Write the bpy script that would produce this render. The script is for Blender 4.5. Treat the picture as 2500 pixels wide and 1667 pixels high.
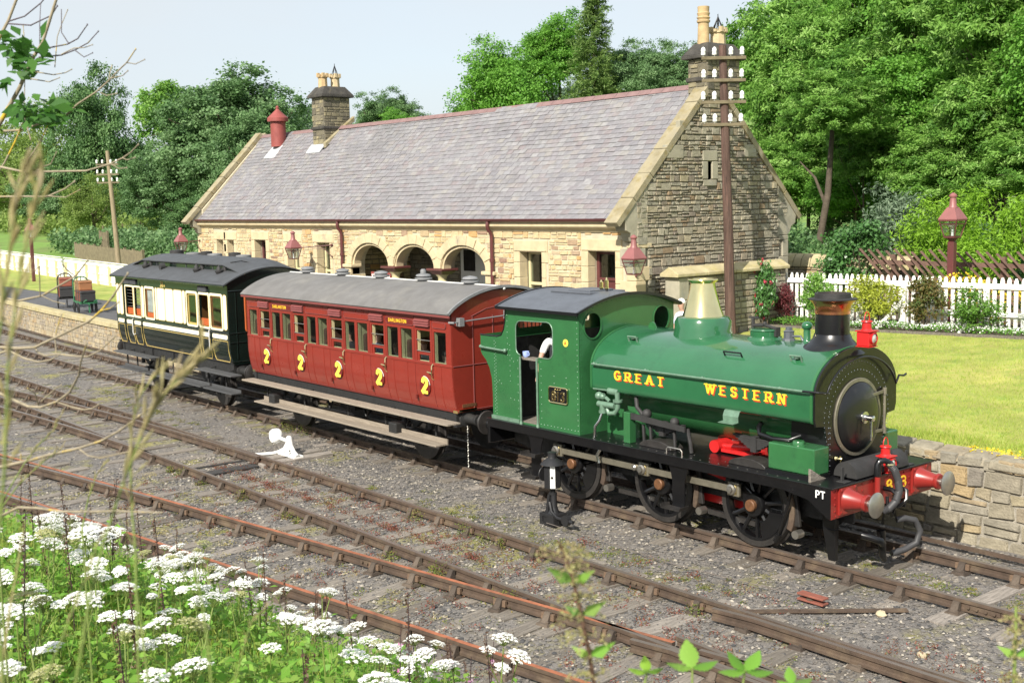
import bpy, math, random
import numpy as np
from mathutils import Vector, Matrix
from mathutils.geometry import tessellate_polygon
for o in list(bpy.data.objects): bpy.data.objects.remove(o)
S=bpy.context.scene; COL=S.collection
rnd=random.Random(7); nr=np.random.RandomState(7)
PI=math.pi; sin=math.sin; cos=math.cos

# ---------------- camera ----------------
CAM=Vector((9.08453,-14.0173,5.02436))
yaw,pit,rol=-0.88327,0.11883,-0.02132
fw=Vector((sin(yaw)*cos(pit),cos(yaw)*cos(pit),-sin(pit)))
r0=Vector((cos(yaw),-sin(yaw),0)); u0=r0.cross(fw)
rt=cos(rol)*r0+sin(rol)*u0; up=-sin(rol)*r0+cos(rol)*u0
cd=bpy.data.cameras.new('camera'); cam=bpy.data.objects.new('camera',cd); COL.objects.link(cam)
cam.matrix_world=Matrix(((rt.x,up.x,-fw.x,CAM.x),(rt.y,up.y,-fw.y,CAM.y),(rt.z,up.z,-fw.z,CAM.z),(0,0,0,1)))
cd.sensor_width=36; cd.lens=2888.71/2500*36; cd.clip_end=2000; cd.clip_start=.05
cd.dof.use_dof=True; cd.dof.focus_distance=14.0; cd.dof.aperture_fstop=6.7
S.camera=cam
# ---------------- sky, sun, exposure ----------------
SD=Vector((.42,-1,.86)).normalized()          # towards the sun
W=bpy.data.worlds.new('World'); S.world=W; W.use_nodes=True
nt=W.node_tree; nt.nodes.clear()
sk=nt.nodes.new('ShaderNodeTexSky'); sk.sky_type='NISHITA'; sk.sun_disc=False
sk.sun_elevation=math.asin(SD.z); sk.sun_rotation=math.atan2(SD.x,SD.y)
sk.altitude=120; sk.air_density=1.0; sk.dust_density=2.5; sk.ozone_density=1.0
tc=nt.nodes.new('ShaderNodeTexCoord'); mp=nt.nodes.new('ShaderNodeMapping'); mp.inputs['Scale'].default_value=(1,1,3.5)
nz=nt.nodes.new('ShaderNodeTexNoise'); nz.inputs['Scale'].default_value=2.2; nz.inputs['Detail'].default_value=5
cr=nt.nodes.new('ShaderNodeMapRange'); cr.inputs['From Min'].default_value=.3; cr.inputs['From Max'].default_value=.75
cr.inputs['To Min'].default_value=.72; cr.inputs['To Max'].default_value=1.0
mx=nt.nodes.new('ShaderNodeMix'); mx.data_type='RGBA'; mx.inputs['B'].default_value=(3.25,3.5,3.68,1)
bg=nt.nodes.new('ShaderNodeBackground'); bg.inputs['Strength'].default_value=.122
wo=nt.nodes.new('ShaderNodeOutputWorld')
L=nt.links.new
L(tc.outputs['Generated'],mp.inputs[0]); L(mp.outputs[0],nz.inputs[0]); L(nz.outputs[0],cr.inputs[0])
L(cr.outputs[0],mx.inputs['Factor']); L(sk.outputs[0],mx.inputs['A']); L(mx.outputs['Result'],bg.inputs[0]); L(bg.outputs[0],wo.inputs[0])
sl=bpy.data.lights.new('sun','SUN'); sl.energy=3.9; sl.angle=math.radians(.53); sl.color=(1,.94,.84)
so=bpy.data.objects.new('sun',sl); COL.objects.link(so); so.rotation_euler=SD.to_track_quat('Z','Y').to_euler(); so.location=(20,-60,60)
S.view_settings.view_transform='Standard'; S.view_settings.look='None'; S.view_settings.gamma=1; S.view_settings.use_curve_mapping=False
S.view_settings.exposure=0.98
S.cycles.max_bounces=6; S.cycles.transparent_max_bounces=8
# ---------------- materials ----------------
MATS={}
def pm(name,base=(.5,.5,.5),rough=.6,metal=0,amp=.15,scale=6,bump=0,bscale=60,src=None,cols=None,coat=0,trans=0,spec=.5,stretch=None,spots=None):
    """procedural material: colour (constant, or ramp over a per-object / per-face random), noise mottling, bump, optional stains"""
    kf=lambda c: tuple(v*(.8 if max(c)<.72 and not metal and name[:4] not in ('leaf','gras','blad','need') else 1) for v in c)
    base=kf(base); cols=[kf(c) for c in cols] if cols else cols; spots=[(a_,b_,c_,kf(d_)) for a_,b_,c_,d_ in spots] if spots else spots
    m=bpy.data.materials.new(name); m.use_nodes=True; t=m.node_tree; n=t.nodes; l=t.links.new
    b=n['Principled BSDF']; out=n['Material Output']
    co=n.new('ShaderNodeTexCoord'); vec=co.outputs['Object']
    if stretch:
        mp=n.new('ShaderNodeMapping'); mp.inputs['Scale'].default_value=stretch; l(vec,mp.inputs[0]); vec=mp.outputs[0]
    if src:
        if src=='obj': q=n.new('ShaderNodeObjectInfo').outputs['Random']
        else:
            a=n.new('ShaderNodeAttribute'); a.attribute_name='rnd'; q=a.outputs['Fac']
        cr=n.new('ShaderNodeValToRGB'); e=cr.color_ramp.elements
        while len(e)<len(cols): e.new(.5)
        for i,c in enumerate(cols): e[i].position=i/(len(cols)-1); e[i].color=(*c,1)
        l(q,cr.inputs[0]); colr=cr.outputs[0]
    else:
        c=n.new('ShaderNodeRGB'); c.outputs[0].default_value=(*base,1); colr=c.outputs[0]
    if spots:
        for (sc,lo,hi,f) in spots:
            z=n.new('ShaderNodeTexNoise'); z.inputs['Scale'].default_value=sc; z.inputs['Detail'].default_value=8; z.inputs['Roughness'].default_value=.65; l(vec,z.inputs[0])
            r=n.new('ShaderNodeMapRange'); r.inputs[1].default_value=lo; r.inputs[2].default_value=hi; l(z.outputs[0],r.inputs[0])
            k=n.new('ShaderNodeMix'); k.data_type='RGBA'; l(r.outputs[0],k.inputs['Factor']); l(colr,k.inputs['A']); k.inputs['B'].default_value=(*f,1); colr=k.outputs['Result']
    if amp:
        z=n.new('ShaderNodeTexNoise'); z.inputs['Scale'].default_value=scale; z.inputs['Detail'].default_value=7; z.inputs['Roughness'].default_value=.6; l(vec,z.inputs[0])
        r=n.new('ShaderNodeMapRange'); r.inputs[1].default_value=.3; r.inputs[2].default_value=.7; r.inputs[3].default_value=1-amp; r.inputs[4].default_value=1+amp; r.clamp=False
        l(z.outputs[0],r.inputs[0]); h=n.new('ShaderNodeHueSaturation'); l(r.outputs[0],h.inputs['Value']); l(colr,h.inputs['Color']); colr=h.outputs[0]
        rr=n.new('ShaderNodeMapRange'); rr.inputs[1].default_value=.3; rr.inputs[2].default_value=.7; rr.inputs[3].default_value=min(1,rough*1.2); rr.inputs[4].default_value=rough*.85
        l(z.outputs[0],rr.inputs[0]); l(rr.outputs[0],b.inputs['Roughness'])
    else: b.inputs['Roughness'].default_value=rough
    l(colr,b.inputs['Base Color']); b.inputs['Metallic'].default_value=metal; b.inputs['Specular IOR Level'].default_value=spec
    if coat: b.inputs['Coat Weight'].default_value=coat; b.inputs['Coat Roughness'].default_value=.06
    if bump:
        z=n.new('ShaderNodeTexNoise'); z.inputs['Scale'].default_value=bscale; z.inputs['Detail'].default_value=6; l(vec,z.inputs[0])
        k=n.new('ShaderNodeBump'); k.inputs['Strength'].default_value=bump; k.inputs['Distance'].default_value=.02; l(z.outputs[0],k.inputs['Height']); l(k.outputs[0],b.inputs['Normal'])
    if trans:
        tr=n.new('ShaderNodeBsdfTranslucent'); l(colr,tr.inputs[0]); ms=n.new('ShaderNodeMixShader'); ms.inputs[0].default_value=trans
        l(b.outputs[0],ms.inputs[1]); l(tr.outputs[0],ms.inputs[2]); l(ms.outputs[0],out.inputs[0])
    MATS[name]=m; return m
def glass(name,tint=(.9,.95,.95),alpha=.25):
    m=bpy.data.materials.new(name); m.use_nodes=True; t=m.node_tree; n=t.nodes; l=t.links.new; n.remove(n['Principled BSDF'])
    tr=n.new('ShaderNodeBsdfTransparent'); tr.inputs[0].default_value=(*tint,1); g=n.new('ShaderNodeBsdfGlossy'); g.inputs['Roughness'].default_value=.03
    fr=n.new('ShaderNodeLayerWeight'); fr.inputs[0].default_value=.5; pw=n.new('ShaderNodeMath'); pw.operation='POWER'; pw.inputs[1].default_value=3.0; ad=n.new('ShaderNodeMath'); ad.operation='MULTIPLY_ADD'; ad.inputs[1].default_value=.55; ad.inputs[2].default_value=alpha*.2
    l(fr.outputs['Facing'],pw.inputs[0]); l(pw.outputs[0],ad.inputs[0]); ms=n.new('ShaderNodeMixShader'); l(ad.outputs[0],ms.inputs[0]); l(tr.outputs[0],ms.inputs[1]); l(g.outputs[0],ms.inputs[2]); l(ms.outputs[0],n['Material Output'].inputs[0])
    MATS[name]=m; return m
# ---------------- mesh builder ----------------
PL={'xz':lambda a,b,d:(a,d,b),'yz':lambda a,b,d:(d,a,b),'xy':lambda a,b,d:(a,b,d)}
class MB:
    def __init__(s): s.v=[]; s.f=[]; s.r=[]
    def add(s,v,f,r=None):
        o=len(s.v); s.v.extend([tuple(p) for p in v]); s.f.extend([tuple(i+o for i in q) for q in f])
        s.r.extend([0.5 if r is None else r]*len(f)); return s
    def box(s,x0,x1,y0,y1,z0,z1,r=None):
        return s.add([(x0,y0,z0),(x1,y0,z0),(x1,y1,z0),(x0,y1,z0),(x0,y0,z1),(x1,y0,z1),(x1,y1,z1),(x0,y1,z1)],
            [(0,3,2,1),(4,5,6,7),(0,1,5,4),(1,2,6,5),(2,3,7,6),(3,0,4,7)],r)
    def hexa(s,p,r=None):   # 8 corners: bottom 4, top 4
        return s.add(p,[(0,3,2,1),(4,5,6,7),(0,1,5,4),(1,2,6,5),(2,3,7,6),(3,0,4,7)],r)
    def bar(s,p0,p1,w,h,upv=(0,0,1),r=None):
        p0=Vector(p0);p1=Vector(p1);d=(p1-p0).normalized();a=d.cross(Vector(upv))
        if a.length<1e-4: a=d.cross(Vector((1,0,0)))
        a.normalize();b=a.cross(d);a*=w/2;b*=h/2
        return s.hexa([p0-a-b,p0+a-b,p1+a-b,p1-a-b,p0-a+b,p0+a+b,p1+a+b,p1-a+b],r)
    def tube(s,pts,r,n=8,closed=False,rr=None):
        P=[Vector(p) for p in pts]; k=len(P); R=r if isinstance(r,(list,tuple)) else [r]*k
        V=[];F=[]; d0=None; a=None
        for i in range(k):
            d=(P[(i+1)%k]-P[i-1]) if closed or 0<i<k-1 else (P[1]-P[0] if i==0 else P[-1]-P[-2])
            d.normalize()
            if a is None:
                a=d.cross(Vector((0,0,1)))
                if a.length<.05: a=d.cross(Vector((1,0,0)))
            else: a=a-d*a.dot(d)
            a.normalize(); b=d.cross(a)
            for j in range(n):
                t=2*PI*j/n; V.append(P[i]+(a*cos(t)+b*sin(t))*R[i])
        for i in range(k if closed else k-1):
            for j in range(n):
                F.append((i*n+j,i*n+(j+1)%n,((i+1)%k)*n+(j+1)%n,((i+1)%k)*n+j))
        if not closed: F+= [tuple(range(n-1,-1,-1)),tuple((k-1)*n+j for j in range(n))]
        return s.add(V,F,rr)
    def lathe(s,prof,c,ax='z',n=24,caps=True,rr=None,a0=0,a1=2*PI):
        c=Vector(c); full=abs(a1-a0-2*PI)<1e-6; m=n if full else n+1; V=[];F=[]
        for (r,h) in prof:
            for j in range(m):
                t=a0+(a1-a0)*j/n
                p={'z':(r*cos(t),r*sin(t),h),'x':(h,r*cos(t),r*sin(t)),'y':(r*sin(t),h,r*cos(t))}[ax]; V.append(c+Vector(p))
        for i in range(len(prof)-1):
            for j in range(n):
                q=(j+1)%m; F.append((i*m+j,i*m+q,(i+1)*m+q,(i+1)*m+j))
        if caps and full:
            if prof[0][0]>1e-4: F.append(tuple(range(m-1,-1,-1)))
            if prof[-1][0]>1e-4: F.append(tuple((len(prof)-1)*m+j for j in range(m)))
        return s.add(V,F,rr)
    def cyl(s,p0,p1,r,n=12): return s.tube([p0,p1],r,n)
    def ball(s,c,r,n=10,sq=(1,1,1),rr=None):
        c=Vector(c);V=[];F=[];m=n//2
        for i in range(m+1):
            a=PI*i/m
            for j in range(n):
                t=2*PI*j/n; V.append(c+Vector((r*sq[0]*sin(a)*cos(t),r*sq[1]*sin(a)*sin(t),r*sq[2]*cos(a))))
        for i in range(m):
            for j in range(n): F.append((i*n+j,(i+1)*n+j,(i+1)*n+(j+1)%n,i*n+(j+1)%n))
        return s.add(V,F,rr)
    def plate(s,loops,pl,d0,d1,rr=None):     # polygon with holes, extruded
        g=PL[pl]; fl=[p for lo in loops for p in lo]; N=len(fl)
        tri=tessellate_polygon([[Vector((a,b,0)) for a,b in lo] for lo in loops])
        V=[g(a,b,d0) for a,b in fl]+[g(a,b,d1) for a,b in fl]; F=[]
        for t in tri: F.append(tuple(t)); F.append(tuple(i+N for i in reversed(t)))
        o=0
        for lo in loops:
            k=len(lo)
            for i in range(k):
                j=(i+1)%k; F.append((o+i,o+j,o+j+N,o+i+N))
            o+=k
        return s.add(V,F,rr)
    def sheet(s,path,pl,d0,d1,th=0):          # open profile extruded (curved sheet)
        g=PL[pl]; k=len(path); V=[g(a,b,d0) for a,b in path]+[g(a,b,d1) for a,b in path]
        F=[(i,i+1,i+1+k,i+k) for i in range(k-1)]
        if th:
            q=[]
            for i in range(k):
                a=path[max(i-1,0)];b=path[min(i+1,k-1)];dx,dy=b[0]-a[0],b[1]-a[1];n=math.hypot(dx,dy); q.append((path[i][0]+dy/n*th,path[i][1]-dx/n*th))
            o=len(V); V+=[g(a,b,d0) for a,b in q]+[g(a,b,d1) for a,b in q]
            F+=[(o+i+1,o+i,o+i+k,o+i+1+k) for i in range(k-1)]
            F+=[(i+1,i,o+i,o+i+1) for i in range(k-1)]+[(k+i,k+i+1,o+k+i+1,o+k+i) for i in range(k-1)]
            F+=[(0,k,o+k,o),(k-1,o+k-1,o+2*k-1,2*k-1)]
        return s.add(V,F)
    def mesh(s,name,mat,smooth=None,fix=True):
        me=bpy.data.meshes.new(name); me.from_pydata(s.v,[],s.f)
        if mat: me.materials.append(MATS[mat] if isinstance(mat,str) else mat)
        a=me.attributes.new('rnd','FLOAT','FACE'); a.data.foreach_set('value',np.array(s.r,dtype=np.float32))
        if fix:
            import bmesh
            bm=bmesh.new(); bm.from_mesh(me); bmesh.ops.recalc_face_normals(bm,faces=bm.faces); bm.to_mesh(me); bm.free()
        if smooth:
            me.polygons.foreach_set('use_smooth',[True]*len(me.polygons)); me.set_sharp_from_angle(angle=math.radians(smooth))
        return me
    def build(s,name,mat,parent=None,smooth=None,bevel=0,fix=True):
        o=bpy.data.objects.new(name,s.mesh(name,mat,smooth,fix)); COL.objects.link(o)
        if bevel:
            m=o.modifiers.new('bevel','BEVEL'); m.width=bevel; m.segments=2 if bevel>.012 else 1; m.limit_method='ANGLE'; m.angle_limit=math.radians(40); m.harden_normals=False
        if parent: adopt(o,parent)
        return o
def adopt(o,parent):
    o.parent=parent
    if parent.type=='EMPTY': o.matrix_parent_inverse=Matrix.Translation(parent.location).inverted()
def tag(o,label=None,cat=None,group=None,kind=None):
    if label: o['label']=label
    if cat: o['category']=cat
    if group: o['group']=group
    if kind: o['kind']=kind
    return o
def thing(name,label,cat,loc,group=None):
    o=bpy.data.objects.new(name,None); COL.objects.link(o); o.location=loc; o.empty_display_size=.2
    return tag(o,label,cat,group)
def link(me,name,parent=None,loc=None,rot=None,sc=None):
    o=bpy.data.objects.new(name,me); COL.objects.link(o)
    if parent: adopt(o,parent)
    if loc is not None: o.location=loc
    if rot is not None: o.rotation_euler=rot
    if sc is not None: o.scale=sc
    return o
def clone(r,loc=None,rotz=None,sc=None,label=None,parent=None):   # a thing with its parts and sub-parts
    c=r.copy(); COL.objects.link(c)
    if parent: c.parent=parent
    if loc is not None: c.location=loc
    if rotz is not None: c.rotation_euler=(0,0,rotz)
    if sc is not None: c.scale=(sc,sc,sc) if not hasattr(sc,'__len__') else sc
    if label: c['label']=label
    for ch in r.children: clone(ch,parent=c)
    return c
def arc(cx,cy,rx,ry,a0,a1,n): return [(cx+rx*cos(math.radians(a0+(a1-a0)*i/n)),cy+ry*sin(math.radians(a0+(a1-a0)*i/n))) for i in range(n+1)]
def rrect(x0,x1,y0,y1,r,n=4):
    return arc(x1-r,y1-r,r,r,0,90,n)+arc(x0+r,y1-r,r,r,90,180,n)+arc(x0+r,y0+r,r,r,180,270,n)+arc(x1-r,y0+r,r,r,270,360,n)
# stroke lettering: polylines in a 0..w x 0..1 box
A_=lambda cx,cy,rx,ry,a0,a1,n=10: arc(cx,cy,rx,ry,a0,a1,n)
GL={'A':(.8,[[(.05,0),(.4,1),(.75,0)],[(.2,.33),(.6,.33)]]),
'D':(.75,[[(.1,0),(.1,1),(.35,1)]+A_(.35,.5,.32,.5,90,-90)+[(.1,0)]]),
'E':(.7,[[(.62,1),(.1,1),(.1,0),(.64,0)],[(.1,.52),(.5,.52)]]),
'G':(.8,[A_(.42,.5,.33,.5,45,330,14),[(.45,.42),(.74,.42),(.74,.08)]]),
'H':(.8,[[(.1,0),(.1,1)],[(.68,0),(.68,1)],[(.1,.5),(.68,.5)]]),
'I':(.3,[[(.15,0),(.15,1)]]),'L':(.65,[[(.1,1),(.1,0),(.6,0)]]),
'N':(.85,[[(.1,0),(.1,1),(.7,0),(.7,1)]]),'O':(.82,[A_(.41,.5,.33,.5,0,360,18)]),
'P':(.7,[[(.1,0),(.1,1),(.4,1)]+A_(.4,.74,.24,.26,90,-90,8)+[(.1,.48)]]),
'R':(.8,[[(.1,0),(.1,1),(.42,1)]+A_(.42,.74,.24,.26,90,-90,8)+[(.1,.48)],[(.38,.48),(.7,0)]]),
'S':(.7,[A_(.35,.75,.25,.25,20,270,10)+A_(.35,.25,.27,.25,90,-160,10)]),
'T':(.75,[[(.03,1),(.7,1)],[(.365,1),(.365,0)]]),
'W':(1.1,[[(.03,1),(.27,0),(.54,.95),(.8,0),(1.05,1)]]),
'1':(.45,[[(.06,.82),(.24,1),(.24,0)]]),
'2':(.7,[A_(.34,.72,.25,.28,170,-40,10)+[(.08,.02),(.64,.02)]]),
'3':(.7,[A_(.32,.75,.24,.25,150,-80,9)+A_(.32,.26,.28,.27,85,-155,10)]),
'8':(.7,[A_(.35,.76,.22,.24,0,360,14),A_(.35,.26,.27,.26,0,360,14)]),
'S_':(.6,[])}
SER={'A':[(.05,0),(.75,0)],'E':[(.1,0),(.1,1)],'G':[(.66,.42)],'R':[(.1,0),(.1,1),(.74,0)],'T':[(.365,0)],'W':[(.03,1),(1.05,1),(.54,.97)],'N':[(.1,0),(.7,1),(.1,1)],'1':[(.24,0)],'P':[(.1,0)],'H':[(.1,0),(.1,1),(.68,0),(.68,1)],'I':[(.15,0),(.15,1)],'L':[(.1,1)],'D':[]}
def text(mb,txt,org,ux,uy,h,th=.18,serif=True,gap=.22,dep=.003,width=None,wv=None):
    ux=Vector(ux).normalized();uy=Vector(uy).normalized();nn=ux.cross(uy);org=Vector(org)
    tot=sum(GL[c][0]+gap if c!=' ' else .5 for c in txt)-gap; sx=(width/(tot*h)) if width else 1; x=0;k=0
    def P(a,b,d): return org+ux*(a*h*sx)+uy*(b*h)+nn*d
    for c in txt:
        if c==' ': x+=.5; continue
        w,st=GL[c]
        for pl in st:
            for (a0,b0),(a1,b1) in zip(pl[:-1],pl[1:]):
                k+=1; dd=dep+(k%7)*.00035
                dx,dy=a1-a0,b1-b0;n=math.hypot(dx,dy)
                if n<1e-6: continue
                tx=th*(1 if not wv else (wv[0]*abs(dy)/n+wv[1]*abs(dx)/n))
                px,py=-dy/n*tx/2,dx/n*tx/2; ex,ey=dx/n*tx*.28,dy/n*tx*.28
                q=[(a0-ex+px,b0-ey+py),(a0-ex-px,b0-ey-py),(a1+ex-px,b1+ey-py),(a1+ex+px,b1+ey+py)]
                mb.hexa([P(x+a,b,0) for a,b in q]+[P(x+a,b,dd) for a,b in q])
        if serif:
            for (a,b) in SER.get(c,[]):
                k+=1; dd=dep+(k%7)*.00035; bb=b-.02 if b<.5 else b-.1; q=[(a-.24,bb),(a+.24,bb),(a+.24,bb+.13),(a-.24,bb+.13)]
                mb.hexa([P(x+i,j,0) for i,j in q]+[P(x+i,j,dd) for i,j in q])
        x+=w+gap
    return mb
# ---------------- material library ----------------
pm('grass',(.24,.29,.05),.9,amp=.25,scale=1.3,bump=.6,bscale=90,spots=[(.35,.42,.68,(.36,.34,.09)),(2.5,.5,.75,(.15,.25,.03)),(9,.6,.8,(.4,.36,.13))])
pm('field',(.17,.30,.045),.9,amp=.25,scale=.5,bump=.5,bscale=40,spots=[(.2,.5,.7,(.16,.2,.05))])
pm('asphalt',(.105,.105,.11),.9,amp=.22,scale=1.2,bump=.25,bscale=150)
pm('ballast',(.20,.182,.165),.95,amp=.35,scale=9,bump=1,bscale=45,spots=[(.4,.5,.7,(.10,.098,.10)),(3,.56,.75,(.20,.17,.12)),(40,.54,.64,(.30,.28,.25)),(.7,.52,.64,(.27,.25,.09)),(5,.62,.74,(.30,.27,.12)),(60,.58,.68,(.035,.035,.04)),(25,.62,.7,(.36,.34,.3))])
pm('stonebits',src='att',cols=[(.06,.06,.062),(.14,.132,.125),(.21,.195,.18),(.17,.15,.13),(.28,.25,.21),(.5,.45,.37)],rough=.9,amp=.2,scale=20)
pm('soil',(.06,.05,.03),.95,amp=.3,scale=3,bump=.8,bscale=30)
pm('bed_soil',(.10,.075,.05),.95,amp=.3,scale=3,bump=.8,bscale=30)
pm('sleeper',src='obj',cols=[(.20,.175,.145),(.29,.255,.215),(.15,.13,.105),(.35,.31,.27)],rough=.9,amp=.45,scale=5,bump=.7,bscale=25,stretch=(6,.7,6))
pm('railrust',(.09,.06,.042),.75,amp=.35,scale=5,bump=.3,bscale=80,spots=[(2.2,.5,.7,(.15,.11,.07))])
pm('railworn',(.21,.175,.15),.42,metal=.5,amp=.2,scale=4,stretch=(.4,6,1))
pm('railorange',(.36,.125,.06),.8,amp=.35,scale=5,bump=.2,spots=[(1.2,.5,.7,(.22,.10,.06))]); pm('pulleyrust',(.27,.09,.06),.8,amp=.3)
pm('castiron',src='obj',cols=[(.06,.045,.035),(.1,.075,.055),(.13,.1,.075)],rough=.8,amp=.3,scale=12,bump=.4)
pm('keywood',(.17,.11,.07),.85,amp=.3,scale=12,bump=.4)
pm('sooty',(.045,.043,.042),.85,amp=.3,scale=6,bump=.5)

def off(x): return .0013*min(0,x+25)**2
# ---------------- yard ground ----------------
def grid(name,mat,xs,ys,fz,kind='structure',smooth=40):
    m=MB(); V=[(x,y,fz(x,y)) for y in ys for x in xs]; k=len(xs)
    F=[(j*k+i,j*k+i+1,(j+1)*k+i+1,(j+1)*k+i) for j in range(len(ys)-1) for i in range(k-1)]
    m.add(V,F); o=m.build(name,mat,smooth=smooth,fix=False); tag(o,kind=kind); return o
lin=lambda a,b,n:[a+(b-a)*i/n for i in range(n+1)]
def hsh(x,y): return .5*sin(x*3.1+1.7*sin(y*2.3))*cos(y*2.7+1.3*sin(x*1.9))+.3*sin(x*7.7+y*5.1)*cos(y*8.3-x*2.2)
yard=grid('ballast_ground','ballast',lin(-130,-32,30)+lin(-31.5,5,180)+lin(6,30,10),lin(-9.6,2.3,70),lambda x,y:-.205+.016*hsh(x,y)+(off(x)*0))
# far ground sheet out to the horizon
grid('far_ground','field',lin(-900,500,20),lin(-900,900,20),lambda x,y:-.5+(0 if y<60 else 0))
# bank under the camera
def bank_z(x,y):
    s=(-7.6+.1*(x-2))-y; s=max(s,0); h=3.5*(1-math.exp(-s*.30*min(1,.62+s*.35)))
    return -.22+h+.05*hsh(x*.7,y*.7)*min(1,max(0,s))
bank=grid('bank','soil',lin(-40,25,90),lin(-30,-6.6,70),bank_z)
# ---------------- tracks ----------------
RP=[(-.034,0),(.034,0),(.036,-.012),(.034,-.042),(.011,-.056),(.011,-.1),(.035,-.112),(.035,-.145),(-.035,-.145),(-.035,-.112),(-.011,-.1),(-.011,-.056),(-.034,-.042),(-.036,-.012)]
def sweep(mb,path,prof,z0=0):
    k=len(prof);V=[];F=[];n=len(path)
    for i,(x,y) in enumerate(path):
        a=path[max(i-1,0)];b=path[min(i+1,n-1)];dx,dy=b[0]-a[0],b[1]-a[1];q=math.hypot(dx,dy);px,py=-dy/q,dx/q
        for (u,w) in prof: V.append((x+px*u,y+py*u,z0+w))
    for i in range(n-1):
        for j in range(k): F.append((i*k+j,i*k+(j+1)%k,(i+1)*k+(j+1)%k,(i+1)*k+j))
    F+=[tuple(range(k)),tuple((n-1)*k+j for j in range(k-1,-1,-1))]
    return mb.add(V,F)
def rail(track,path,top='railworn'):
    o=sweep(MB(),path,RP).build('rail','railrust',track,smooth=30)
    sweep(MB(),path,[(-.03,.0015),(.03,.0015),(.03,.0045),(-.03,.0045)]).build('running_surface',top,o)
    return o
def pth(f,x0,x1,st=1.0):
    n=max(1,int(abs(x1-x0)/st)); return [(x0+(x1-x0)*i/n,f(x0+(x1-x0)*i/n)) for i in range(n+1)]
# rail chair (cast seat with two jaws), key (wedge), joint plate, shared by every copy
cm=MB(); cm.hexa([(-.1,-.2,-.188),(.1,-.2,-.188),(.1,.2,-.188),(-.1,.2,-.188),(-.085,-.19,-.15),(.085,-.19,-.15),(.085,.19,-.15),(-.085,.19,-.15)])
for s in (-1,1):
    cm.hexa([(-.05,s*.04,-.15),(.05,s*.04,-.15),(.05,s*.15,-.15),(-.05,s*.15,-.15),(-.045,s*.037,-.035),(.045,s*.037,-.035),(.045,s*.075,-.03),(-.045,s*.075,-.03)])
    cm.lathe([(.022,-.15),(.022,-.125),(.012,-.12)],(.055,s*.15,0),'z',6); cm.lathe([(.022,-.15),(.022,-.125),(.012,-.12)],(-.055,s*.12,0),'z',6)
CHAIR=cm.mesh('rail_chair','castiron'); KEY=MB().hexa([(-.1,-.085,-.13),(.1,-.08,-.13),(.1,-.036,-.13),(-.1,-.036,-.13),(-.1,-.08,-.05),(.1,-.075,-.05),(.1,-.036,-.05),(-.1,-.036,-.05)]).mesh('key','keywood')
jm=MB()
for s in (-1,1):
    jm.box(-.23,.23,min(s*.013,s*.036),max(s*.013,s*.036),-.105,-.055)
    for q in (-.17,-.06,.06,.17): jm.lathe([(.018,0),(.018,s*.03)],(q,s*.036,-.08),'y',6)
JOINT=jm.mesh('fishplate','railrust')
SLP=[]
for k in range(4):
    m=MB(); ys=lin(-1.3,1.3,6); W_=[.125+rnd.uniform(-.012,.012) for _ in ys]; H=[rnd.uniform(-.008,.006) for _ in ys]
    for i in range(6):
        m.hexa([(-W_[i],ys[i],-.13),(W_[i],ys[i],-.13),(W_[i+1],ys[i+1],-.13),(-W_[i+1],ys[i+1],-.13),(-W_[i],ys[i],H[i]),(W_[i],ys[i],H[i]),(W_[i+1],ys[i+1],H[i+1]),(-W_[i+1],ys[i+1],H[i+1])])
    SLP.append(m.mesh('sleeper','sleeper'))
def seat(track,x,y,ang,near):
    c=link(CHAIR,'rail_chair',track,(x,y,0),(0,0,ang)); link(KEY,'key',track,(x,y,0),(0,0,ang+(PI if near<0 else 0)))
def sleeper(track,x,y,ang,L=1.0):
    link(rnd.choice(SLP),'sleeper',track,(x,y,-.178+rnd.uniform(-.016,.008)),(0,rnd.uniform(-.01,.01),ang+rnd.uniform(-.02,.02)),(rnd.uniform(.92,1.1),L,1))
t1=thing('railway_track','worn railway track of rails, chairs and timber sleepers under the standing train','railway track',(-20,0,-.2))
n1=lambda x:-.7525+off(x)+.0006*max(0,x+3)**2; f1=lambda x:n1(x)+1.505
rail(t1,pth(n1,-110,12)); rail(t1,pth(f1,-110,12))
x=-46.0
while x<5:
    a=math.atan((n1(x+.1)-n1(x-.1))/.2); sleeper(t1,x,n1(x)+.7525,a)
    if x>-40 and (x>-25 or True): seat(t1,x,n1(x),a,-1)
    if x<-23 or x>-2: seat(t1,x,f1(x),a,1)
    x+=.78
for x in (-24.6,-14.2,-7.33,1.9): link(JOINT,'fishplate',t1,(x,n1(x),0))
t2=thing('railway_track','middle railway track with switch blades beside the white point lever','railway track',(-12,-3.8,-.2))
A=lambda x:-3.06+.0006*max(0,x+2)**2+off(x); Bn=lambda x:A(x)-1.505
dv=lambda x:.0048*max(0,-12.3-x)**2 if x>-27 else .0048*14.7**2+.141*(-27-x)
rail(t2,pth(A,-90,10)); rail(t2,pth(Bn,-14.0,10))
rail(t2,[(-14,Bn(-14)-.06)]+pth(Bn,-14.9,-60)); rail(t2,pth(lambda x:A(x)-.075-dv(x),-12.3,-60)); rail(t2,[(-14.0,Bn(-14.0))]+pth(lambda x:Bn(x)-dv(x),-14.8,-60))
rail(t2,[(-.25,A(-.2)-.19)]+pth(lambda x:A(x)-.11,.3,6))     # check rail
x=-33.0
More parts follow.
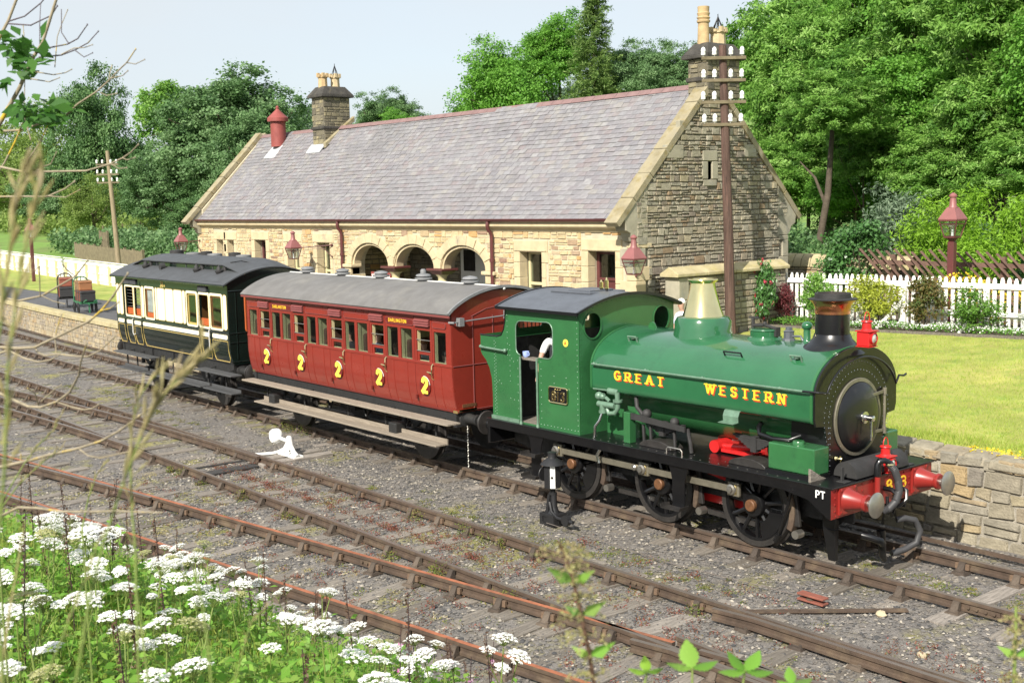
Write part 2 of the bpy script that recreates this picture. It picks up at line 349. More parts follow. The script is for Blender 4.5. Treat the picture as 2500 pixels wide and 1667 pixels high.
while x<5:
    if x<-12.5:
        d=dv(x); sleeper(t2,x,A(x)-.75-d/2,0,1+d/2.6+.12)
        for y,n in ((A(x),1),(Bn(x),-1),(A(x)-.075-d,1),(Bn(x)-d,-1)):
            if n>0 and y<A(x)-.01 and d<.22: continue
            if abs(y-Bn(x)+d)<.01 and d<.2: continue
            seat(t2,x,y,0,n)
    else: sleeper(t2,x,A(x)-.75,0); seat(t2,x,A(x),0,1); seat(t2,x,Bn(x),0,-1)
    x+=.79
for x,y in ((-10.1,A(-10.1)),(-1.65,A(-1.65)),(-2.1,Bn(-2.1)),(2.2,A(2.2)),(-13.95,A(-13.9)-.09)): link(JOINT,'fishplate',t2,(x,y,0))
MB().tube([(-12.6,-3.3,-.1),(-12.62,-4.4,-.1)],.018,6).build('stretcher_bar','sooty',t2)
MB().box(-12.45,-12.15,-4.45,-3.2,-.19,-.15).build('cover_plate','sooty',t2,bevel=.01)
t3=thing('railway_track','rusty orange topped railway track nearest the flowers on the bank','railway track',(-6,-5.8,-.2))
E3=lambda x:-6.14+.148*(x+11.3)-.0012*max(0,-11-x)**2; G3=lambda x:E3(x)-1.53
rail(t3,pth(E3,-50,.2),'railorange'); rail(t3,[(.55,E3(.55))]+pth(E3,1.0,8)); rail(t3,pth(G3,-50,6),'railorange')
rail(t3,pth(lambda x:E3(x)-.06-.0035*max(0,-10.6-x)**2,-10.6,-40)); rail(t3,pth(lambda x:G3(x)-.06-.0035*max(0,-11-x)**2,-11.0,-40))
rail(t3,[(.1,-4.26),(.9,-4.29),(2.2,-4.33),(5,-4.2)]); rail(t3,[(-.2,-4.72),(.35,-4.62),(1.2,-4.63),(4,-4.7)])
x=-20.0; a3=math.atan(.15)
while x<4:
    sleeper(t3,x,E3(x)-.76,a3,1.0 if x>-11 else 1.25); seat(t3,x,E3(x),a3,1); seat(t3,x+.1,G3(x+.1),a3,-1); x+=.8
for x,y in ((-.75,E3(-.75)),(-4.9,E3(-4.9))): link(JOINT,'fishplate',t3,(x,y,0),(0,0,a3))
# signal wire and point rodding beside the wall
o=MB().tube([(-4.9,-1.9,-.12),(-2,-2.0,-.13),(.15,-1.75,-.14)],.006,5).build('signal_wire','railworn'); tag(o,'thin steel signal wire running along the ballast from the ground signal','wire')
w=thing('wire_pulley','rusty iron wire pulley bolted on the ballast beside a flat bar','pulley',(.1,-1.75,-.2))
m=MB(); 
for z in (-.17,-.1): m.box(-.05,.35,-1.85,-1.72,z,z+.025)
m.build('frame','pulleyrust',w,bevel=.004); MB().lathe([(.06,-.14),(.035,-.125),(.06,-.11)],(.12,-1.785,0),'z',14).build('wheel','railrust',w)
o=MB().bar((-.35,-2.85,-.17),(1.15,-1.2,-.16),.1,.02).build('iron_bar','railrust'); tag(o,'flat rusty iron bar lying between the two tracks','iron bar')
m=MB(); sweep(m,pth(lambda x:1.55+off(x),-60,10,2.),[(-.03,0),(.03,0),(.03,.05),(-.03,.05)],-.13); o=m.build('point_rodding','railrust'); tag(o,'rusty point rodding running along the foot of the platform wall','rodding')
# loose ballast (nobody could count it)
n=110000; X=np.where(nr.rand(n)<.6,nr.uniform(-14,4,n),nr.uniform(-34,4,n)); Y=nr.uniform(-8.7,2.0,n)
base=np.array([(1,0,0),(0,1,0),(-1,0,0),(0,-1,0),(0,0,1),(0,0,-1)],float); ft=np.array([(0,1,4),(1,2,4),(2,3,4),(3,0,4)])
s=(.008+.030*nr.rand(n)**2.6)[:,None,None]; a=nr.rand(n)*6.28; c,sn=np.cos(a),np.sin(a)
P=base[None]*(1+.9*(nr.rand(n,6,3)-.5))*s*np.array([1.2,.85,.6]); Q=P.copy(); Q[...,0]=P[...,0]*c[:,None]-P[...,1]*sn[:,None]; Q[...,1]=P[...,0]*sn[:,None]+P[...,1]*c[:,None]
Q[...,0]+=X[:,None]; Q[...,1]+=Y[:,None]; Q[...,2]+=-.196+.016*np.array([hsh(x,y) for x,y in zip(X,Y)])[:,None]
def npmesh(name,V,F,mat,rndf=None,smooth=False):
    me=bpy.data.meshes.new(name); k=F.shape[1]
    me.vertices.add(len(V)); me.vertices.foreach_set('co',V.astype(np.float32).ravel())
    me.loops.add(F.size); me.loops.foreach_set('vertex_index',F.astype(np.int32).ravel())
    me.polygons.add(len(F)); me.polygons.foreach_set('loop_start',np.arange(0,F.size,k,dtype=np.int32))
    if rndf is not None: me.attributes.new('rnd','FLOAT','FACE').data.foreach_set('value',rndf.astype(np.float32))
    me.materials.append(MATS[mat]); me.update(calc_edges=True)
    if smooth: me.polygons.foreach_set('use_smooth',[True]*len(F))
    return me
me=npmesh('loose_ballast',Q.reshape(-1,3),(ft[None]+np.arange(n)[:,None,None]*6).reshape(-1,3),'stonebits',np.repeat(nr.rand(n)**1.3,4))
tag(link(me,'loose_ballast'),'loose grey stones scattered over the trackbed','ballast',kind='stuff')
# a few big pale stones
for (x,y,s,l) in ((1.0,-1.55,.075,'pale squarish stone lying on the ballast by the front track'),(2.05,-2.35,.06,'small flat pale stone on the ballast near the bottom right')):
    m=MB().ball((x,y,-.17),s,8,(1,.8,.7)); m.v=[(a+rnd.uniform(-.1,.1)*s,b+rnd.uniform(-.1,.1)*s,c+rnd.uniform(-.1,.1)*s) for a,b,c in m.v]
    pm('palestone',(.5,.42,.28),.9,bump=.3); tag(m.build('stone','palestone',smooth=50),l,'stone')
# ---------------- stone, slate ----------------
WARM=[(.56,.44,.24),(.66,.55,.33),(.62,.50,.29),(.70,.60,.39),(.58,.45,.23),(.68,.57,.36),(.60,.49,.29),(.58,.34,.13),(.64,.53,.34),(.33,.2,.14),(.66,.54,.3)]
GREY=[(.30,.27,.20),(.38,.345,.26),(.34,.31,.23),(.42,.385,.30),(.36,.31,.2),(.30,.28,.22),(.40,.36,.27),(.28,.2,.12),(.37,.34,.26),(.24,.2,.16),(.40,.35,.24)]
RET=[(.40,.33,.2),(.46,.40,.27),(.36,.32,.24),(.48,.4,.25),(.52,.38,.2),(.33,.3,.24),(.46,.41,.3),(.28,.25,.21)]
SOOT=[(.14,.125,.09),(.24,.21,.14),(.10,.09,.07),(.30,.26,.16),(.18,.16,.11),(.36,.31,.18)]
PLAT=[(.40,.33,.21),(.46,.38,.24),(.35,.3,.22),(.42,.30,.16),(.5,.43,.3),(.33,.28,.22),(.44,.37,.25)]
for k,c,am in (('warm',WARM,.16),('grey',GREY,.22),('ret',RET,.28),('plat',PLAT,.22),('soot',SOOT,.3)):
    for s in ('obj','att'): pm('stone_%s_%s'%(k,s),src=s,cols=c if k!='ret' else [tuple(v*.8 for v in q) for q in c],rough=.92,amp=am,scale=7,bump=.9,bscale=32,spots=[(14,.6,.74,tuple(q*.55 for q in c[2]))])
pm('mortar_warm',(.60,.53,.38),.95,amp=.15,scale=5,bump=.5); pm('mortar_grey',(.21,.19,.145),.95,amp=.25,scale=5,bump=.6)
pm('mortar_ret',(.36,.33,.27),.95,amp=.4,scale=6,bump=.8)
pm('ashlar',(.64,.53,.33),.9,amp=.14,scale=3,bump=.3,bscale=60,spots=[(1.2,.58,.72,(.5,.37,.2)),(.9,.62,.75,(.36,.32,.25))])
pm('ashlar_grey',(.39,.36,.27),.9,amp=.2,scale=3,bump=.4,bscale=50,spots=[(2,.55,.7,(.3,.3,.26))])
pm('coping',(.34,.295,.19),.92,amp=.2,scale=3,bump=.6,bscale=40,spots=[(2.5,.5,.66,(.27,.21,.08)),(1.5,.55,.7,(.23,.21,.17))])
pm('coping_yellow',(.50,.43,.25),.92,amp=.2,scale=4,bump=.6,bscale=40,spots=[(3,.5,.7,(.42,.36,.14))])
pm('soot_stone',(.06,.055,.048),.92,amp=.35,scale=4,bump=.6,spots=[(3,.55,.75,(.15,.13,.09))])
SL=[(0.221, 0.21, 0.226), (0.252, 0.244, 0.257), (0.233, 0.216, 0.229), (0.277, 0.272, 0.278), (0.243, 0.225, 0.238), (0.258, 0.253, 0.266), (0.221, 0.213, 0.229), (0.289, 0.275, 0.263), (0.246, 0.213, 0.22), (0.258, 0.244, 0.254), (0.308, 0.3, 0.306)]
for s in ('obj','att'): pm('slate_'+s,src=s,cols=SL,rough=.62,amp=.18,scale=5,bump=.4,bscale=45,spots=[(.5,.52,.7,(.19,.185,.19)),(2.2,.55,.75,(.31,.30,.28))])
pm('slate_bed',(.12,.115,.125),.9); pm('ridge_red',(.25,.155,.15),.8,amp=.18,scale=4,bump=.3)
pm('maroon',(.135,.042,.04),.38,amp=.12,scale=4,coat=.2); pm('maroon_light',(.30,.115,.11),.45,amp=.12,scale=4)
pm('cream',(.70,.62,.36),.5,amp=.08); pm('white',(.80,.80,.77),.6,amp=.06,scale=3); pm('whitefence',(.82,.81,.76),.65,amp=.07,scale=2.5,bump=.1)
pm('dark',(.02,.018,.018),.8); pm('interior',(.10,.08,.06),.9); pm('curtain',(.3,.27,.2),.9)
pm('pot_buff',(.56,.40,.21),.85,amp=.2,scale=5); pm('pot_pale',(.58,.46,.28),.85,amp=.15); pm('ventred',(.30,.07,.06),.6,amp=.15,scale=4); pm('lead',(.52,.53,.55),.6,amp=.15)
pm('iron_black',(.02,.02,.022),.45,amp=.2)
glass('pane',(.85,.9,.9),.35)
def rubble(W,H,row,wid,big=.12,u0=0,v0=0,ext=None):
    """coursed random rubble: list of (u0,u1,v0,v1)"""
    out=[]; v=0
    while v<H-.03:
        h=min(rnd.uniform(*row),H-v); h=H-v if H-v-h<row[0]*.6 else h
        a,b=(0,W) if ext is None else ext(v+h*.5); u=a-rnd.random()*wid[0]
        while u<b:
            w=rnd.uniform(*wid)*(.7 if h<(row[0]+row[1])/2 else 1)
            p,q=max(u,a),min(u+w,b)
            if q-p>.05:
                if h>row[0]*1.55 and rnd.random()<.45:
                    k=rnd.uniform(.38,.62)*h
                    out+= [(p,q,v,v+k)]
                    if q-p>wid[0]*1.5 and rnd.random()<.5: z=p+(q-p)*rnd.uniform(.35,.65); out+=[(p,z,v+k,v+h),(z,q,v+k,v+h)]
                    else: out+=[(p,q,v+k,v+h)]
                else: out.append((p,q,v,v+h))
            u+=w
        v+=h
    return [(a+u0,b+u0,c+v0,d+v0) for a,b,c,d in out]
def stone_verts(s,dep,gap=.009,bev=.012,jit=.008):
    a,b,c,d=s; j=lambda:rnd.uniform(-jit,jit); dp=dep*rnd.uniform(.55,1.3)
    B=[(a+gap+j(),c+gap+j()),(b-gap+j(),c+gap+j()),(b-gap+j(),d-gap+j()),(a+gap+j(),d-gap+j())]; mu,mv=(a+b)/2,(c+d)/2
    Fr=[(u+(bev if u<mu else -bev),v+(bev if v<mv else -bev)) for u,v in B]
    return [(u,v,-.02) for u,v in B]+[(u,v,dp*rnd.uniform(.85,1.15)) for u,v in Fr]
SF=[(4,5,6,7),(0,1,5,4),(1,2,6,5),(2,3,7,6),(3,0,4,7)]
class Stones:
    """collects stones of one thing; the largest become objects of their own, the rest one joined part"""
    def __init__(s): s.L=[]
    def add(s,lst,fn,parent,mat,dep=.03,view=1,**k):
        for q in lst:
            V=[fn(*p) for p in stone_verts(q,dep,**k)]; c=Vector(V[4]); s.L.append(((q[1]-q[0])*(q[3]-q[2])*view/((c-CAM).length**2),V,parent,mat))
    def make(s,limit=300,name='stone'):
        s.L.sort(key=lambda t:-t[0]); rest={}
        for i,(w,V,par,mat) in enumerate(s.L):
            if i<limit:
                c=sum((Vector(v) for v in V),Vector())/8
                me=bpy.data.meshes.new(name); me.from_pydata([tuple(Vector(v)-c) for v in V],[],SF); me.materials.append(MATS[mat+'_obj']); link(me,name,par,c)
            else: rest.setdefault((par.name,mat),(par,mat,MB()))[2].add(V,SF,rnd.random())
        for par,mat,mb in rest.values(): o=mb.build(name+'_work',mat+'_att',par,fix=False); o['kind']='stuff'
def cutrects(lst,holes,circ=()):
    """drop or trim stones that fall into openings"""
    out=[]
    for a,b,c,d in lst:
        ok=True
        for (p,q,r,s) in holes:
            if a<q and b>p and c<s and d>r:
                if c>=s-.04 or d<=r+.04: continue
                if a<p-.06 and b<=q+.3: b=p
                elif b>q+.06 and a>=p-.3: a=q
                else: ok=False; break
        if ok:
            for (x,z,rx,rz) in circ:
                if (( (a+b)/2-x)/rx)**2+(((c+d)/2-z)/rz)**2<1 and (c+d)/2>z-.05 or (abs((a+b)/2-x)<rx and (c+d)/2<=z): ok=False
        if ok and b-a>.05: out.append((a,b,c,d))
    return out
# ---------------- station building ----------------
XL,XR,YF,YB,ZB,ZE,YR,ZR=-37.65,-12.1,7.5,13.6,.9,4.4,10.5,7.93
bl=thing('station_building','long single storey stone railway station with slate roof and three arches','station',((XL+XR)/2,YR,ZB))
WN=[(-35.95,-35.34,2.0,3.68),(-35.01,-34.39,2.0,3.68),(-32.66,-31.74,.95,3.71),(-30.1,-29.22,1.9,3.66),(-27.95,-27.04,1.9,3.67),(-16.68,-15.72,1.9,3.58),(-13.86,-12.82,.95,3.65)]
AR=[-24.49,-21.94,-19.34]; AW=1.13; AZ=2.97; AH=.74
loops=[[(XL+.03,ZB),(XR-.03,ZB),(XR-.03,ZE),(XL+.03,ZE)]]
for a,b,c,d in WN: loops.append([(a,max(c,ZB+.02)),(b,max(c,ZB+.02)),(b,d),(a,d)])
loops.append([(AR[0]-AW,ZB+.05),(AR[2]+AW,ZB+.05)]+[q for x in AR[::-1] for q in arc(x,AZ,AW,AH,0,180,16)])
fwall=MB().plate(loops,'xz',YF,YF+.5).build('front_wall','mortar_warm',bl)
g=[(YF+.02,ZB),(YB,ZB),(YB,4.82),(YR,ZR+.04),(YF+.02,4.90)]
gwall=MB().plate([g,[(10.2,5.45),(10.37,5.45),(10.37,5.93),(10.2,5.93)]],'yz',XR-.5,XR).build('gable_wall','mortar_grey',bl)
MB().plate([g],'yz',XL,XL+.5).build('far_gable_wall','mortar_warm',bl); MB().box(XL+.5,XR-.5,YB-.5,YB,ZB,ZE).build('back_wall','mortar_grey',bl)
MB().box(XR-.35,XR-.3,10.1,10.5,5.3,6.1).build('slit_back','dark',bl)
st=Stones()
gx=lambda z:(YF+.02,YB) if z<4.8 else (YR-(ZR-z)*(YR-YF)/(ZR-4.85),YR+(ZR-z)*(YB-YR)/(ZR-4.80))
fr=rubble(XR-XL-.02,3.27,(.10,.2),(.2,.52),u0=XL+.01,v0=ZB)
hol=[(a-.26,b+.26,c-.2,d+.34) for a,b,c,d in WN]+[(-12.62,-12.0,0,4.4)]
fr=cutrects(fr,hol,[(x,AZ,AW+.30,AH+.31) for x in AR]); fr=[q for q in fr if not (q[3]<2.0)]
st.add(fr,lambda u,v,d:(u,YF-d,v),fwall,'stone_warm',.028)
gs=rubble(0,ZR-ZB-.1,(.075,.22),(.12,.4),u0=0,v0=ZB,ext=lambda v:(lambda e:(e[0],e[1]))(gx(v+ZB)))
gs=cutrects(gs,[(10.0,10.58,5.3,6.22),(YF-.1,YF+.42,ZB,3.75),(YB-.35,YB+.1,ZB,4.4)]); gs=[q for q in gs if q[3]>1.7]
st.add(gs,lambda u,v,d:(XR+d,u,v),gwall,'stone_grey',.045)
def block(par,mat,x0,x1,y0,y1,z0,z1,name,b=.012): return MB().box(x0,x1,y0,y1,z0,z1).build(name,mat,par,bevel=b)
# dressed stone round the openings, frames, sashes, panes
def opening(a,b,c,d,kind,li=.31):
    w=MB(); s=bl
    o=MB().box(a-.24,b+.24,YF-.035,YF+.2,d-.008,d+li).build('lintel','ashlar',bl,bevel=.012)
    z=2.0
    while z<d-.02:
        h=min(rnd.uniform(.32,.48),d-z)
        block(bl,'ashlar',a-rnd.choice((.16,.26)),a+.008,YF-.03,YF+.25,z+.004,z+h-.004,'jamb_stone'); block(bl,'ashlar',b-.008,b+rnd.choice((.16,.26)),YF-.03,YF+.25,z+.004,z+h-.004,'jamb_stone'); z+=h
    MB().box(a-.2,b+.2,YF-.05,YF+.02,d+.02,d+.05).build('drip_mould','ashlar',bl)
    y=YF+.3
    if kind=='sash':
        f=MB(); 
        for q in ((a,a+.09),(b-.09,b)): f.box(q[0],q[1],y,y+.1,c,d)
        f.box(a+.09,b-.09,y,y+.1,d-.09,d); f.box(a+.09,b-.09,y+.01,y+.09,2.62,2.7); f.box(a+.09,b-.09,y,y+.1,c,c+.08)
        f=f.build('window_frame','cream',bl,bevel=.008); MB().box(a+.09,b-.09,y+.045,y+.05,c+.08,d-.09).build('glass_pane','pane',f)
        MB().box(a-.02,a,y-.02,y+.12,c,d).build('frame_edge','maroon',f); MB().box(a,b,y+.5,y+.52,c,d).build('window_backing','interior',f)  # plain dark sheet closes the opening behind the glass
    elif kind=='louvre':
        f=MB(); f.box(a,a+.05,y,y+.1,c,d); f.box(b-.05,b,y,y+.1,c,d); f=f.build('window_frame','maroon',bl)
        z=c
        while z<d: MB().hexa([(a+.05,y,z),(b-.05,y,z),(b-.05,y+.12,z+.1),(a+.05,y+.12,z+.1),(a+.05,y,z+.02),(b-.05,y,z+.02),(b-.05,y+.12,z+.12),(a+.05,y+.12,z+.12)]).build('louvre','white',f); z+=.13
    else:
        f=MB(); f.box(a,a+.1,y,y+.1,c,d); f.box(b-.1,b,y,y+.1,c,d); f.box(a+.1,b-.1,y,y+.1,d-.1,d); f.box(a+.1,b-.1,y,y+.1,2.85,2.93); f=f.build('door_frame','maroon',bl,bevel=.008)
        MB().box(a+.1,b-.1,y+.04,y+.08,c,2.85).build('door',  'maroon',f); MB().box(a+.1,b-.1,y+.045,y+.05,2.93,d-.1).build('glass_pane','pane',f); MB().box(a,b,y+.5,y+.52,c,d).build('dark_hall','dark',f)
for i,q in enumerate(WN): opening(*q,('louvre','louvre','door','sash','sash','sash','door')[i])
# three arches: moulded voussoirs, columns with maroon capitals, porch behind
for x in AR:
    n=9
    for k in range(n):
        a0,a1=180*k/n+.5,180*(k+1)/n-.5; o=arc(x,AZ,AW+.30,AH+.30,a0,a1,3); i=arc(x,AZ,AW,AH,a0,a1,3)
        MB().plate([o+i[::-1]],'xz',YF-.05-.004*(k%2)-.0013*AR.index(x),YF+.25-.002*AR.index(x)).build('voussoir','ashlar',bl,bevel=.01)
    MB().plate([arc(x,AZ,AW-.002,AH-.002,0,180,18)+arc(x,AZ,AW-.09,AH-.08,180,0,18)],'xz',YF+.02,YF+.3).build('arch_soffit','ashlar',bl)
for x in ((AR[0]+AR[1])/2,(AR[1]+AR[2])/2):
    col=MB().lathe([(.16,1.2),(.16,1.35),(.125,1.4),(.125,2.5),(.15,2.53),(.15,2.58),(.13,2.6),(.14,2.7),(.22,2.78)],(x,YF+.15,0),'z',18).build('column','cream',bl,smooth=40)
    m=MB(); m.hexa([(x-.2,YF-.05,2.78),(x+.2,YF-.05,2.78),(x+.2,YF+.35,2.78),(x-.2,YF+.35,2.78),(x-.38,YF-.16,2.9),(x+.38,YF-.16,2.9),(x+.38,YF+.46,2.9),(x-.38,YF+.46,2.9)]); m.box(x-.41,x+.41,YF-.18,YF+.48,2.9,2.97)
    m.build('capital','maroon',col,bevel=.012)
    MB().plate([[(x-.15,AZ+.002),(x+.15,AZ+.002),(x+.42,AZ+.62),(x-.42,AZ+.62)]],'xz',YF-.022,YF+.3).build('spandrel_stone','ashlar',bl,bevel=.01)
for x,s in ((AR[0]-AW,-1),(AR[2]+AW,1)):
    m=MB(); m.box(min(x,x+s*.5)-(.12 if s>0 else 0),max(x,x+s*.5)+(.12 if s<0 else 0),YF-.14,YF+.3,2.86,2.97); m.box(min(x,x+s*.4),max(x,x+s*.4),YF-.08,YF+.3,2.6,2.86); m.build('impost','ashlar',bl,bevel=.025)
    MB().box(min(x-s*.01,x+s*.35),max(x-s*.01,x+s*.35),YF-.02,YF+.52,1.0,2.6).build('pier','ashlar',bl,bevel=.01)
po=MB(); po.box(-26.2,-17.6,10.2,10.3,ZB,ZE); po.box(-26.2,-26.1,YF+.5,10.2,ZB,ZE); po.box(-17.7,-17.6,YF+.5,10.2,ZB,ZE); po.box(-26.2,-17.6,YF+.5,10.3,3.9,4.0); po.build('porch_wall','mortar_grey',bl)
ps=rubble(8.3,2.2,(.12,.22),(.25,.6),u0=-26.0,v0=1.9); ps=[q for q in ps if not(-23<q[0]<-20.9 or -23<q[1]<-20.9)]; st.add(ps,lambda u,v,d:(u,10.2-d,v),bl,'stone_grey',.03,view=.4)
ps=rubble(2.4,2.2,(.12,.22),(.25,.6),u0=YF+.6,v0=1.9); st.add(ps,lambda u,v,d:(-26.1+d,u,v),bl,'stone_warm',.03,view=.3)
d=MB().box(-22.9,-21.0,10.08,10.19,1,3.5).build('porch_door','white',bl); MB().box(-21.2,-20.98,10.05,10.19,1,3.6).build('door_post','maroon',d); MB().box(-22.7,-22.1,10.05,10.08,2.7,3.4).build('door_light','dark',d)
# cornice, gutter, downpipes
MB().plate([[(YF+.1,4.14),(YF-.04,4.14),(YF-.07,4.2),(YF-.16,4.25),(YF-.2,4.29),(YF-.2,4.425),(YF+.1,4.425)]],'yz',XL+.02,XR-.05).build('cornice','ashlar',bl)
MB().sheet(arc(YF-.235,4.50,.085,.085,180,360,6),'yz',XL+.25,XR-.4,.012).build('gutter','maroon',bl,smooth=40)
MB().box(XL+.25,XR-.4,YF-.19,YF-.13,4.427,4.5).build('fascia','maroon',bl)
for x in (-26.09,-17.82):
    p=MB().tube([(x,YF-.235,4.42),(x,YF-.26,4.33),(x,YF-.24,4.2),(x,YF-.13,4.08),(x,YF-.11,3.98),(x,YF-.11,.95)],.055,10).build('downpipe','maroon',bl,smooth=40)
    for z in (3.3,2.0): MB().lathe([(.075,-.05),(.075,.05)],(x,YF-.11,z),'z',12).build('collar','maroon',p)
# roof slopes and slates
TH=math.atan2(ZR-4.47,YR-(YF-.18)); ct,sn_=cos(TH),sin(TH); RL=math.hypot(ZR-4.47,YR-(YF-.18))
roof=MB().plate([[(YF-.18,4.462),(YR,ZR),(YB+.2,4.42),(YB+.2,4.3),(YR,ZR-.14),(YF-.1,4.45)]],'yz',XL+.1,XR-.1).build('roof','slate_bed',bl)
rows=27; ex=RL/rows; slates=[]
for i in range(rows):
    s0=i*ex; wbase=.335-.085*i/rows; x=XL+.32+rnd.random()*.2
    while x<XR-.32:
        w=wbase*rnd.uniform(.86,1.14); slates.append((x,min(x+w,XR-.3),s0,w)); x+=w
def slate_v(x0,x1,s0):
    t=rnd.uniform(.006,.012); lift=.04+.014*sin(x0*.9+1)+.012*sin(s0*2+x0*.37)+rnd.uniform(0,.007); g=.004; dj=rnd.uniform(-.008,.006)
    f=lambda x,s,h:(x,YF-.18+s*ct-h*sn_,4.47+s*sn_+h*ct)
    e=s0-.025+dj; u=s0+ex+.05
    lo=lift-.018; return [f(x0+g,e,lift),f(x1-g,e,lift),f(x1-g,u,lo),f(x0+g,u,lo),f(x0+g,e,lift+t),f(x1-g,e,lift+t),f(x1-g,u,lo+t),f(x0+g,u,lo+t)]
BF=[(4,5,6,7),(0,1,5,4),(1,2,6,5),(3,0,4,7),(0,3,2,1)]
sl_=[]
for (x0,x1,s0,w) in slates:
    yy=YF-.18+s0*ct
    if (-32.0<x0<-31.0 and s0>RL*.73): continue
    V=slate_v(x0,x1,s0); sl_.append((-(Vector(V[0])-CAM).length,V))
sl_.sort(key=lambda t:-t[0]); rest=MB()
for i,(d,V) in enumerate(sl_):
    if i<300:
        c=Vector(V[0]); me=bpy.data.meshes.new('slate'); me.from_pydata([tuple(Vector(v)-c) for v in V],[],BF); me.materials.append(MATS['slate_obj']); link(me,'slate',roof,c)
    else: rest.add(V,BF,rnd.random())
rest.build('slate_work','slate_att',roof,fix=False)['kind']='stuff'
x=XL+.3
while x<XR-.35:
    w=.46; m=MB()
    if not(-32.0<x<-31.0): m.plate([[(YR-.15,ZR-.06),(YR,ZR+.085),(YR+.15,ZR-.06),(YR+.11,ZR-.06),(YR,ZR+.045),(YR-.11,ZR-.06)]],'yz',x+.006,x+w-.006); m.build('ridge_tile','ridge_red',roof)
    x+=w
# verge copings and kneelers at both gables
for (xa,xb) in ((XR-.4,XR+.06),(XL-.06,XL+.4)):
    for s in (-1,1):
        yb,zb_,yt,zt=(YR+s*3.62,4.30,YR,ZR+.06); n=6 if s<0 else 5
        ux,uz=(yt-yb),(zt-zb_); l=math.hypot(ux,uz); nx,nz=(-uz/l*s*-1,abs(ux)/l)
        for k in range(n):
            t0,t1=k/n+(0 if k==0 else .0015),(k+1)/n-.0015
            if k==n-1: t1=1.0
            P=[(yb+ux*t0,zb_+uz*t0),(yb+ux*t1,zb_+uz*t1)]; h=.16+.006*(k%2)
            nn=(s*uz/l,abs(ux)/l) ; Q=[(P[0][0]+nn[0]*h,P[0][1]+nn[1]*h),(P[1][0]+nn[0]*h,P[1][1]+nn[1]*h)]
            MB().plate([[P[0],P[1],Q[1],Q[0]]],'yz',xa-.002*(k%2),xb+.002*(k%2)).build('coping_stone','coping',bl,bevel=.015)
        y0=YF if s<0 else YB; kx=(xa+.05,xb-.03)
        prof=[(y0+s*.42,4.50),(y0+s*.36,4.2),(y0+s*.2,4.12),(y0+s*.1,3.92),(y0-s*.0,3.88),(y0-s*.42,3.88),(y0-s*.42,5.33)]
        MB().plate([prof],'yz',*kx).build('kneeler','ashlar_grey',bl,bevel=.01)
# corner quoins (front right corner) and far corner
z=.95;k=0
while z<3.86:
    h=min(rnd.uniform(.3,.5),3.87-z); a=(.55,.3)[k%2]; b=(.32,.55)[k%2]
    block(bl,'ashlar' if k%3 else 'ashlar_grey',XR-a,XR+.04,YF-.04,YF+b,z+.004,z+h-.004,'quoin'); block(bl,'ashlar_grey',XR-.3,XR+.05,YB-b*.7,YB+.03,z+.004,z+h-.004,'quoin')
    block(bl,'ashlar',XL-.03,XL+a*.6,YF-.035,YF+.4,z+.004,z+h-.004,'quoin'); z+=h;k+=1
for (y0,y1,z0,z1) in ((10.0,10.58,5.94,6.22),(9.98,10.2,5.46,5.93),(10.37,10.6,5.46,5.93),(10.02,10.55,5.28,5.45),(8.6,9.25,6.0,6.35),(11.7,12.2,6.05,6.4),(8.15,8.45,6.75,7.0) if 0 else (9.1,9.5,6.72,6.98)): block(bl,'ashlar_grey',XR-.1,XR+.05,y0,y1,z0+.005,z1-.005,'dressed_stone')
# chimneys
def stack(x0,x1,y0,y1,z0,z1,cap,pots,soot):
    c=MB().box(x0,x1,y0,y1,z0,z1).build('chimney','mortar_grey',bl); s2=Stones()
    def face(W,fn):
        q=rubble(W,z1-z0,(.12,.26),(.22,.5),v0=z0); s2.add(q,fn,c,'stone_soot',.025,view=2)
    face(x1-x0,lambda u,v,d:(x0+u,y0-d,v)); face(y1-y0,lambda u,v,d:(x1+d,y0+u,v)); s2.make(120)
    for zz in (z0+(z1-z0)*.42,): MB().box(x0-.06,x1+.06,y0-.06,y1+.06,zz,zz+.12).build('string_course','soot_stone',c,bevel=.03)
    e=.14; m=MB(); m.box(x0-e,x1+e,y0-e,y1+e,z1,z1+.1)
    m.hexa([(x0-e+.01,y0-e+.01,z1+.1),(x1+e-.01,y0-e+.01,z1+.1),(x1+e-.01,y1+e-.01,z1+.1),(x0-e+.01,y1+e-.01,z1+.1),(x0+.08,y0+.12,z1+cap),(x1-.08,y0+.12,z1+cap),(x1-.08,y1-.12,z1+cap),(x0+.08,y1-.12,z1+cap)]); m.build('chimney_cap','soot_stone',c,bevel=.02)
    for (px,py,r,h,mat,style) in pots:
        zt=z1+cap; m=MB()
        if style=='tall': m.lathe([(r*1.1,zt-.05),(r*.95,zt+h*.55),(r*1.15,zt+h*.57),(r*1.2,zt+h*.62),(r*.98,zt+h*.64),(r*1.2,zt+h*.70),(r*.98,zt+h*.73),(r*1.15,zt+h*.82),(r,zt+h*.84),(r*1.05,zt+h),(r*.8,zt+h)],(px,py,0),'z',16)
        else:
            m.lathe([(r*1.1,zt-.05),(r,zt+h*.6),(r*1.15,zt+h*.66),(r*1.12,zt+h*.74)],(px,py,0),'z',8)
            for k in range(8):
                a=2*PI*k/8+.39; m.box(px+r*cos(a)-.05,px+r*cos(a)+.05,py+r*sin(a)-.05,py+r*sin(a)+.05,zt+h*.7,zt+h*(1 if k%2 else .86))
        p=m.build('chimney_pot',mat,c,smooth=35)
        if style=='spike':
            m=MB(); [m.tube([(px+r*.8*cos(k*PI/3),py+r*.8*sin(k*PI/3),zt+h*.8),(px,py,zt+h*1.6)],.015,5) for k in range(6)]; m.tube([(px,py,zt+h*1.5),(px,py,zt+h*1.75)],.012,5); m.build('bird_guard','iron_black',p)
    return c
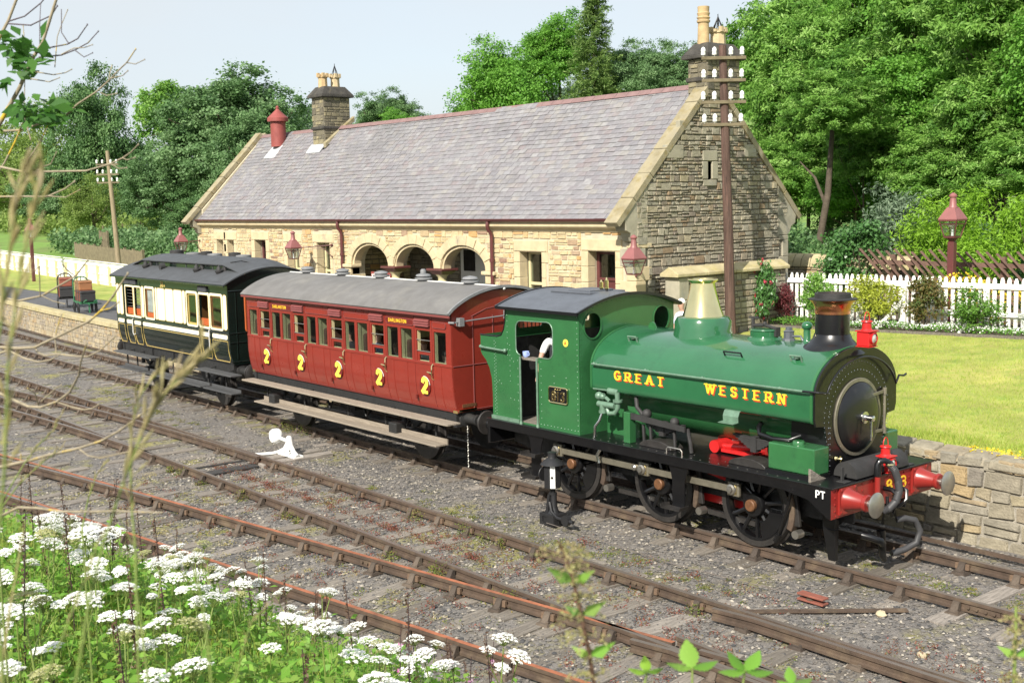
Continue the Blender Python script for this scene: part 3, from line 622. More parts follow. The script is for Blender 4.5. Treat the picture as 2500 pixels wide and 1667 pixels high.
cl=stack(-31.9,-31.05,9.83,11.0,7.0,9.1,.42,[(-31.48,10.1,.17,.52,'pot_buff','crown'),(-31.48,10.65,.17,.52,'pot_pale','spike')],False)
MB().hexa([(-31.05,9.75,7.16),(-30.85,9.75,7.16),(-30.85,11.1,8.2),(-31.05,11.1,8.2),(-31.05,9.75,7.36),(-30.85,9.75,7.36),(-30.85,11.1,8.4),(-31.05,11.1,8.4)]).build('saddle_coping','coping',cl,bevel=.02)
MB().hexa([(-32.05,9.55,6.99),(-31.0,9.55,6.99),(-31.0,9.82,7.27),(-32.05,9.82,7.27),(-32.05,9.55,7.03),(-31.0,9.55,7.03),(-31.0,9.82,7.33),(-32.05,9.82,7.33)]).build('lead_flashing','lead',cl)
stack(-12.7,-12.05,10.16,11.46,7.6,8.62,.42,[(-12.4,10.42,.15,.95,'pot_buff','tall'),(-12.4,11.0,.2,.46,'pot_pale','spike')],True)
v=MB().lathe([(.31,7.4),(.31,8.45)],(-35.0,10.0,0),'z',20).build('roof_ventilator','ventred',bl,smooth=30)
MB().lathe([(.31,8.40),(.43,8.42),(.43,8.54),(.43,8.56),(.09,8.88),(.06,8.93),(.08,8.98),(0,9.08)],(-35.0,10.0,0),'z',20).build('ventilator_cowl','ventred',v,smooth=30)
MB().hexa([(-35.45,9.5,6.93),(-34.55,9.5,6.93),(-34.55,9.95,7.4),(-35.45,9.95,7.4),(-35.4,9.52,6.99),(-34.6,9.52,6.99),(-34.6,9.97,7.46),(-35.4,9.97,7.46)]).build('lead_flashing','lead',v)
st.make(300)
# running-in board in the porch
sg=thing('platform_sign','dark red enamel sign with white lettering under the left arch','sign',(-24.5,8.0,.93))
MB().box(-25.25,-24.05,8.0,8.05,2.44,2.70).build('board','ventred',sg); m=MB(); text(m,'NORTH EASTERN',(-25.2,7.998,2.52),(1,0,0),(0,0,1),.10,th=.2,width=1.1); m.build('lettering','white',sg); MB().box(-25.1,-24.2,8.01,8.05,.95,2.44).build('stand','maroon',sg)
# ---------------- platform, retaining wall, lawn ----------------
pe=lambda x:1.75+off(x)*1.25
plat=MB(); xs=lin(-120,-25,50)+[-20,-14,-9.4]; V=[];F=[]
for x in xs: V+= [(x,pe(x)+.3,.915),(x,7.6,.925),(x,pe(x)+.3,-.3)]
for i in range(len(xs)-1): F+=[(3*i,3*i+3,3*i+4,3*i+1),(3*i+2,3*i+5,3*i+3,3*i)]
plat.add(V,F); tag(plat.build('platform','asphalt',fix=True),kind='structure')
pw=thing('platform_wall','long low stone platform wall with a pale coping edge beside the track','wall',(-40,1.9,-.2))
m=MB();V=[];F=[]
for x in xs: V+=[(x,pe(x)+.05,-.3),(x,pe(x)+.05,.75),(x,pe(x)+.35,.75)]
for i in range(len(xs)-1): F+=[(3*i,3*i+3,3*i+4,3*i+1),(3*i+1,3*i+4,3*i+5,3*i+2)]
pwb=m.add(V,F).build('wall_core','mortar_ret',pw)
s3=Stones(); q=rubble(55,.95,(.13,.25),(.18,.48),u0=-64,v0=-.2); s3.add(q,lambda u,v,d:(u,pe(u)+.05-d,v),pwb,'stone_plat',.03); s3.make(300)
x=-70
while x<-9.6:
    w=rnd.uniform(.8,1.2); m=MB(); a,b=pe(x),pe(x+w); h=rnd.uniform(-.004,.004)
    m.hexa([(x+.004,a-.04,.75),(x+w-.004,b-.04,.75),(x+w-.004,b+.42,.75),(x+.004,a+.42,.75),(x+.004,a-.04,.925+h),(x+w-.004,b-.04,.925+h),(x+w-.004,b+.42,.925+h),(x+.004,a+.42,.925+h)]); m.build('edge_slab','coping_yellow',pw,bevel=.012); x+=w
rw=thing('retaining_wall','rough stone retaining wall in front of the lawn beyond the engine','wall',(-2,2.2,-.2))
rz=lambda x:1.13-.02*x
m=MB().hexa([(-9.4,2.13,-.35),(6,2.13,-.35),(6,2.6,-.35),(-9.4,2.6,-.35),(-9.4,2.16,1.08),(6,2.16,1.0),(6,2.6,1.0),(-9.4,2.6,1.08)]).build('wall_core','mortar_ret',rw)
s4=Stones(); q=rubble(8.4,1.36,(.12,.29),(.24,.62),u0=-4.6,v0=-.25); s4.add(q,lambda u,v,d:(u,2.13+.02*v-d,v),m,'stone_ret',.035,gap=.011,bev=.014,jit=.024); s4.make(300)
x=-9
while x<4.5:
    w=rnd.uniform(.25,.6); m=MB(); y=2.1+rnd.uniform(-.03,.03); z=rz(x)
    m.hexa([(x,y,z-.15),(x+w-.015,y+rnd.uniform(-.03,.03),z-.15),(x+w-.015,y+.45,z-.1),(x,y+.45,z-.1),(x+.02,y+.03,z+rnd.uniform(-.08,.04)),(x+w-.03,y+rnd.uniform(.02,.1),z+rnd.uniform(-.08,.04)),(x+w-.03,y+.42,z+.02),(x+.02,y+.42,z+.02)]); m.build('coping_stone','stone_ret_obj',rw,bevel=.025); x+=w
def lawn_z(x,y): return 1.06+max(0,min(1,(y-3)/8.3))*(.52+.03*(x+8.5))+.012*hsh(x,y)-(.10 if y<3.0+.25*hsh(x*.8,2) else 0)
lawn=grid('lawn','grass',lin(-10.9,14,110),lin(2.45,11.28,50),lawn_z)
grid('flower_bed','bed_soil',lin(-11.1,14,40),lin(11.33,15.8,14),lambda x,y:1.60+.028*(x+8.5)+.03*hsh(x*2,y*2)+.015*(y-11.3))
o=MB()
for i in range(13): x=-11.2+i*2; o.hexa([(x,11.26,lawn_z(x,11.2)-.1),(x+1.99,11.26,lawn_z(x+2,11.2)-.1),(x+1.99,11.32,lawn_z(x+2,11.2)-.1),(x,11.32,lawn_z(x,11.2)-.1),(x,11.26,lawn_z(x,11.2)+.07),(x+1.99,11.26,lawn_z(x+2,11.2)+.07),(x+1.99,11.32,lawn_z(x+2,11.2)+.07),(x,11.32,lawn_z(x,11.2)+.07)])
tag(o.build('bed_edging','sleeper'),'weathered timber edging board between lawn and flower bed','edging')
grid('platform_lawn','grass',lin(-110,-38.5,90),lin(5.6,13.5,10),lambda x,y:.935+.01*hsh(x,y)+.03*(y>6.3)+max(0,y-10)*.1)
def hill_z(x,y): return .9+max(0,y-13)*(.02+.05*max(0,min(1,(x+60)/40)))+ (max(0,y-70)*.09)+max(0,-60-x)*.012
grid('grass_field','field',lin(-330,60,60),lin(13.4,420,70),lambda x,y:hill_z(x,y)+.06*hsh(x*.3,y*.3))
# low garden wall running back along the gable
lw=thing('garden_wall','low stone wall with pale pitched coping beside the telegraph pole','wall',(-11.3,10,1.4))
lc=MB().box(-11.5,-11.12,8.05,12.3,1.2,3.02).build('wall_core','mortar_grey',lw); s5=Stones()
s5.add(rubble(4.2,1.75,(.1,.2),(.2,.5),u0=8.08,v0=1.25),lambda u,v,d:(-11.12+d,u,v),lc,'stone_grey',.03); s5.make(200)
for z0,z1 in ((1.25,1.85),(1.86,2.42),(2.43,3.0)): block(lw,'ashlar_grey',-11.55,-11.07,7.98,8.35,z0,z1,'pier_stone',.02)
for y0,y1 in ((7.86,9.0),(9.01,10.1),(10.11,11.2),(11.21,12.35)): MB().plate([[(-11.62,3.02),(-11.0,3.02),(-11.0,3.1),(-11.31,3.27),(-11.62,3.1)]],'xz',y0,y1).build('coping_stone','coping_yellow',lw,bevel=.015)
cw=thing('field_wall','dry stone wall with rounded cope stones behind the white fence','wall',(-12,15.6,1.6)); cc=MB().box(-15,-9.5,15.5,15.9,1.2,2.9).build('wall_core','mortar_grey',cw)
x=-14.5
while x<-9.6:
    w=rnd.uniform(.25,.36); MB().sheet(arc(15.7,2.85,.27,.38,180,0,8),'yz',x+.01,x+w-.01).add([(x+.01,15.45,2.85),(x+.01,15.95,2.85),(x+.01,15.7,3.22)],[(0,1,2)]).build('cope_stone','coping_yellow',cw,smooth=50); x+=w
s6=Stones(); s6.add(rubble(5.4,1.0,(.14,.24),(.25,.5),u0=-15,v0=1.85),lambda u,v,d:(u,15.5-d,v),cc,'stone_plat',.04); s6.make(100)
# ---------------- saddle tank locomotive ----------------
pm('green',(.035,.15,.052),.24,amp=.12,scale=2.2,coat=.45,bump=.03,bscale=7,spots=[(3.2,.56,.78,(.028,.10,.042)),(30,.68,.76,(.05,.08,.045))]); pm('green_tank',(.028,.14,.058),.16,amp=.1,scale=1.5,coat=.8,bump=.025,bscale=4,spots=[(2.4,.56,.8,(.022,.10,.045)),(26,.69,.77,(.05,.09,.05))])
pm('black',(.006,.006,.007),.32,amp=.35,scale=4,coat=.25,spots=[(5,.6,.8,(.03,.028,.025))]); pm('black_dull',(.03,.029,.029),.7,amp=.35,scale=5,bump=.2); pm('oily',(.035,.032,.03),.4,amp=.4,scale=8,bump=.15)
pm('roofdark',(.105,.115,.135),.42,amp=.12,scale=3); pm('bufferred',(.30,.025,.02),.33,amp=.08,scale=4,coat=.3); pm('lampred',(.60,.02,.02),.35,amp=.12,scale=14,coat=.2)
pm('brass',(.86,.74,.38),.13,metal=1,amp=.06); pm('copper',(.62,.26,.13),.24,metal=1,amp=.15,scale=3); pm('steel',(.42,.40,.36),.38,metal=.9,amp=.2,scale=6); pm('rodsteel',(.23,.21,.16),.45,metal=.6,amp=.25,scale=6)
pm('brightsteel',(.62,.62,.60),.22,metal=1,amp=.1); pm('axlebrown',(.16,.075,.035),.5,metal=.3,amp=.3,scale=14); pm('yellow',(.80,.50,.03),.5,amp=.05); pm('yellowpale',(.85,.68,.08),.5,amp=.05); pm('letterred',(.55,.05,.02),.5); pm('hose',(.055,.055,.058),.55,amp=.2)
pm('pipegreen',(.13,.22,.155),.4,metal=.2,amp=.25,scale=10); pm('lens',(.55,.55,.48),.1,amp=.05,coat=.6); pm('coal',(.012,.012,.013),.6,bump=1,bscale=20)
lo=thing('saddle_tank_locomotive','green saddle tank steam locomotive lettered GREAT WESTERN at the head of the train','locomotive',(-3.6,0,0))
def P(mb,name,mat,par=None,sm=None,bv=0): return mb.build(name,mat,par or lo,smooth=sm,bevel=bv)
# running plate, valances, frames
P(MB().box(-7.28,.03,-1.215,1.215,1.166,1.19),'running_plate','black',bv=.004)
for s in (-1,1):
    y0,y1=(-1.205,-1.185) if s<0 else (1.185,1.205)
    P(MB().plate([[(-7.25,1.164),(-.002,1.164),(-.002,.762),(-.06,.775),(-.36,.97),(-.8,1.04),(-7.25,1.04)]],'xz',y0,y1),'valance','black')
    f=MB(); f.plate([[(-7.2,1.16),(-.04,1.16),(-.04,.6),(-.6,.55),(-6.3,.55),(-7.2,.7)]],'xz',s*.6,s*.63); P(f,'frame_plate','black_dull')
    P(MB().tube([(-.05,s*1.15,.79),(-.36,s*1.15,.99)],.022,6),'stay','black')
m=MB(); text(m,'PT',(-.24,-1.206,1.03),(1,0,0),(0,0,1),.09,th=.2,serif=False,gap=.2); P(m,'side_lettering','white')
P(MB().box(-7.0,-.1,-.58,.58,1.0,1.05),'stretcher_plate','black_dull')
P(MB().box(-3.0,-1.95,-.585,-.5,.42,1.02),'motion_plate','lampred'); P(MB().box(-3.0,-1.95,.5,.585,.42,1.02),'motion_plate','lampred'); m=MB(); m.bar((-2.95,-.645,.95),(-2.2,-.645,.83),.03,.05); P(m,'inside_motion','lampred')
m=MB(); m.lathe([(.095,-.62),(.095,-.3)],(-2.5,0,1.29),'y',18); m.tube([(-2.45,-.5,1.29),(-1.85,-.5,1.34)],.045,10); m.box(-2.4,-1.8,-.58,-.2,1.22,1.27); P(m,'motion_shaft','lampred',sm=40)
P(MB().box(-2.7,-1.75,-.3,.3,1.05,1.5),'frame_lining','bufferred')
# buffer beams and buffers
b=P(MB().box(-.03,0,-1.2,1.2,.758,1.164),'buffer_beam','bufferred',bv=.004); P(MB().box(-7.27,-7.2,-1.2,1.2,.74,1.164),'rear_beam','black',bv=.01)
rv=MB()
for y in [-1.1+.2*i for i in range(12)]:
    for z in (.79,1.13): rv.ball((.003,y,z),.018,6,(.5,1,1))
for y in (-1.12,-.62,-.5,.5,.62,1.12):
    for z in (.86,.95,1.04): rv.ball((.003,y,z),.018,6,(.5,1,1))
P(rv,'rivet','bufferred',b)['kind']='stuff'
m=MB(); text(m,'813',(.001,.06,.93),(0,1,0),(0,0,1),.145,th=.17,serif=False,gap=.2,width=.5,dep=.003); P(m,'number_lettering','yellow',b)
def buffer(sx,x0,y,red):
    m=MB(); m.box(min(x0,x0+sx*.03),max(x0,x0+sx*.03),y-.185,y+.185,.80,1.16); 
    m.lathe([(.16,sx*.03),(.145,sx*.05),(.092,sx*.28),(.105,sx*.29),(.115,sx*.30),(.115,sx*.33),(.1,sx*.345),(.06,sx*.345)],(x0,y,.985),'x',24)
    for a in (-.15,.15):
        for c in (-.15,.15): m.ball((x0+sx*.03,y+a,.98+c),.025,6,(.6,1,1))
    o=P(m,'buffer','bufferred' if red else 'black',sm=40)
    P(MB().lathe([(.048,sx*.3),(.048,sx*.45)],(x0,y,.985),'x',14),'plunger','steel',o,sm=40)
    P(MB().lathe([(.06,sx*.425),(.15,sx*.44),(.17,sx*.452),(.172,sx*.465),(.16,sx*.475),(0,sx*.484)],(x0,y,.985),'x',32),'buffer_head','steel',o,sm=40)
for y in (-.864,.864): buffer(1,0,y,True); buffer(-1,-7.27,y,False)
# coupling hook, vacuum pipe and hoses
m=MB(); m.tube([(0,0.02,.98),(.12,.02,.98),(.2,.02,.93),(.2,.02,.86),(.14,.02,.85)],.035,8); m.tube([(.1,.1,.9),(.12,.12,.75),(.12,.02,.62),(.12,-.08,.75),(.1,-.06,.9)],.025,8); m.tube([(.05,.28,.98),(.17,.3,.93),(.2,.25,.82),(.15,.16,.74),(.08,.1,.72)],.03,8); P(m,'coupling','black',sm=40)
P(MB().tube([(.05,-.22,.70),(.05,-.22,1.2)],.04,12).lathe([(.055,.76),(.055,.8)],(.05,-.22,0),'z',12).box(0,.06,-.32,-.2,.75,.79),'vacuum_pipe','bufferred',sm=40)
P(MB().tube([(.05,-.22,1.2),(.05,-.22,1.36),(.06,-.2,1.4),(.1,-.13,1.41),(.15,-.06,1.36)],[.055,.045,.045,.042,.04],12),'pipe_elbow','black',sm=50)
pts=[];R=[]
ctl=[(.13,-.08,1.37),(.18,-.02,1.27),(.21,.03,1.12),(.22,.04,.98),(.2,.0,.84),(.15,-.09,.74),(.08,-.15,.70)]
for i in range(len(ctl)-1):
    for k in range(12): t=k/12; pts.append(tuple(ctl[i][q]*(1-t)+ctl[i+1][q]*t for q in range(3))); R.append(.048 if k%2 else .055)
P(MB().tube(pts,R,10),'vacuum_hose','hose',sm=60); P(MB().lathe([(.052,-.015),(.058,0),(.052,.015)],(.14,-.07,1.35),'z',12),'hose_clip','brass')
P(MB().tube([(.05,.25,.5),(.12,.35,.52),(.18,.5,.48),(.22,.58,.32),(.2,.52,.15),(.12,.35,.07),(.05,.15,.04)],.045,10),'steam_hose','hose',sm=60)
P(MB().tube([(0,-.5,.42),(.1,-.45,.4),(.2,-.35,.35),(.2,-.3,.3)],.05,10).tube([(.1,-.2,.45),(.12,-.18,.1),(.1,-.1,.02)],[.06,.05,.04],10),'brake_hose','black',sm=60)
# wheels
def wheel(x,s,cw,crank):
    Y=lambda d:s*d
    w=P(MB().lathe([(.53,Y(.69)),(.485,Y(.70)),(.475,Y(.76)),(.485,Y(.815)),(.535,Y(.82))],(x,0,.61),'y',40,caps=False),'wheel','black',sm=35)
    P(MB().lathe([(.535,Y(.68)),(.645,Y(.68)),(.645,Y(.70)),(.615,Y(.715)),(.608,Y(.822)),(.53,Y(.826)),(.53,Y(.80))],(x,0,.61),'y',48,caps=False),'tyre','oily',w,sm=30)
    P(MB().lathe([(.185,Y(.68)),(.185,Y(.84)),(.165,Y(.87)),(.10,Y(.88))],(x,0,.61),'y',24),'hub','black',w,sm=35)
    P(MB().lathe([(.088,Y(.86)),(.088,Y(.93)),(.075,Y(.945)),(.01,Y(.945))],(x,0,.61),'y',20),'axle_end','axlebrown',w,sm=35)
    for k in range(11):
        a=2*PI*k/11+.2; c,q=cos(a),sin(a)
        P(MB().tube([(x+.12*c,Y(.770),.61+.12*q),(x+.3*c,Y(.775),.61+.3*q),(x+.49*c,Y(.77),.61+.49*q)],[.042,.03,.036],6),'spoke','black',w,sm=50)
    pr=arc(x,.61,.51,.51,cw-34,cw+34,12)+arc(x,.61,.27,.27,cw+28,cw-28,6)
    P(MB().plate([pr],'xz',Y(.75),Y(.825)),'balance_weight','black',w,bv=.01)
    if s<0:
        px,pz=x-.255,.61+.215
        P(MB().hexa([(x-.13,-.86,.58),(x+.05,-.86,.74),(x+.05,-.80,.74),(x-.13,-.80,.58),(px-.09,-.88,pz-.06),(px+.06,-.88,pz+.09),(px+.06,-.80,pz+.09),(px-.09,-.80,pz-.06)]),'crank','black',w,bv=.02)
WX=(-5.371,-3.362,-1.569)
for x,cw in zip(WX,(-25,150,-40)): wheel(x,-1,cw,1); wheel(x,1,cw,1)
rod=MB()
for a,b2 in ((0,1),(1,2)):
    xa,xb=WX[a]-.255,WX[b2]-.255; rod.hexa([(xa,-1.01,.775),(xb,-1.01,.775),(xb,-.965,.770),(xa,-.965,.770),(xa,-1.01,.880),(xb,-1.01,.880),(xb,-.965,.880),(xa,-.965,.880)]) if a==0 else rod.hexa([(xa+.1,-1.012,.772),(xb,-1.012,.772),(xb,-.967,.772),(xa+.1,-.967,.772),(xa+.1,-1.012,.878),(xb,-1.012,.878),(xb,-.967,.878),(xa+.1,-.967,.878)])
ro=P(rod,'coupling_rod','rodsteel',bv=.006)
for x in WX:
    px=x-.255; P(MB().box(px-.09,px+.13,-1.02,-.955,.72,.93),'rod_end','rodsteel',ro,bv=.02); P(MB().box(px+.04,px+.09,-1.028,-.95,.75,.9),'bush','brass',ro,bv=.006); P(MB().lathe([(.085,-.95),(.085,-1.03),(.075,-1.05),(.05,-1.06),(.045,-1.09),(0,-1.095)],(px,0,.825),'y',20),'crank_pin','steel',ro,sm=35)
P(MB().lathe([(.05,-.95),(.05,-1.04),(.03,-1.06)],(WX[1]-.42,0,.825),'y',16),'knuckle_pin','steel',ro,sm=35)
# brake gear and springs
for x in (-4.62,-2.62,-.85):
    g=P(MB().hexa([(x-.04,-.80,.42),(x+.05,-.80,.42),(x+.05,-.74,.42),(x-.04,-.74,.42),(x-.1,-.80,1.0),(x-.02,-.80,1.0),(x-.02,-.74,1.0),(x-.1,-.74,1.0)]),'brake_hanger','oily',bv=.01)
    P(MB().plate([arc(x-.75,.61,.64,.64,-22,20,6)+arc(x-.75,.61,.73,.73,20,-22,6)],'xz',-.83,-.70),'brake_block','railrust',g,bv=.01)
    P(MB().lathe([(.06,-.86),(.06,-.72)],(x+.02,0,.32),'y',12),'brake_pin','steel',g,sm=35)
P(MB().tube([(-.86,-.9,1.02),(-.9,-.92,.75),(-1.0,-.9,.5),(-1.12,-.86,.25)],.022,8).tube([(-1.1,-.86,.28),(-1.16,-.85,.16)],.045,8),'sand_pipe','black',sm=50)
P(MB().bar((-4.4,-.75,.30),(-3.6,-.75,.30),.03,.07).bar((-2.5,-.75,.32),(-1.6,-.75,.30),.03,.07),'brake_pull_rod','oily')
P(MB().hexa([(-.42,-.80,.5),(-.22,-.80,.5),(-.22,-.70,.5),(-.42,-.70,.5),(-.45,-.80,1.05),(-.2,-.80,1.05),(-.2,-.70,1.05),(-.45,-.70,1.05)]).hexa([(-.33,-.79,.06),(-.22,-.79,.06),(-.22,-.72,.06),(-.33,-.72,.06),(-.42,-.80,.5),(-.22,-.80,.5),(-.22,-.70,.5),(-.42,-.70,.5)]),'guard_iron','black',bv=.008)
def spring(x,z,L,n=6,name='leaf_spring',y=-.80):
    s=MB()
    for k in range(n): l=L*(1-.13*k); s.plate([arc(x,z+1.2-.028*k,l,1.2,-105 if 0 else -100,-80,6)+arc(x,z+1.2-.028*k-.024,l,1.2,-80,-100,6)],'xz',y-.045+.001*k,y+.045-.001*k)
    s.box(x-.05,x+.05,y-.06,y+.06,z-.2,z+.02); return P(s,name,'black_dull')
spring(-3.36,1.56,2.4); spring(-1.57,1.58,2.2)
m=MB(); m.hexa([(-3.95,-1.0,1.58),(-2.75,-1.0,1.52),(-2.75,-.97,1.52),(-3.95,-.97,1.58),(-3.95,-1.0,1.68),(-2.75,-1.0,1.6),(-2.75,-.97,1.6),(-3.95,-.97,1.68)]); m.tube([(-2.78,-.9,1.56),(-2.72,-.9,1.35),(-2.7,-.9,1.2)],.03,8); m.tube([(-3.9,-.85,1.9),(-3.85,-.88,1.75),(-3.7,-.9,1.65)],.035,8); m.ball((-3.62,-.9,1.68),.08,10); m.ball((-3.02,-.92,1.63),.075,10)
for x in (-3.7,-3.55,-3.05): m.tube([(x,-.9,1.5),(x+.02,-.9,1.2)],.025,6)
P(m,'reversing_gear','black_dull',sm=40); P(MB().box(-4.02,-3.88,-1.02,-.88,1.19,1.68),'lever_bracket','green',bv=.006)
for x,w in ((-3.36,.34),(-1.57,.34)): P(MB().plate([arc(x,1.191,w,.12,0,180,10)],'xz',-1.0,-.72),'splasher','oily',bv=.012)
m=MB(); m.tube([(-3.02,-1.1,1.19),(-3.02,-1.1,1.25),(-2.99,-1.1,1.28),(-2.74,-1.1,1.28),(-2.71,-1.1,1.25),(-2.71,-1.1,1.19)],.012,6); P(m,'footplate_handle','steel',sm=50)
def step(x,w,zs,y=-1.2):
    m=MB(); z1=min(zs)-.02
    m.plate([[(x-w,1.04),(x+w,1.04),(x+w*.75,.92),(x+w*.62,.8),(x+w*.62,z1),(x-w*.62,z1),(x-w*.62,.8),(x-w*.75,.92)]],'xz',y+.03,y+.045); o=P(m,'step_plate','black')
    for z in zs: P(MB().sheet([(x-w*.95,z+.05),(x-w*.9,z),(x+w*.9,z),(x+w*.95,z+.05)],'xz',y-.16,y+.04,.01),'tread','oily',o)
step(-5.98,.2,(.72,.34)); step(-2.72,.2,(.42,))
# boiler, tank, smokebox
P(MB().lathe([(.64,-4.8),(.64,-.95)],(0,0,1.93),'x',40),'boiler','green',sm=30)
P(MB().box(-4.82,-4.05,-.63,.63,1.05,1.95),'firebox','green',bv=.05)
tp=arc(0,2.31,.96,.6,0,180,28)+[(-.96,2.05)]+arc(-.88,2.01,.08,.08,180,270,5)+[(-.62,1.93),(.62,1.93)]+arc(.88,2.01,.08,.08,270,360,5)+[(.96,2.05)]
P(MB().plate([tp],'yz',-4.81,-.475),'saddle_tank','green_tank',sm=35)
for x in (-4.80,-.50): P(MB().sheet([(a*1.006,2.31+(c-2.31)*1.008) for a,c in tp[:34]],'yz',x-.02,x+.02,.006),'tank_beading','green')
P(MB().plate([arc(0,1.93,.66,.66,0,180,20)+[(-.68,1.2),(.68,1.2)]],'yz',-1.05,-.47),'smokebox','black')
fp=[(a*1.005,2.31+(c-2.31)*1.01) for a,c in tp[:29]]+[(-.965,2.0),(-.93,1.9),(-.74,1.88),(-.70,1.72),(-.70,1.195),(.70,1.195),(.70,1.72),(.74,1.88),(.93,1.9),(.965,2.0)]
fr_=P(MB().plate([fp],'yz',-.472,-.44),'smokebox_front','black',bv=.008)
rv=MB()
for k in range(56):
    a=2*PI*k/56; rv.ball((-.438,.655*cos(a),1.93+.655*sin(a)),.0115,5,(.6,1,1)) if sin(a)>-.4 else 0
for k in range(44): a=PI*(-.12+1.24*k/43); rv.ball((-.438,.755*cos(a),1.95+.755*sin(a)),.011,5,(.6,1,1))
for y in (-.62,.62,-.66,.66):
    for k in range(9): rv.ball((-.438,y,1.25+.075*k),.0115,5,(.6,1,1))
P(rv,'rivet','brightsteel',fr_)['kind']='stuff'
P(MB().lathe([(.545,-.44),(.55,-.425),(.54,-.415),(.495,-.413),(.49,-.44)],(0,0,1.925),'x',64,caps=False),'door_ring','rodsteel',sm=40)
dr=P(MB().lathe([(.488,-.44),(.488,-.405),(.46,-.385),(.36,-.35),(.2,-.325),(0,-.315)],(0,0,1.925),'x',56),'smokebox_door','black',sm=40)
h=MB(); h.lathe([(.085,-.33),(.085,-.30),(.04,-.295),(.04,-.17),(.028,-.165),(0,-.16)],(0,0,1.93),'x',20)
for y,a in ((-.03,.30),(.05,.27)): h.tube([(-.2 if y<0 else -.24,y*.3,1.93),(-.19 if y<0 else -.23,y,1.93-a)],.016,8)
P(h,'door_handle','brightsteel',dr,sm=40)
for z in (2.22,1.66): P(MB().bar((-.36,.12,z-.02 if z>2 else z+.03),(-.405,.60,z),.045,.02,(1,0,0)).lathe([(.03,-.05),(.03,.05)],(-.40,.61,z),'z',10),'hinge_strap','rodsteel',dr,bv=.004)
P(MB().tube([(-.4,.61,1.62),(-.4,.61,2.26)],.02,8),'hinge_pin','rodsteel',dr)
P(MB().tube([(-.43,-.52,1.42),(-.36,-.52,1.42),(-.33,-.5,1.42)],.02,8).ball((-.41,-.52,1.42),.035,8).tube([(-.35,-.5,1.46),(-.35,-.5,1.37)],.012,6),'drain_cock','brass',sm=40)
hr=MB(); hr.tube([(-4.73,-1.02,2.375),(-.60,-1.02,2.385)],.016,8); hr.tube([(-4.73,1.02,2.375),(-.60,1.02,2.385)],.016,8)
for s in (-1,1):
    for x in (-4.7,-3.55,-2.4,-1.0): hr.ball((x,s*1.0,2.38),.027,8); hr.tube([(x,s*.95,2.38),(x,s*1.02,2.38)],.012,6)
P(hr,'handrail','pipegreen',sm=50)
hr=MB(); hr.tube([(-.60,-1.02,2.385),(-.36,-1.0,2.39)]+[(-.36,.86*cos(math.radians(a)),2.14+.63*sin(math.radians(a))) for a in range(160,15,-8)]+[(-.36,.9,2.42),(-.36,1.02,2.40),(-.36,1.08,2.42)],.016,8); P(hr,'front_handrail','black',sm=50)
for x,y in ((-4.15,-.62),(-.95,-.66)):
    m=MB(); z=2.31+.6*math.sqrt(1-(y/.96)**2); m.tube([(x-.09,y-.03,z-.02),(x-.09,y-.06,z+.06),(x+.09,y-.06,z+.06),(x+.09,y-.03,z-.02)],.016,6); m.lathe([(.055,-.01),(.06,.012)],(x,y,z+.03),'z',12); P(m,'lamp_iron','pipegreen',sm=40)
y=-.72; z=2.31+.6*math.sqrt(1-(y/.96)**2); P(MB().tube([(-2.2,y,z-.01),(-2.2,y-.04,z+.06),(-1.88,y-.04,z+.06),(-1.88,y,z-.01)],.014,6),'grab_handle','black',sm=50)
P(MB().plate([[(-4.45,2.9),(-4.25,2.9),(-4.3,2.98),(-4.35,3.0),(-4.4,2.98)]],'xz',-.01,.01),'lifting_lug','green')
P(MB().lathe([(.47,2.80),(.46,2.9),(.445,2.95),(.445,3.08),(.40,3.15),(.3,3.17)],(-3.26,0,0),'z',40),'dome_base','green_tank',sm=40)
P(MB().lathe([(.325,3.16),(.315,3.19),(.275,3.3),(.225,3.48),(.195,3.62),(.19,3.68),(.215,3.70),(.24,3.73),(.235,3.745),(.17,3.745),(.16,3.70)],(-3.26,0,0),'z',40),'safety_valve_cover','brass',sm=50)
f=P(MB().lathe([(.27,2.87),(.25,2.93),(.215,2.94),(.215,3.02),(.23,3.03),(.22,3.05),(0,3.06)],(-2.05,0,0),'z',28),'tank_filler','green_tank',sm=35)
P(MB().tube([(-2.27,0,2.95),(-2.27,0,3.2)],.028,8).bar((-2.34,0,3.2),(-2.16,0,3.2),.03,.03).tube([(-2.26,0,3.08),(-2.05,0,3.1),(-1.84,0,3.06)],.025,8).ball((-2.05,0,3.12),.035,8).box(-1.86,-1.8,-.05,.05,2.95,3.08),'filler_clamp','black_dull',f,sm=40)
P(MB().lathe([(.1,2.89),(.09,2.93),(.075,2.94),(.075,3.03),(.085,3.04),(.05,3.06),(.05,3.1)],(-1.61,0,0),'z',8).tube([(-1.55,0,2.97),(-1.4,0,2.98),(-1.36,0,2.92)],.018,6),'top_feed','roofdark',sm=35)
P(MB().lathe([(.09,2.87),(.06,2.92),(.052,2.93),(.052,3.1)],(-1.29,0,0),'z',14).ball((-1.29,0,3.14),.083,14,(1,1,.8)),'tank_vent','green_tank',sm=40)
ch=P(MB().lathe([(.46,2.80),(.42,2.87),(.33,2.93),(.275,2.99),(.25,3.06)],(-.86,0,0),'z',36).lathe([(.24,3.04),(.238,3.36)],(-.86,0,0),'z',36),'chimney','black',sm=40)
P(MB().lathe([(.245,3.345),(.245,3.37),(.242,3.42),(.265,3.48),(.31,3.53),(.335,3.545)],(-.86,0,0),'z',40),'chimney_cap','copper',ch,sm=40)
P(MB().lathe([(.335,3.543),(.34,3.555),(.25,3.57),(.248,3.635),(.205,3.635),(.2,3.5)],(-.86,0,0),'z',40),'chimney_rim','black_dull',ch,sm=30); P(MB().lathe([(.2,3.5),(0,3.5)],(-.86,0,0),'z',20),'flue','dark',ch)
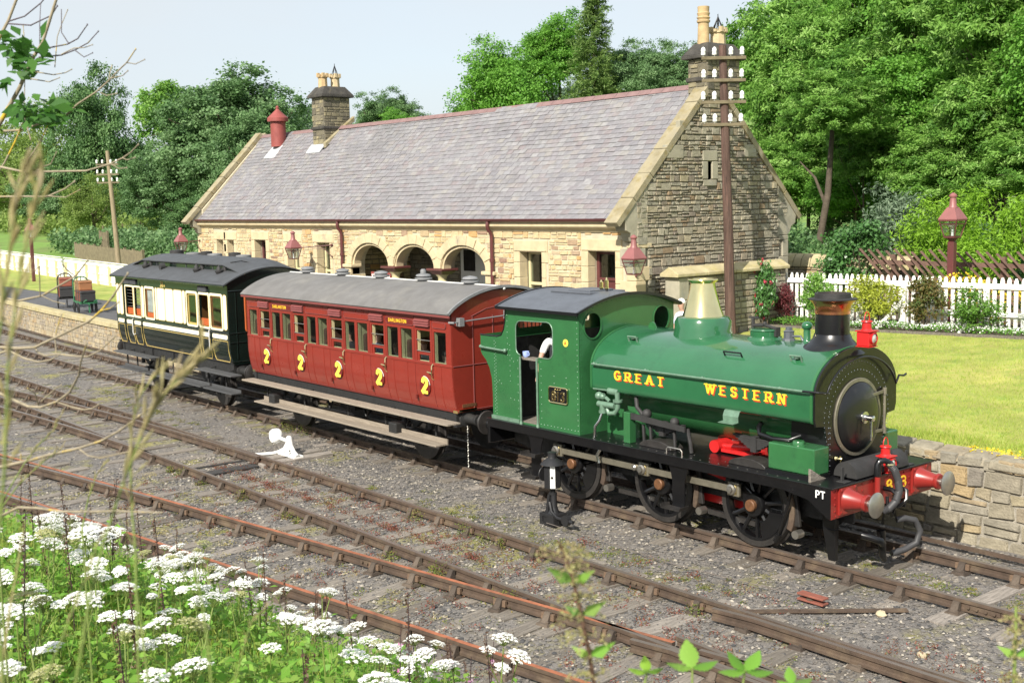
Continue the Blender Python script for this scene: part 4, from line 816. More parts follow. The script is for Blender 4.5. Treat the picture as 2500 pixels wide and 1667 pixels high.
# sandboxes, valve cover, brackets
for s in (-1,1):
    y0,y1=(-1.0,-.66) if s<0 else (.66,1.0)
    sb=P(MB().box(-1.19,-.42,y0,y1,1.24,1.61),'sandbox','green',bv=.018); P(MB().lathe([(.085,1.60),(.085,1.64),(.075,1.655),(0,1.655)],(-.8,(y0+y1)/2,0),'z',18),'sandbox_lid','green',sb,sm=35); P(MB().box(-1.22,-.4,y0-.03 if s<0 else y0,y1 if s<0 else y1+.03,1.19,1.24),'sandbox_base','black',sb)
P(MB().plate([arc(-.19,1.21,.185,.21,0,180,14)],'xz',-.62,.62),'valve_cover','black_dull',sm=35)
P(MB().hexa([(-.42,-1.12,1.19),(-.38,-1.12,1.19),(-.38,-.78,1.19),(-.42,-.78,1.19),(-.42,-1.12,1.37),(-.38,-1.12,1.37),(-.38,-.9,1.24),(-.42,-.9,1.24)]),'wood_chock','sleeper')
for y in (-.80,.72): P(MB().box(-.12,-.1,y-.03,y+.03,1.19,1.39).box(-.16,-.02,y-.07,y+.07,1.19,1.205),'lamp_bracket','black_dull',bv=.004)
m=MB()
for i in range(26): m.ball((-4.6+.175*i,-1.13,1.19),.012,5,(1,1,.6))
for i in range(12): m.ball((-4.7+.3*i,-.95,1.19),.012,5,(1,1,.6))
P(m,'rivet','steel')['kind']='stuff'
# injector pipework on the side
m=MB(); m.tube([(-4.78,-.93,1.96),(-4.45,-.93,1.97),(-4.3,-.93,1.96)],.025,8); m.tube([(-4.42,-.93,1.96),(-4.2,-.93,1.955)],.06,12); m.tube([(-4.6,-1.0,1.74),(-4.22,-1.0,1.74)],.05,12); m.tube([(-4.22,-.95,1.95),(-4.2,-.95,1.72),(-4.26,-.97,1.62),(-4.38,-.98,1.6),(-4.42,-.98,1.68)],.042,10); m.tube([(-4.5,-1.0,1.74),(-4.5,-1.0,1.62)],.055,12); m.lathe([(.07,1.6),(.07,1.64)],(-4.5,-1.0,0),'z',10); m.ball((-4.62,-.97,1.86),.07,10); m.ball((-4.52,-.98,1.86),.06,10); m.lathe([(.08,1.8),(.08,1.84)],(-4.21,-.95,0),'z',12); m.tube([(-4.45,-.98,1.85),(-4.36,-.98,1.8)],.03,8); m.tube([(-4.5,-1.0,1.84),(-4.5,-1.0,1.92)],.02,6)
P(m,'injector','pipegreen',sm=40); P(MB().tube([(-4.5,-1.02,1.6),(-4.52,-1.06,1.48),(-4.58,-1.1,1.38),(-4.6,-1.1,1.2)],.024,10).tube([(-4.47,-1.1,1.02),(-4.52,-1.12,.92),(-4.48,-1.12,.8)],.03,8),'injector_pipe','brightsteel',sm=50)
P(MB().sheet([(-1.05,1.93),(-1.08,1.9),(-1.1,1.8),(-1.14,1.78)],'yz',-1.95,-1.7,.008),'tank_step','pipegreen') if 0 else P(MB().sheet([(-.86,1.98),(-.97,1.95),(-1.0,1.88),(-1.0,1.8),(-1.12,1.79)],'yz',-2.0,-1.72,.008),'tank_step','pipegreen')
P(MB().tube([(-1.55,-.7,1.78),(-1.5,-.82,1.75),(-1.45,-.86,1.66),(-1.2,-.88,1.63),(-.95,-.85,1.64),(-.85,-.72,1.7)],.035,10),'steam_pipe','black',sm=50)
# cab
PRE={o.name for o in bpy.data.objects}
co=[(-4.83,1.19),(-4.83,3.21),(-6.7,3.21),(-6.72,2.92),(-6.76,2.79),(-6.83,2.69),(-6.95,2.66),(-7.42,2.66),(-7.42,2.36),(-7.38,2.30),(-7.27,2.21),(-7.18,2.08),(-7.12,1.9),(-7.10,1.6),(-7.10,1.19)]
dh=[(-6.32,1.215),(-5.85,1.215),(-5.85,2.375)]+arc(-5.6,2.50,.13,.125,270,360,4)+arc(-5.61,2.85,.14,.14,0,90,4)+arc(-6.3,2.83,.13,.14,90,180,4)+arc(-6.31,2.5,.12,.12,180,265,4)
for s in (-1,1):
    cs=P(MB().plate([co,dh],'xz',s*1.185,s*1.2),'cab_side','green')
    P(MB().tube([(a,s*1.2,b_) for a,b_ in dh[2:]],.012,6),'window_beading','pipegreen',cs,sm=60); P(MB().tube([(a,s*1.2,b_) for a,b_ in co[2:8]],.014,6),'edge_beading','pipegreen' if s>0 else 'black',cs,sm=60)
    for x in (-6.30,-5.86): P(MB().tube([(x,s*1.225,1.2),(x,s*1.225,2.36)],.02,8).lathe([(.035,1.19),(.025,1.24)],(x,s*1.225,0),'z',8),'handrail','pipegreen',cs,sm=50)
    P(MB().tube([(-7.36,s*1.27,2.45),(-6.68,s*1.27,2.43)],.02,8).ball((-7.36,s*1.25,2.45),.035,8).ball((-6.68,s*1.25,2.43),.04,8).tube([(-7.36,s*1.2,2.45),(-7.36,s*1.27,2.45)],.015,6).tube([(-6.68,s*1.2,2.43),(-6.68,s*1.27,2.43)],.015,6),'bunker_rail','pipegreen',cs,sm=50)
    rv=MB(); y=s*1.202
    for k in range(22): rv.ball((-4.875,y,1.25+.089*k),.0115,5,(1,.6,1)); rv.ball((-6.99,y,1.28+.06*k),.0105,5,(1,.6,1)) ; rv.ball((-7.03,y,1.31+.06*k),.0105,5,(1,.6,1))
    for k in range(11): rv.ball((-5.80+.085*k,y,1.245),.0115,5,(1,.6,1))
    for k in range(8): rv.ball((-6.66+.0*k,y,2.35+.1*k),.0115,5,(1,.6,1)); rv.ball((-6.6,y,1.9+.09*k),.0105,5,(1,.6,1)); rv.ball((-6.39,y,1.3+.14*k),.0105,5,(1,.6,1))
    for k in range(9): rv.ball((-5.78,y,1.35+.12*k),.0105,5,(1,.6,1))
    for q in ((-6.95,1.85),(-6.9,1.88),(-6.85,1.83),(-6.6,1.6),(-6.5,1.58),(-6.55,2.3),(-6.5,2.25),(-5.45,2.1),(-5.15,2.1),(-5.45,1.98),(-5.15,2.0)): rv.ball((q[0],y,q[1]),.0115,5,(1,.6,1))
    P(rv,'rivet','pipegreen',cs)['kind']='stuff'
    P(MB().bar((-7.12,s*1.21,1.22),(-6.36,s*1.21,1.22),.03,.06,(0,0,1)),'base_angle','pipegreen',cs)
npl=P(MB().plate([rrect(-5.57,-5.10,1.66,1.93,.04)],'xz',-1.225,-1.2),'number_plate','black'); P(MB().tube([(a,-1.226,b_) for a,b_ in rrect(-5.565,-5.105,1.665,1.925,.04)],.011,6,closed=True),'plate_border','brass',npl)
m=MB(); text(m,'813',(-5.50,-1.226,1.70),(1,0,0),(0,0,1),.145,th=.2,serif=False,gap=.14,width=.33,dep=.006); text(m,'PTR',(-5.42,-1.226,1.87),(1,0,0),(0,0,1),.03,serif=False,width=.16) if 0 else [m.ball((-5.40+.06*k,-1.228,1.888),.009,5) for k in range(3)]; P(m,'plate_number','brass',npl)
dk=P(MB().lathe([(.062,-1.2),(.062,-1.205),(0,-1.205)],(-5.15,0,2.68),'y',24),'route_disc','yellowpale'); m=MB(); text(m,'A',(-5.18,-1.2055,2.65),(1,0,0),(0,0,1),.06,th=.18,serif=False); P(m,'disc_letter','letterred',dk)
rf=lambda y:3.205+.215*(1-(y/1.2)**2)
cf=[(-1.19,1.19),(-1.19,3.2)]+[(-1.19+2.38*i/20,rf(-1.19+2.38*i/20)) for i in range(21)]+[(1.19,3.2),(1.19,1.19)]
holes=[arc(s*.87,2.965,.21,.215,0,342,19) for s in (-1,1)]
P(MB().plate([cf]+holes,'yz',-4.845,-4.83),'cab_front','green')
for s in (-1,1): P(MB().lathe([(.205,-.012),(.225,-.012),(.225,.014),(.205,.014)],(-4.83,s*.87,2.965),'x',28,caps=False),'spectacle_ring','green'); None
rv=MB()
for k in range(22): rv.ball((-4.828,-1.155,1.25+.089*k),.0115,5,(.6,1,1))
for k in range(20): y=-1.1+.116*k; rv.ball((-4.828,y,rf(y)-.05),.0105,5,(.6,1,1))
P(rv,'rivet','green')['kind']='stuff'
bk=[(-1.18,2.66),(-1.18,3.2)]+[(-1.18+2.36*i/12,rf(-1.18+2.36*i/12)) for i in range(13)]+[(1.18,3.2),(1.18,2.66)]
P(MB().plate([bk]+[rrect(s*.62-.3,s*.62+.3,2.8,3.1,.05) for s in (-1,1)],'yz',-6.69,-6.675),'cab_back','green'); m=MB()
for s in (-1,1):
    for k in range(6): m.tube([(-6.7,s*.62-.25+.1*k,2.79),(-6.7,s*.62-.25+.1*k,3.11)],.009,5)
P(m,'window_bar','black')
P(MB().plate([[(-1.18,1.19),(1.18,1.19),(1.18,2.66),(-1.18,2.66)]],'yz',-6.62,-6.6),'bunker_front','black_dull'); P(MB().plate([[(-1.185,2.36),(1.185,2.36),(1.185,2.66),(-1.185,2.66)]],'yz',-7.42,-7.41),'bunker_back','green'); P(MB().plate([[(-1.185,1.19),(1.185,1.19),(1.185,2.3),(-1.185,2.3)]],'yz',-7.12,-7.10),'bunker_rear','green')
P(MB().box(-7.4,-6.62,-1.17,1.17,2.38,2.42),'coal','coal'); P(MB().box(-6.6,-4.85,-1.17,1.17,1.2,1.23),'cab_floor','sleeper')
m=MB(); m.lathe([(.62,-5.1),(.62,-4.85)],(0,0,2.0),'x',28); m.box(-5.12,-5.1,-.25,.25,1.6,1.9); P(m,'backhead','black',sm=35); P(MB().tube([(-5.2,-.3,2.3),(-5.2,.3,2.5)],.03,8).ball((-5.15,-.5,2.4),.09,10).ball((-5.15,-.2,2.55),.07,10).tube([(-5.12,.1,2.2),(-5.3,.35,2.35)],.02,6),'cab_fitting','brass',sm=40)
hn=[(y,rf(y)+.0) for y in [-1.31+2.62*i/24 for i in range(25)]]
rfo=P(MB().sheet(hn,'yz',-6.84,-4.74,-.03),'cab_roof','roofdark',sm=50); P(MB().sheet([(y,z+.012) for y,z in hn],'yz',-6.86,-6.82,-.036).sheet([(y,z+.012) for y,z in hn],'yz',-4.76,-4.72,-.036).bar((-6.84,-1.31,3.18),(-4.74,-1.31,3.18),.03,.05),'roof_edge','black',rfo)
P(MB().box(-6.3,-5.3,-.45,.45,3.42,3.45).box(-6.0,-5.45,-.3,.3,3.44,3.475),'roof_hatch','roofdark',rfo,bv=.008); rv=MB()
for x in (-6.7,-5.8,-4.9):
    for k in range(19): y=-1.15+.128*k; rv.ball((x,y,rf(y)+.03),.013,5,(1,1,.6))
P(rv,'rivet','roofdark',rfo)['kind']='stuff'
for x,y,h in ((-5.48,0.02,.17),(-5.33,.0,.23)): P(MB().lathe([(.035,3.42),(.02,3.46),(.03,3.49),(.018,3.5)],(x,y,0),'z',10),'whistle_stem','black_dull',sm=35); P(MB().lathe([(.035,3.5),(.035,3.5+h*.6),(.02,3.5+h*.62),(.012,3.5+h*.8)],(x,y,0),'z',14).lathe([(.045,3.495),(.045,3.51)],(x,y,0),'z',14),'whistle','brass',sm=35)
for o in list(bpy.data.objects):
    if o.name not in PRE and o.parent is lo: o.location.x-=.087; o.scale.y*=1.12/1.2
# tank lettering: yellow letters shaded red
def shaded(txt,x0,x1):
    for dx,dz,dep,mat,nm in ((.018,-.02,.003,'letterred','letter_shade'),(0,0,.0075,'yellow','letter')):
        m=MB(); text(m,txt,(x0+dx,-.9605,2.165+dz),(1,0,0),(0,0,1),.13,th=.25,gap=.58,dep=dep,width=x1-x0,wv=(.78,.5)); P(m,'lettering' if nm=='letter' else 'lettering_shade',mat)
shaded('GREAT',-4.27,-3.2); shaded('WESTERN',-2.36,-.92)
# red oil lamps: things that lift off their irons
def lamp(loc,label,ry=0):
    t=thing('oil_lamp',label,'lamp',loc,'red engine lamps'); x,y,z=loc
    b=P(MB().box(x-.1,x+.1,y-.1,y+.1,z,z+.2),'lamp_body','lampred',t,bv=.012); P(MB().box(x-.115,x+.115,y-.115,y+.115,z+.2,z+.215).box(x-.11,x+.11,y-.11,y+.11,z-.01,z),'flange','lampred',t,bv=.004)
    P(MB().lathe([(.09,z+.21),(.065,z+.24),(.062,z+.33),(.08,z+.335),(.075,z+.35),(0,z+.355)],(x,y,0),'z',18),'chimney','lampred',t,sm=35)
    P(MB().lathe([(.072,.09),(.08,.125),(.07,.13)],(x,y,z+.11),'x',20,caps=False),'lens_rim','lampred',t,sm=40); P(MB().lathe([(.068,.11),(.05,.125),(0,.133)],(x,y,z+.11),'x',18),'lens','lens',t,sm=40)
    P(MB().tube([(x,y-.06,z+.2)]+[(x,y+.06*cos(math.radians(a)),z+.36+.11*sin(math.radians(a))) for a in range(180,-1,-20)]+[(x,y+.06,z+.2)],.007,6),'handle','lampred',t,sm=60)
lamp((-.30,.0,2.93),'red oil lamp on top of the smokebox behind the chimney rim'); lamp((-.06,.13,1.20),'red oil lamp low on the front buffer beam beside the grey hose')
# ---------------- carriages ----------------
pm('coachred',(.27,.034,.022),.3,amp=.1,scale=2,coat=.4,bump=.03,bscale=5,spots=[(2.5,.58,.8,(.20,.03,.02))]); pm('coachred_dk',(.16,.018,.014),.35,amp=.1,coat=.3); pm('louvre_red',(.22,.055,.05),.45,amp=.1)
pm('roofgrey',(.165,.16,.155),.8,amp=.14,scale=2.5,bump=.15,spots=[(1.2,.5,.75,(.23,.22,.20))]); pm('pipewhite',(.62,.62,.6),.6,amp=.1); pm('ventgrey',(.22,.225,.23),.6,amp=.2)
pm('seat',(.10,.045,.028),.9,amp=.3,scale=6); pm('linen',(.68,.60,.34),.6,amp=.05); pm('footboard',(.33,.28,.22),.85,amp=.25,scale=5,bump=.5,stretch=(.5,8,4)); pm('footdark',(.08,.082,.085),.6,amp=.2)
pm('coachdark',(.007,.015,.012),.22,amp=.3,scale=1.5,coat=.5); pm('coachcream',(.78,.73,.56),.35,amp=.05,coat=.2); pm('gold',(.62,.46,.14),.4,amp=.05); pm('orange',(.50,.11,.025),.45,amp=.1); pm('mahogany',(.2,.09,.03),.4,amp=.25,scale=8)
pm('darkroof',(.07,.074,.08),.6,amp=.12,scale=3); pm('frosted',(.33,.37,.35),.35,amp=.3,scale=9); pm('underblack',(.022,.022,.022),.6,amp=.35,scale=6,bump=.2)
def cbuffer(par,sx,x0,y,lf):
    b=P(MB().lathe([(.17,0),(.16,sx*.03),(.1,sx*.05),(.085,sx*.3*lf),(.1,sx*.32*lf),(.1,sx*.4*lf),(.055,sx*.4*lf),(.055,sx*.62*lf)],(x0,y,1.0),'x',18),'buffer','underblack',par,sm=40)
    P(MB().lathe([(.06,sx*.6*lf),(.2,sx*.62*lf),(.22,sx*.64*lf),(.21,sx*.67*lf),(0,sx*.685*lf)],(x0,y,1.0),'x',28),'buffer_head','oily',b,sm=40)
def coach_wheels(par,xs,R=.5):
    for x in xs:
        for s in (-1,1):
            w=P(MB().lathe([(R-.07,s*.7),(R+.025,s*.69),(R+.025,s*.71),(R,s*.72),(R-.003,s*.82),(R-.07,s*.825),(.1,s*.78),(.09,s*.84),(0,s*.84)],(x,0,R),'y',36),'wheel','oily',par,sm=30)
            g=P(MB().plate([[(x-.42,.96),(x-.12,.4),(x-.08,.28),(x+.08,.28),(x+.12,.4),(x+.42,.96),(x+.3,.96),(x+.09,.45),(x-.09,.45),(x-.3,.96)]],'xz',s*.93,s*.95),'axleguard','underblack',par)
            P(MB().box(x-.12,x+.12,min(s*.95,s*1.13),max(s*.95,s*1.13),R-.13,R+.13).box(x-.08,x+.08,min(s*1.13,s*1.16),max(s*1.13,s*1.16),R-.08,R+.1),'axlebox','underblack',g,bv=.02)
            m=MB()
            for k in range(5): l=.75*(1-.16*k); m.plate([arc(x,.77+.9-.02*k,l,.9,-105,-75,8) + arc(x,.77+.9-.018-.02*k,l,.9,-75,-105,8)],'xz',s*1.02-.035,s*1.02+.035)
            for q in (-.4,.4):
                m.bar((x+q*.5,s*1.02,.80),(x+q*1.0,s*1.02,.86),.06,.03); m.lathe([(.05,.68),(.055,.72),(.05,.76),(.055,.80),(.05,.84),(.055,.88),(.04,.92)],(x+q*1.1,s*1.02,0),'z',10)
            P(m,'spring','underblack',par)
# --- red four wheeled carriage ---
rc=thing('red_carriage','red four wheeled railway carriage numbered 2 on its five doors','carriage',(-12.3,0,0))
X0,X1=-16.35,-8.27; CX=[-15.47+1.575*i for i in range(5)]
win=[]
for c in CX: win+=[(c-.76,c-.38,0),(c-.22,c+.22,1),(c+.34,c+.72,0)]
rct=lambda a,b,c,d:[(a,c),(b,c),(b,d),(a,d)]
tum=[(-1.2,2.0),(-1.2,1.8),(-1.195,1.62),(-1.178,1.45),(-1.15,1.3),(-1.1,1.13)]
for s in (-1,1):
    y0,y1=sorted((s*1.2,s*1.175)); sd=P(MB().plate([rct(X0,X1,2.0,2.93)]+[rct(a,b,2.03,2.615) for a,b,_ in win],'xz',y0,y1),'body_side','coachred',rc)
    y0,y1=sorted((s*1.174,s*1.11)); P(MB().plate([rct(X0+.05,X1-.05,1.98,2.93)]+[rct(a+.006,b-.006,2.036,2.609) for a,b,_ in win],'xz',y0,y1),'window_lining','linen',sd)
    P(MB().sheet([(-s*y,z) for y,z in tum] if s>0 else tum,'yz',X0,X1,.0),'lower_panel','coachred',rc,sm=50)
    if s<0:
        P(MB().box(X0,X1,-1.212,-1.199,1.975,2.02),'waist_rail','coachred',sd,bv=.004); P(MB().box(X0,X1,-1.11,-1.09,1.125,1.17),'bottom_rail','coachred_dk',sd,bv=.004)
        m=MB(); g=MB()
        xs=[]
        for c in CX: xs+= [c-.55,c+.55]
        for x in xs: m.tube([(x,y*1.0025,z) for y,z in tum],.007,5)
        for c in CX:
            for x in (c-.29,c+.29): g.tube([(x,y*1.001,z) for y,z in tum],.006,5); g.tube([(x,-1.201,2.0),(x,-1.201,2.9)],.006,5)
        P(m,'panel_bead','coachred',sd); P(g,'door_gap','coachred_dk',sd)
        for i,c in enumerate(CX):
            b=MB()
            for k in range(3): b.hexa([(c-.24,-1.26,2.70+.045*k),(c+.24,-1.26,2.70+.045*k),(c+.24,-1.2,2.715+.045*k),(c-.24,-1.2,2.715+.045*k),(c-.24,-1.235,2.745+.045*k),(c+.24,-1.235,2.745+.045*k),(c+.24,-1.2,2.755+.045*k),(c-.24,-1.2,2.755+.045*k)])
            P(b,'door_ventilator','louvre_red',sd)
            d=P(MB().lathe([(.178,0),(.178,-.007),(.16,-.009),(0,-.009)],(c+.02,-1.186,1.565),'y',32),'class_disc','coachred_dk',sd); d.location.y=-.013
            m=MB(); text(m,'2',(c-.075,-1.196,1.435),(1,0,0),(0,0,1),.26,th=.27,serif=False,width=.19,dep=.003,wv=(.95,.85)); P(m,'class_numeral','yellowpale',d); P(MB().tube([(a,-1.203,z) for a,z in arc(c+.02,1.565,.178,.178,100,10,8)],.008,4),'disc_highlight','pipewhite',d)  # white arc paints a highlight on the disc's upper right rim
            P(MB().tube([(c+.31,-1.21,2.0),(c+.31,-1.245,1.97),(c+.31,-1.25,1.85),(c+.31,-1.245,1.74),(c+.31,-1.2,1.70)],.012,6).tube([(c+.3,-1.24,1.83),(c+.17,-1.25,1.845)],.014,6).ball((c+.31,-1.21,1.985),.02,6),'door_handle','brass',sd,sm=50)
            P(MB().box(c-.31,c-.26,-1.2,-1.175,1.28,1.36),'hinge','coachred_dk',sd)
            for z in (2.22,2.43): P(MB().tube([(c-.22,-1.195,z),(c+.22,-1.195,z)],.008,6),'window_bar','steel',sd)
            P(MB().box(c-.22,c-.16,-1.185,-1.16,2.03,2.21).box(c+.16,c+.22,-1.185,-1.16,2.03,2.21).box(c-.16,c+.16,-1.185,-1.16,2.15,2.21),'dropped_sash','coachred',sd); P(MB().box(c-.16,c+.16,-1.175,-1.17,2.03,2.15),'sash_glass','pane',sd)
            for (a,b2) in ((c-.76,c-.38),(c+.34,c+.72)): P(MB().box(a,b2,-1.19,-1.186,2.03,2.615),'window_pane','pane',sd)
        for i in range(6):
            a=CX[i]-.76 if i<5 else CX[4]+.32; b2=CX[i]-.3 if i<5 else CX[4]+.74
            if 0<i<5: a=CX[i-1]+.33
            lab=i in (1,4); pnl=P(MB().plate([rrect(a,b2,2.69,2.80,.045)],'xz',-1.215,-1.198),'eaves_panel','coachred_dk' if lab else 'coachred',sd,bv=.005); P(MB().tube([(u,-1.212,v) for u,v in rrect(a,b2,2.69,2.80,.045)],.009,5,closed=True),'panel_bead','louvre_red',pnl)
            if lab: m=MB(); text(m,'DARLINGTON',(a+.1,-1.214,2.72),(1,0,0),(0,0,1),.06,th=.19,serif=False,width=.62); P(m,'destination_lettering','yellow',pnl)
        for xx in (X0-.005,X1-.12): P(MB().box(xx,xx+.13,-1.115,-1.095,1.12,1.17),'corner_plate','brass',sd)
ra=lambda y:2.95+.43*(1-(y/1.3)**2)**.85
for xx,n in ((X1,'end_panel'),(X0,'end_panel')):
    ol=[(y*1.0,z) for y,z in tum[::-1]]+[(-1.2,2.93)]+[(-1.2+2.4*i/16,ra(-1.2+2.4*i/16)-.02) for i in range(17)]+[(1.2,2.93)]+[(-y,z) for y,z in tum]
    e=P(MB().plate([ol],'yz',xx-.012,xx+.012),n,'coachred',rc); m=MB(); sx=.014 if xx==X1 else -.014
    for y in (-.72,-.24,.24,.72): m.tube([(xx+sx,y,1.16),(xx+sx,y,2.9)],.012,6)
    m.tube([(xx+sx,-1.19,2.0),(xx+sx,1.19,2.0)],.012,6); m.tube([(xx+sx,-1.1,1.16),(xx+sx,1.1,1.16)],.01,6); m.tube([(xx+sx,-.75,2.9),(xx+sx,-.4,3.02),(xx+sx,0,3.06),(xx+sx,.4,3.02),(xx+sx,.75,2.9)],.01,6)
    P(m,'end_bead','louvre_red' if xx==X1 else 'coachred',e)
P(MB().tube([(X1+.08,-1.2,2.82),(X1+.08,.1,2.87)],.014,8).box(X1+.02,X1+.14,-1.1,-1.0,2.75,2.9).box(X1+.02,X1+.16,.02,.2,2.8,2.96).tube([(X1+.08,.1,2.8),(X1+.08,.1,2.4)],.012,6).tube([(X1-.02,-1.24,2.82),(X1+.1,-1.2,2.82)],.02,8),'alarm_rod','ventgrey',rc)
P(MB().box(X1+.012,X1+.03,-1.09,-.68,1.14,1.19),'end_plate','brass',rc); P(MB().box(X1+.012,X1+.025,-1.0,-.68,1.22,1.28),'builders_plate','axlebrown',rc)
rr=[(-1.3+2.6*i/28,ra(-1.3+2.6*i/28)) for i in range(29)]; ro_=P(MB().sheet(rr,'yz',X0-.06,X1+.07,-.035),'roof','roofgrey',rc,sm=45)
P(MB().box(X0-.06,X1+.07,-1.31,-1.27,2.905,2.95),'cornice','louvre_red',ro_,bv=.006); P(MB().sheet([(y,z+.012) for y,z in rr],'yz',X1+.05,X1+.09,-.05),'roof_rim','ventgrey',ro_,sm=45)
P(MB().tube([(X0,0.0,3.41),(X1+.05,0.0,3.41),(X1+.1,.0,3.36)],.025,8),'gas_pipe','pipewhite',ro_,sm=40)
for i,c in enumerate(CX):
    v=P(MB().lathe([(.17,3.37),(.17,3.40),(.12,3.41),(.12,3.44),(.18,3.45),(.18,3.48),(.13,3.49),(.13,3.51),(.16,3.52),(.14,3.55),(.06,3.57)]+([(.06,3.63),(.04,3.66),(0,3.66)] if i==3 else [(0,3.58)]),(c-.06,.0,0),'z',20),'lamp_top','ventgrey',ro_,sm=35)
fl=MB(); fl.box(X0+.05,X1-.05,-1.1,1.1,1.13,1.2); P(fl,'floor','dark',rc); P(MB().box(X0+.04,X1-.04,-1.17,1.17,2.925,2.945),'ceiling','linen',rc)
for i in range(6):
    x=CX[0]-.785+1.575*i; x=min(max(x,X0+.04),X1-.04); pt=P(MB().box(x-.02,x+.02,-1.1,1.1,1.2,2.92),'partition','linen',rc)
    for s in (-1,1):
        if (i==0 and s<0) or (i==5 and s>0): continue
        P(MB().box(min(x+s*.02,x+s*.14),max(x+s*.02,x+s*.14),-1.08,1.08,1.7,2.38).box(min(x+s*.02,x+s*.5),max(x+s*.02,x+s*.5),-1.08,1.08,1.55,1.7),'seat','seat',pt,bv=.05)
uf=MB(); uf.box(X0+.08,X1-.08,-1.07,-.98,.93,1.125); uf.box(X0+.08,X1-.08,.98,1.07,.93,1.125); uf.box(X0+.05,X0+.15,-1.1,1.1,.85,1.12); uf.box(X1-.15,X1-.05,-1.1,1.1,.85,1.12); uf.box(-13.6,-13.0,-.4,.4,.5,1.1); uf.box(-12.0,-11.2,-.5,.5,.6,1.05)
for x in (-14,-12.5,-11): uf.tube([(x,-.6,.95),(x+.3,-.6,.5),(x+.6,-.6,.95)],.03,6); uf.tube([(x,-1.0,.95),(x+.05,-1.3,.97)],.02,6)
P(uf,'underframe','underblack',rc)
P(MB().box(-15.98,-7.93,-1.60,-1.30,.99,1.025),'upper_footboard','footboard',rc,bv=.006); P(MB().box(-15.45,-8.33,-1.58,-1.32,.545,.58),'lower_footboard','footboard',rc,bv=.006); P(MB().box(-15.45,-8.33,-1.32,-1.295,.545,.66),'footboard_back','footboard',rc)
m=MB()
for x in (-15.3,-13.6,-11.8,-10.4,-8.7): m.tube([(x,-1.06,.98),(x,-1.3,.96),(x,-1.3,.54),(x,-1.5,.535)],.02,6)
P(m,'footboard_bracket','underblack',rc); coach_wheels(rc,(-14.6,-9.72))
for x in (-14.85,-9.95): P(MB().box(x-.13,x+.13,-1.46,-1.2,.5,.78),'axlebox_cover','underblack',rc,bv=.03)
for y in (-.864,.864): cbuffer(rc,1,X1-.05,y,.95); cbuffer(rc,-1,X0+.05,y,.75)
m=MB()
for k in range(16): m.lathe([(.018,0)],(0,0,0),'z',3) if 0 else m.tube([(X1+.15,-1.0+.01*(k%2),.9-.05*k),(X1+.16,-1.0-.01*(k%2),.87-.05*k)],.012,5)
P(m,'hanging_chain','steel',rc); P(MB().tube([(X1-.05,-.1,.95),(X1+.5,-.05,.9),(-7.3,0,.95)],.04,8),'coupling','underblack',rc)
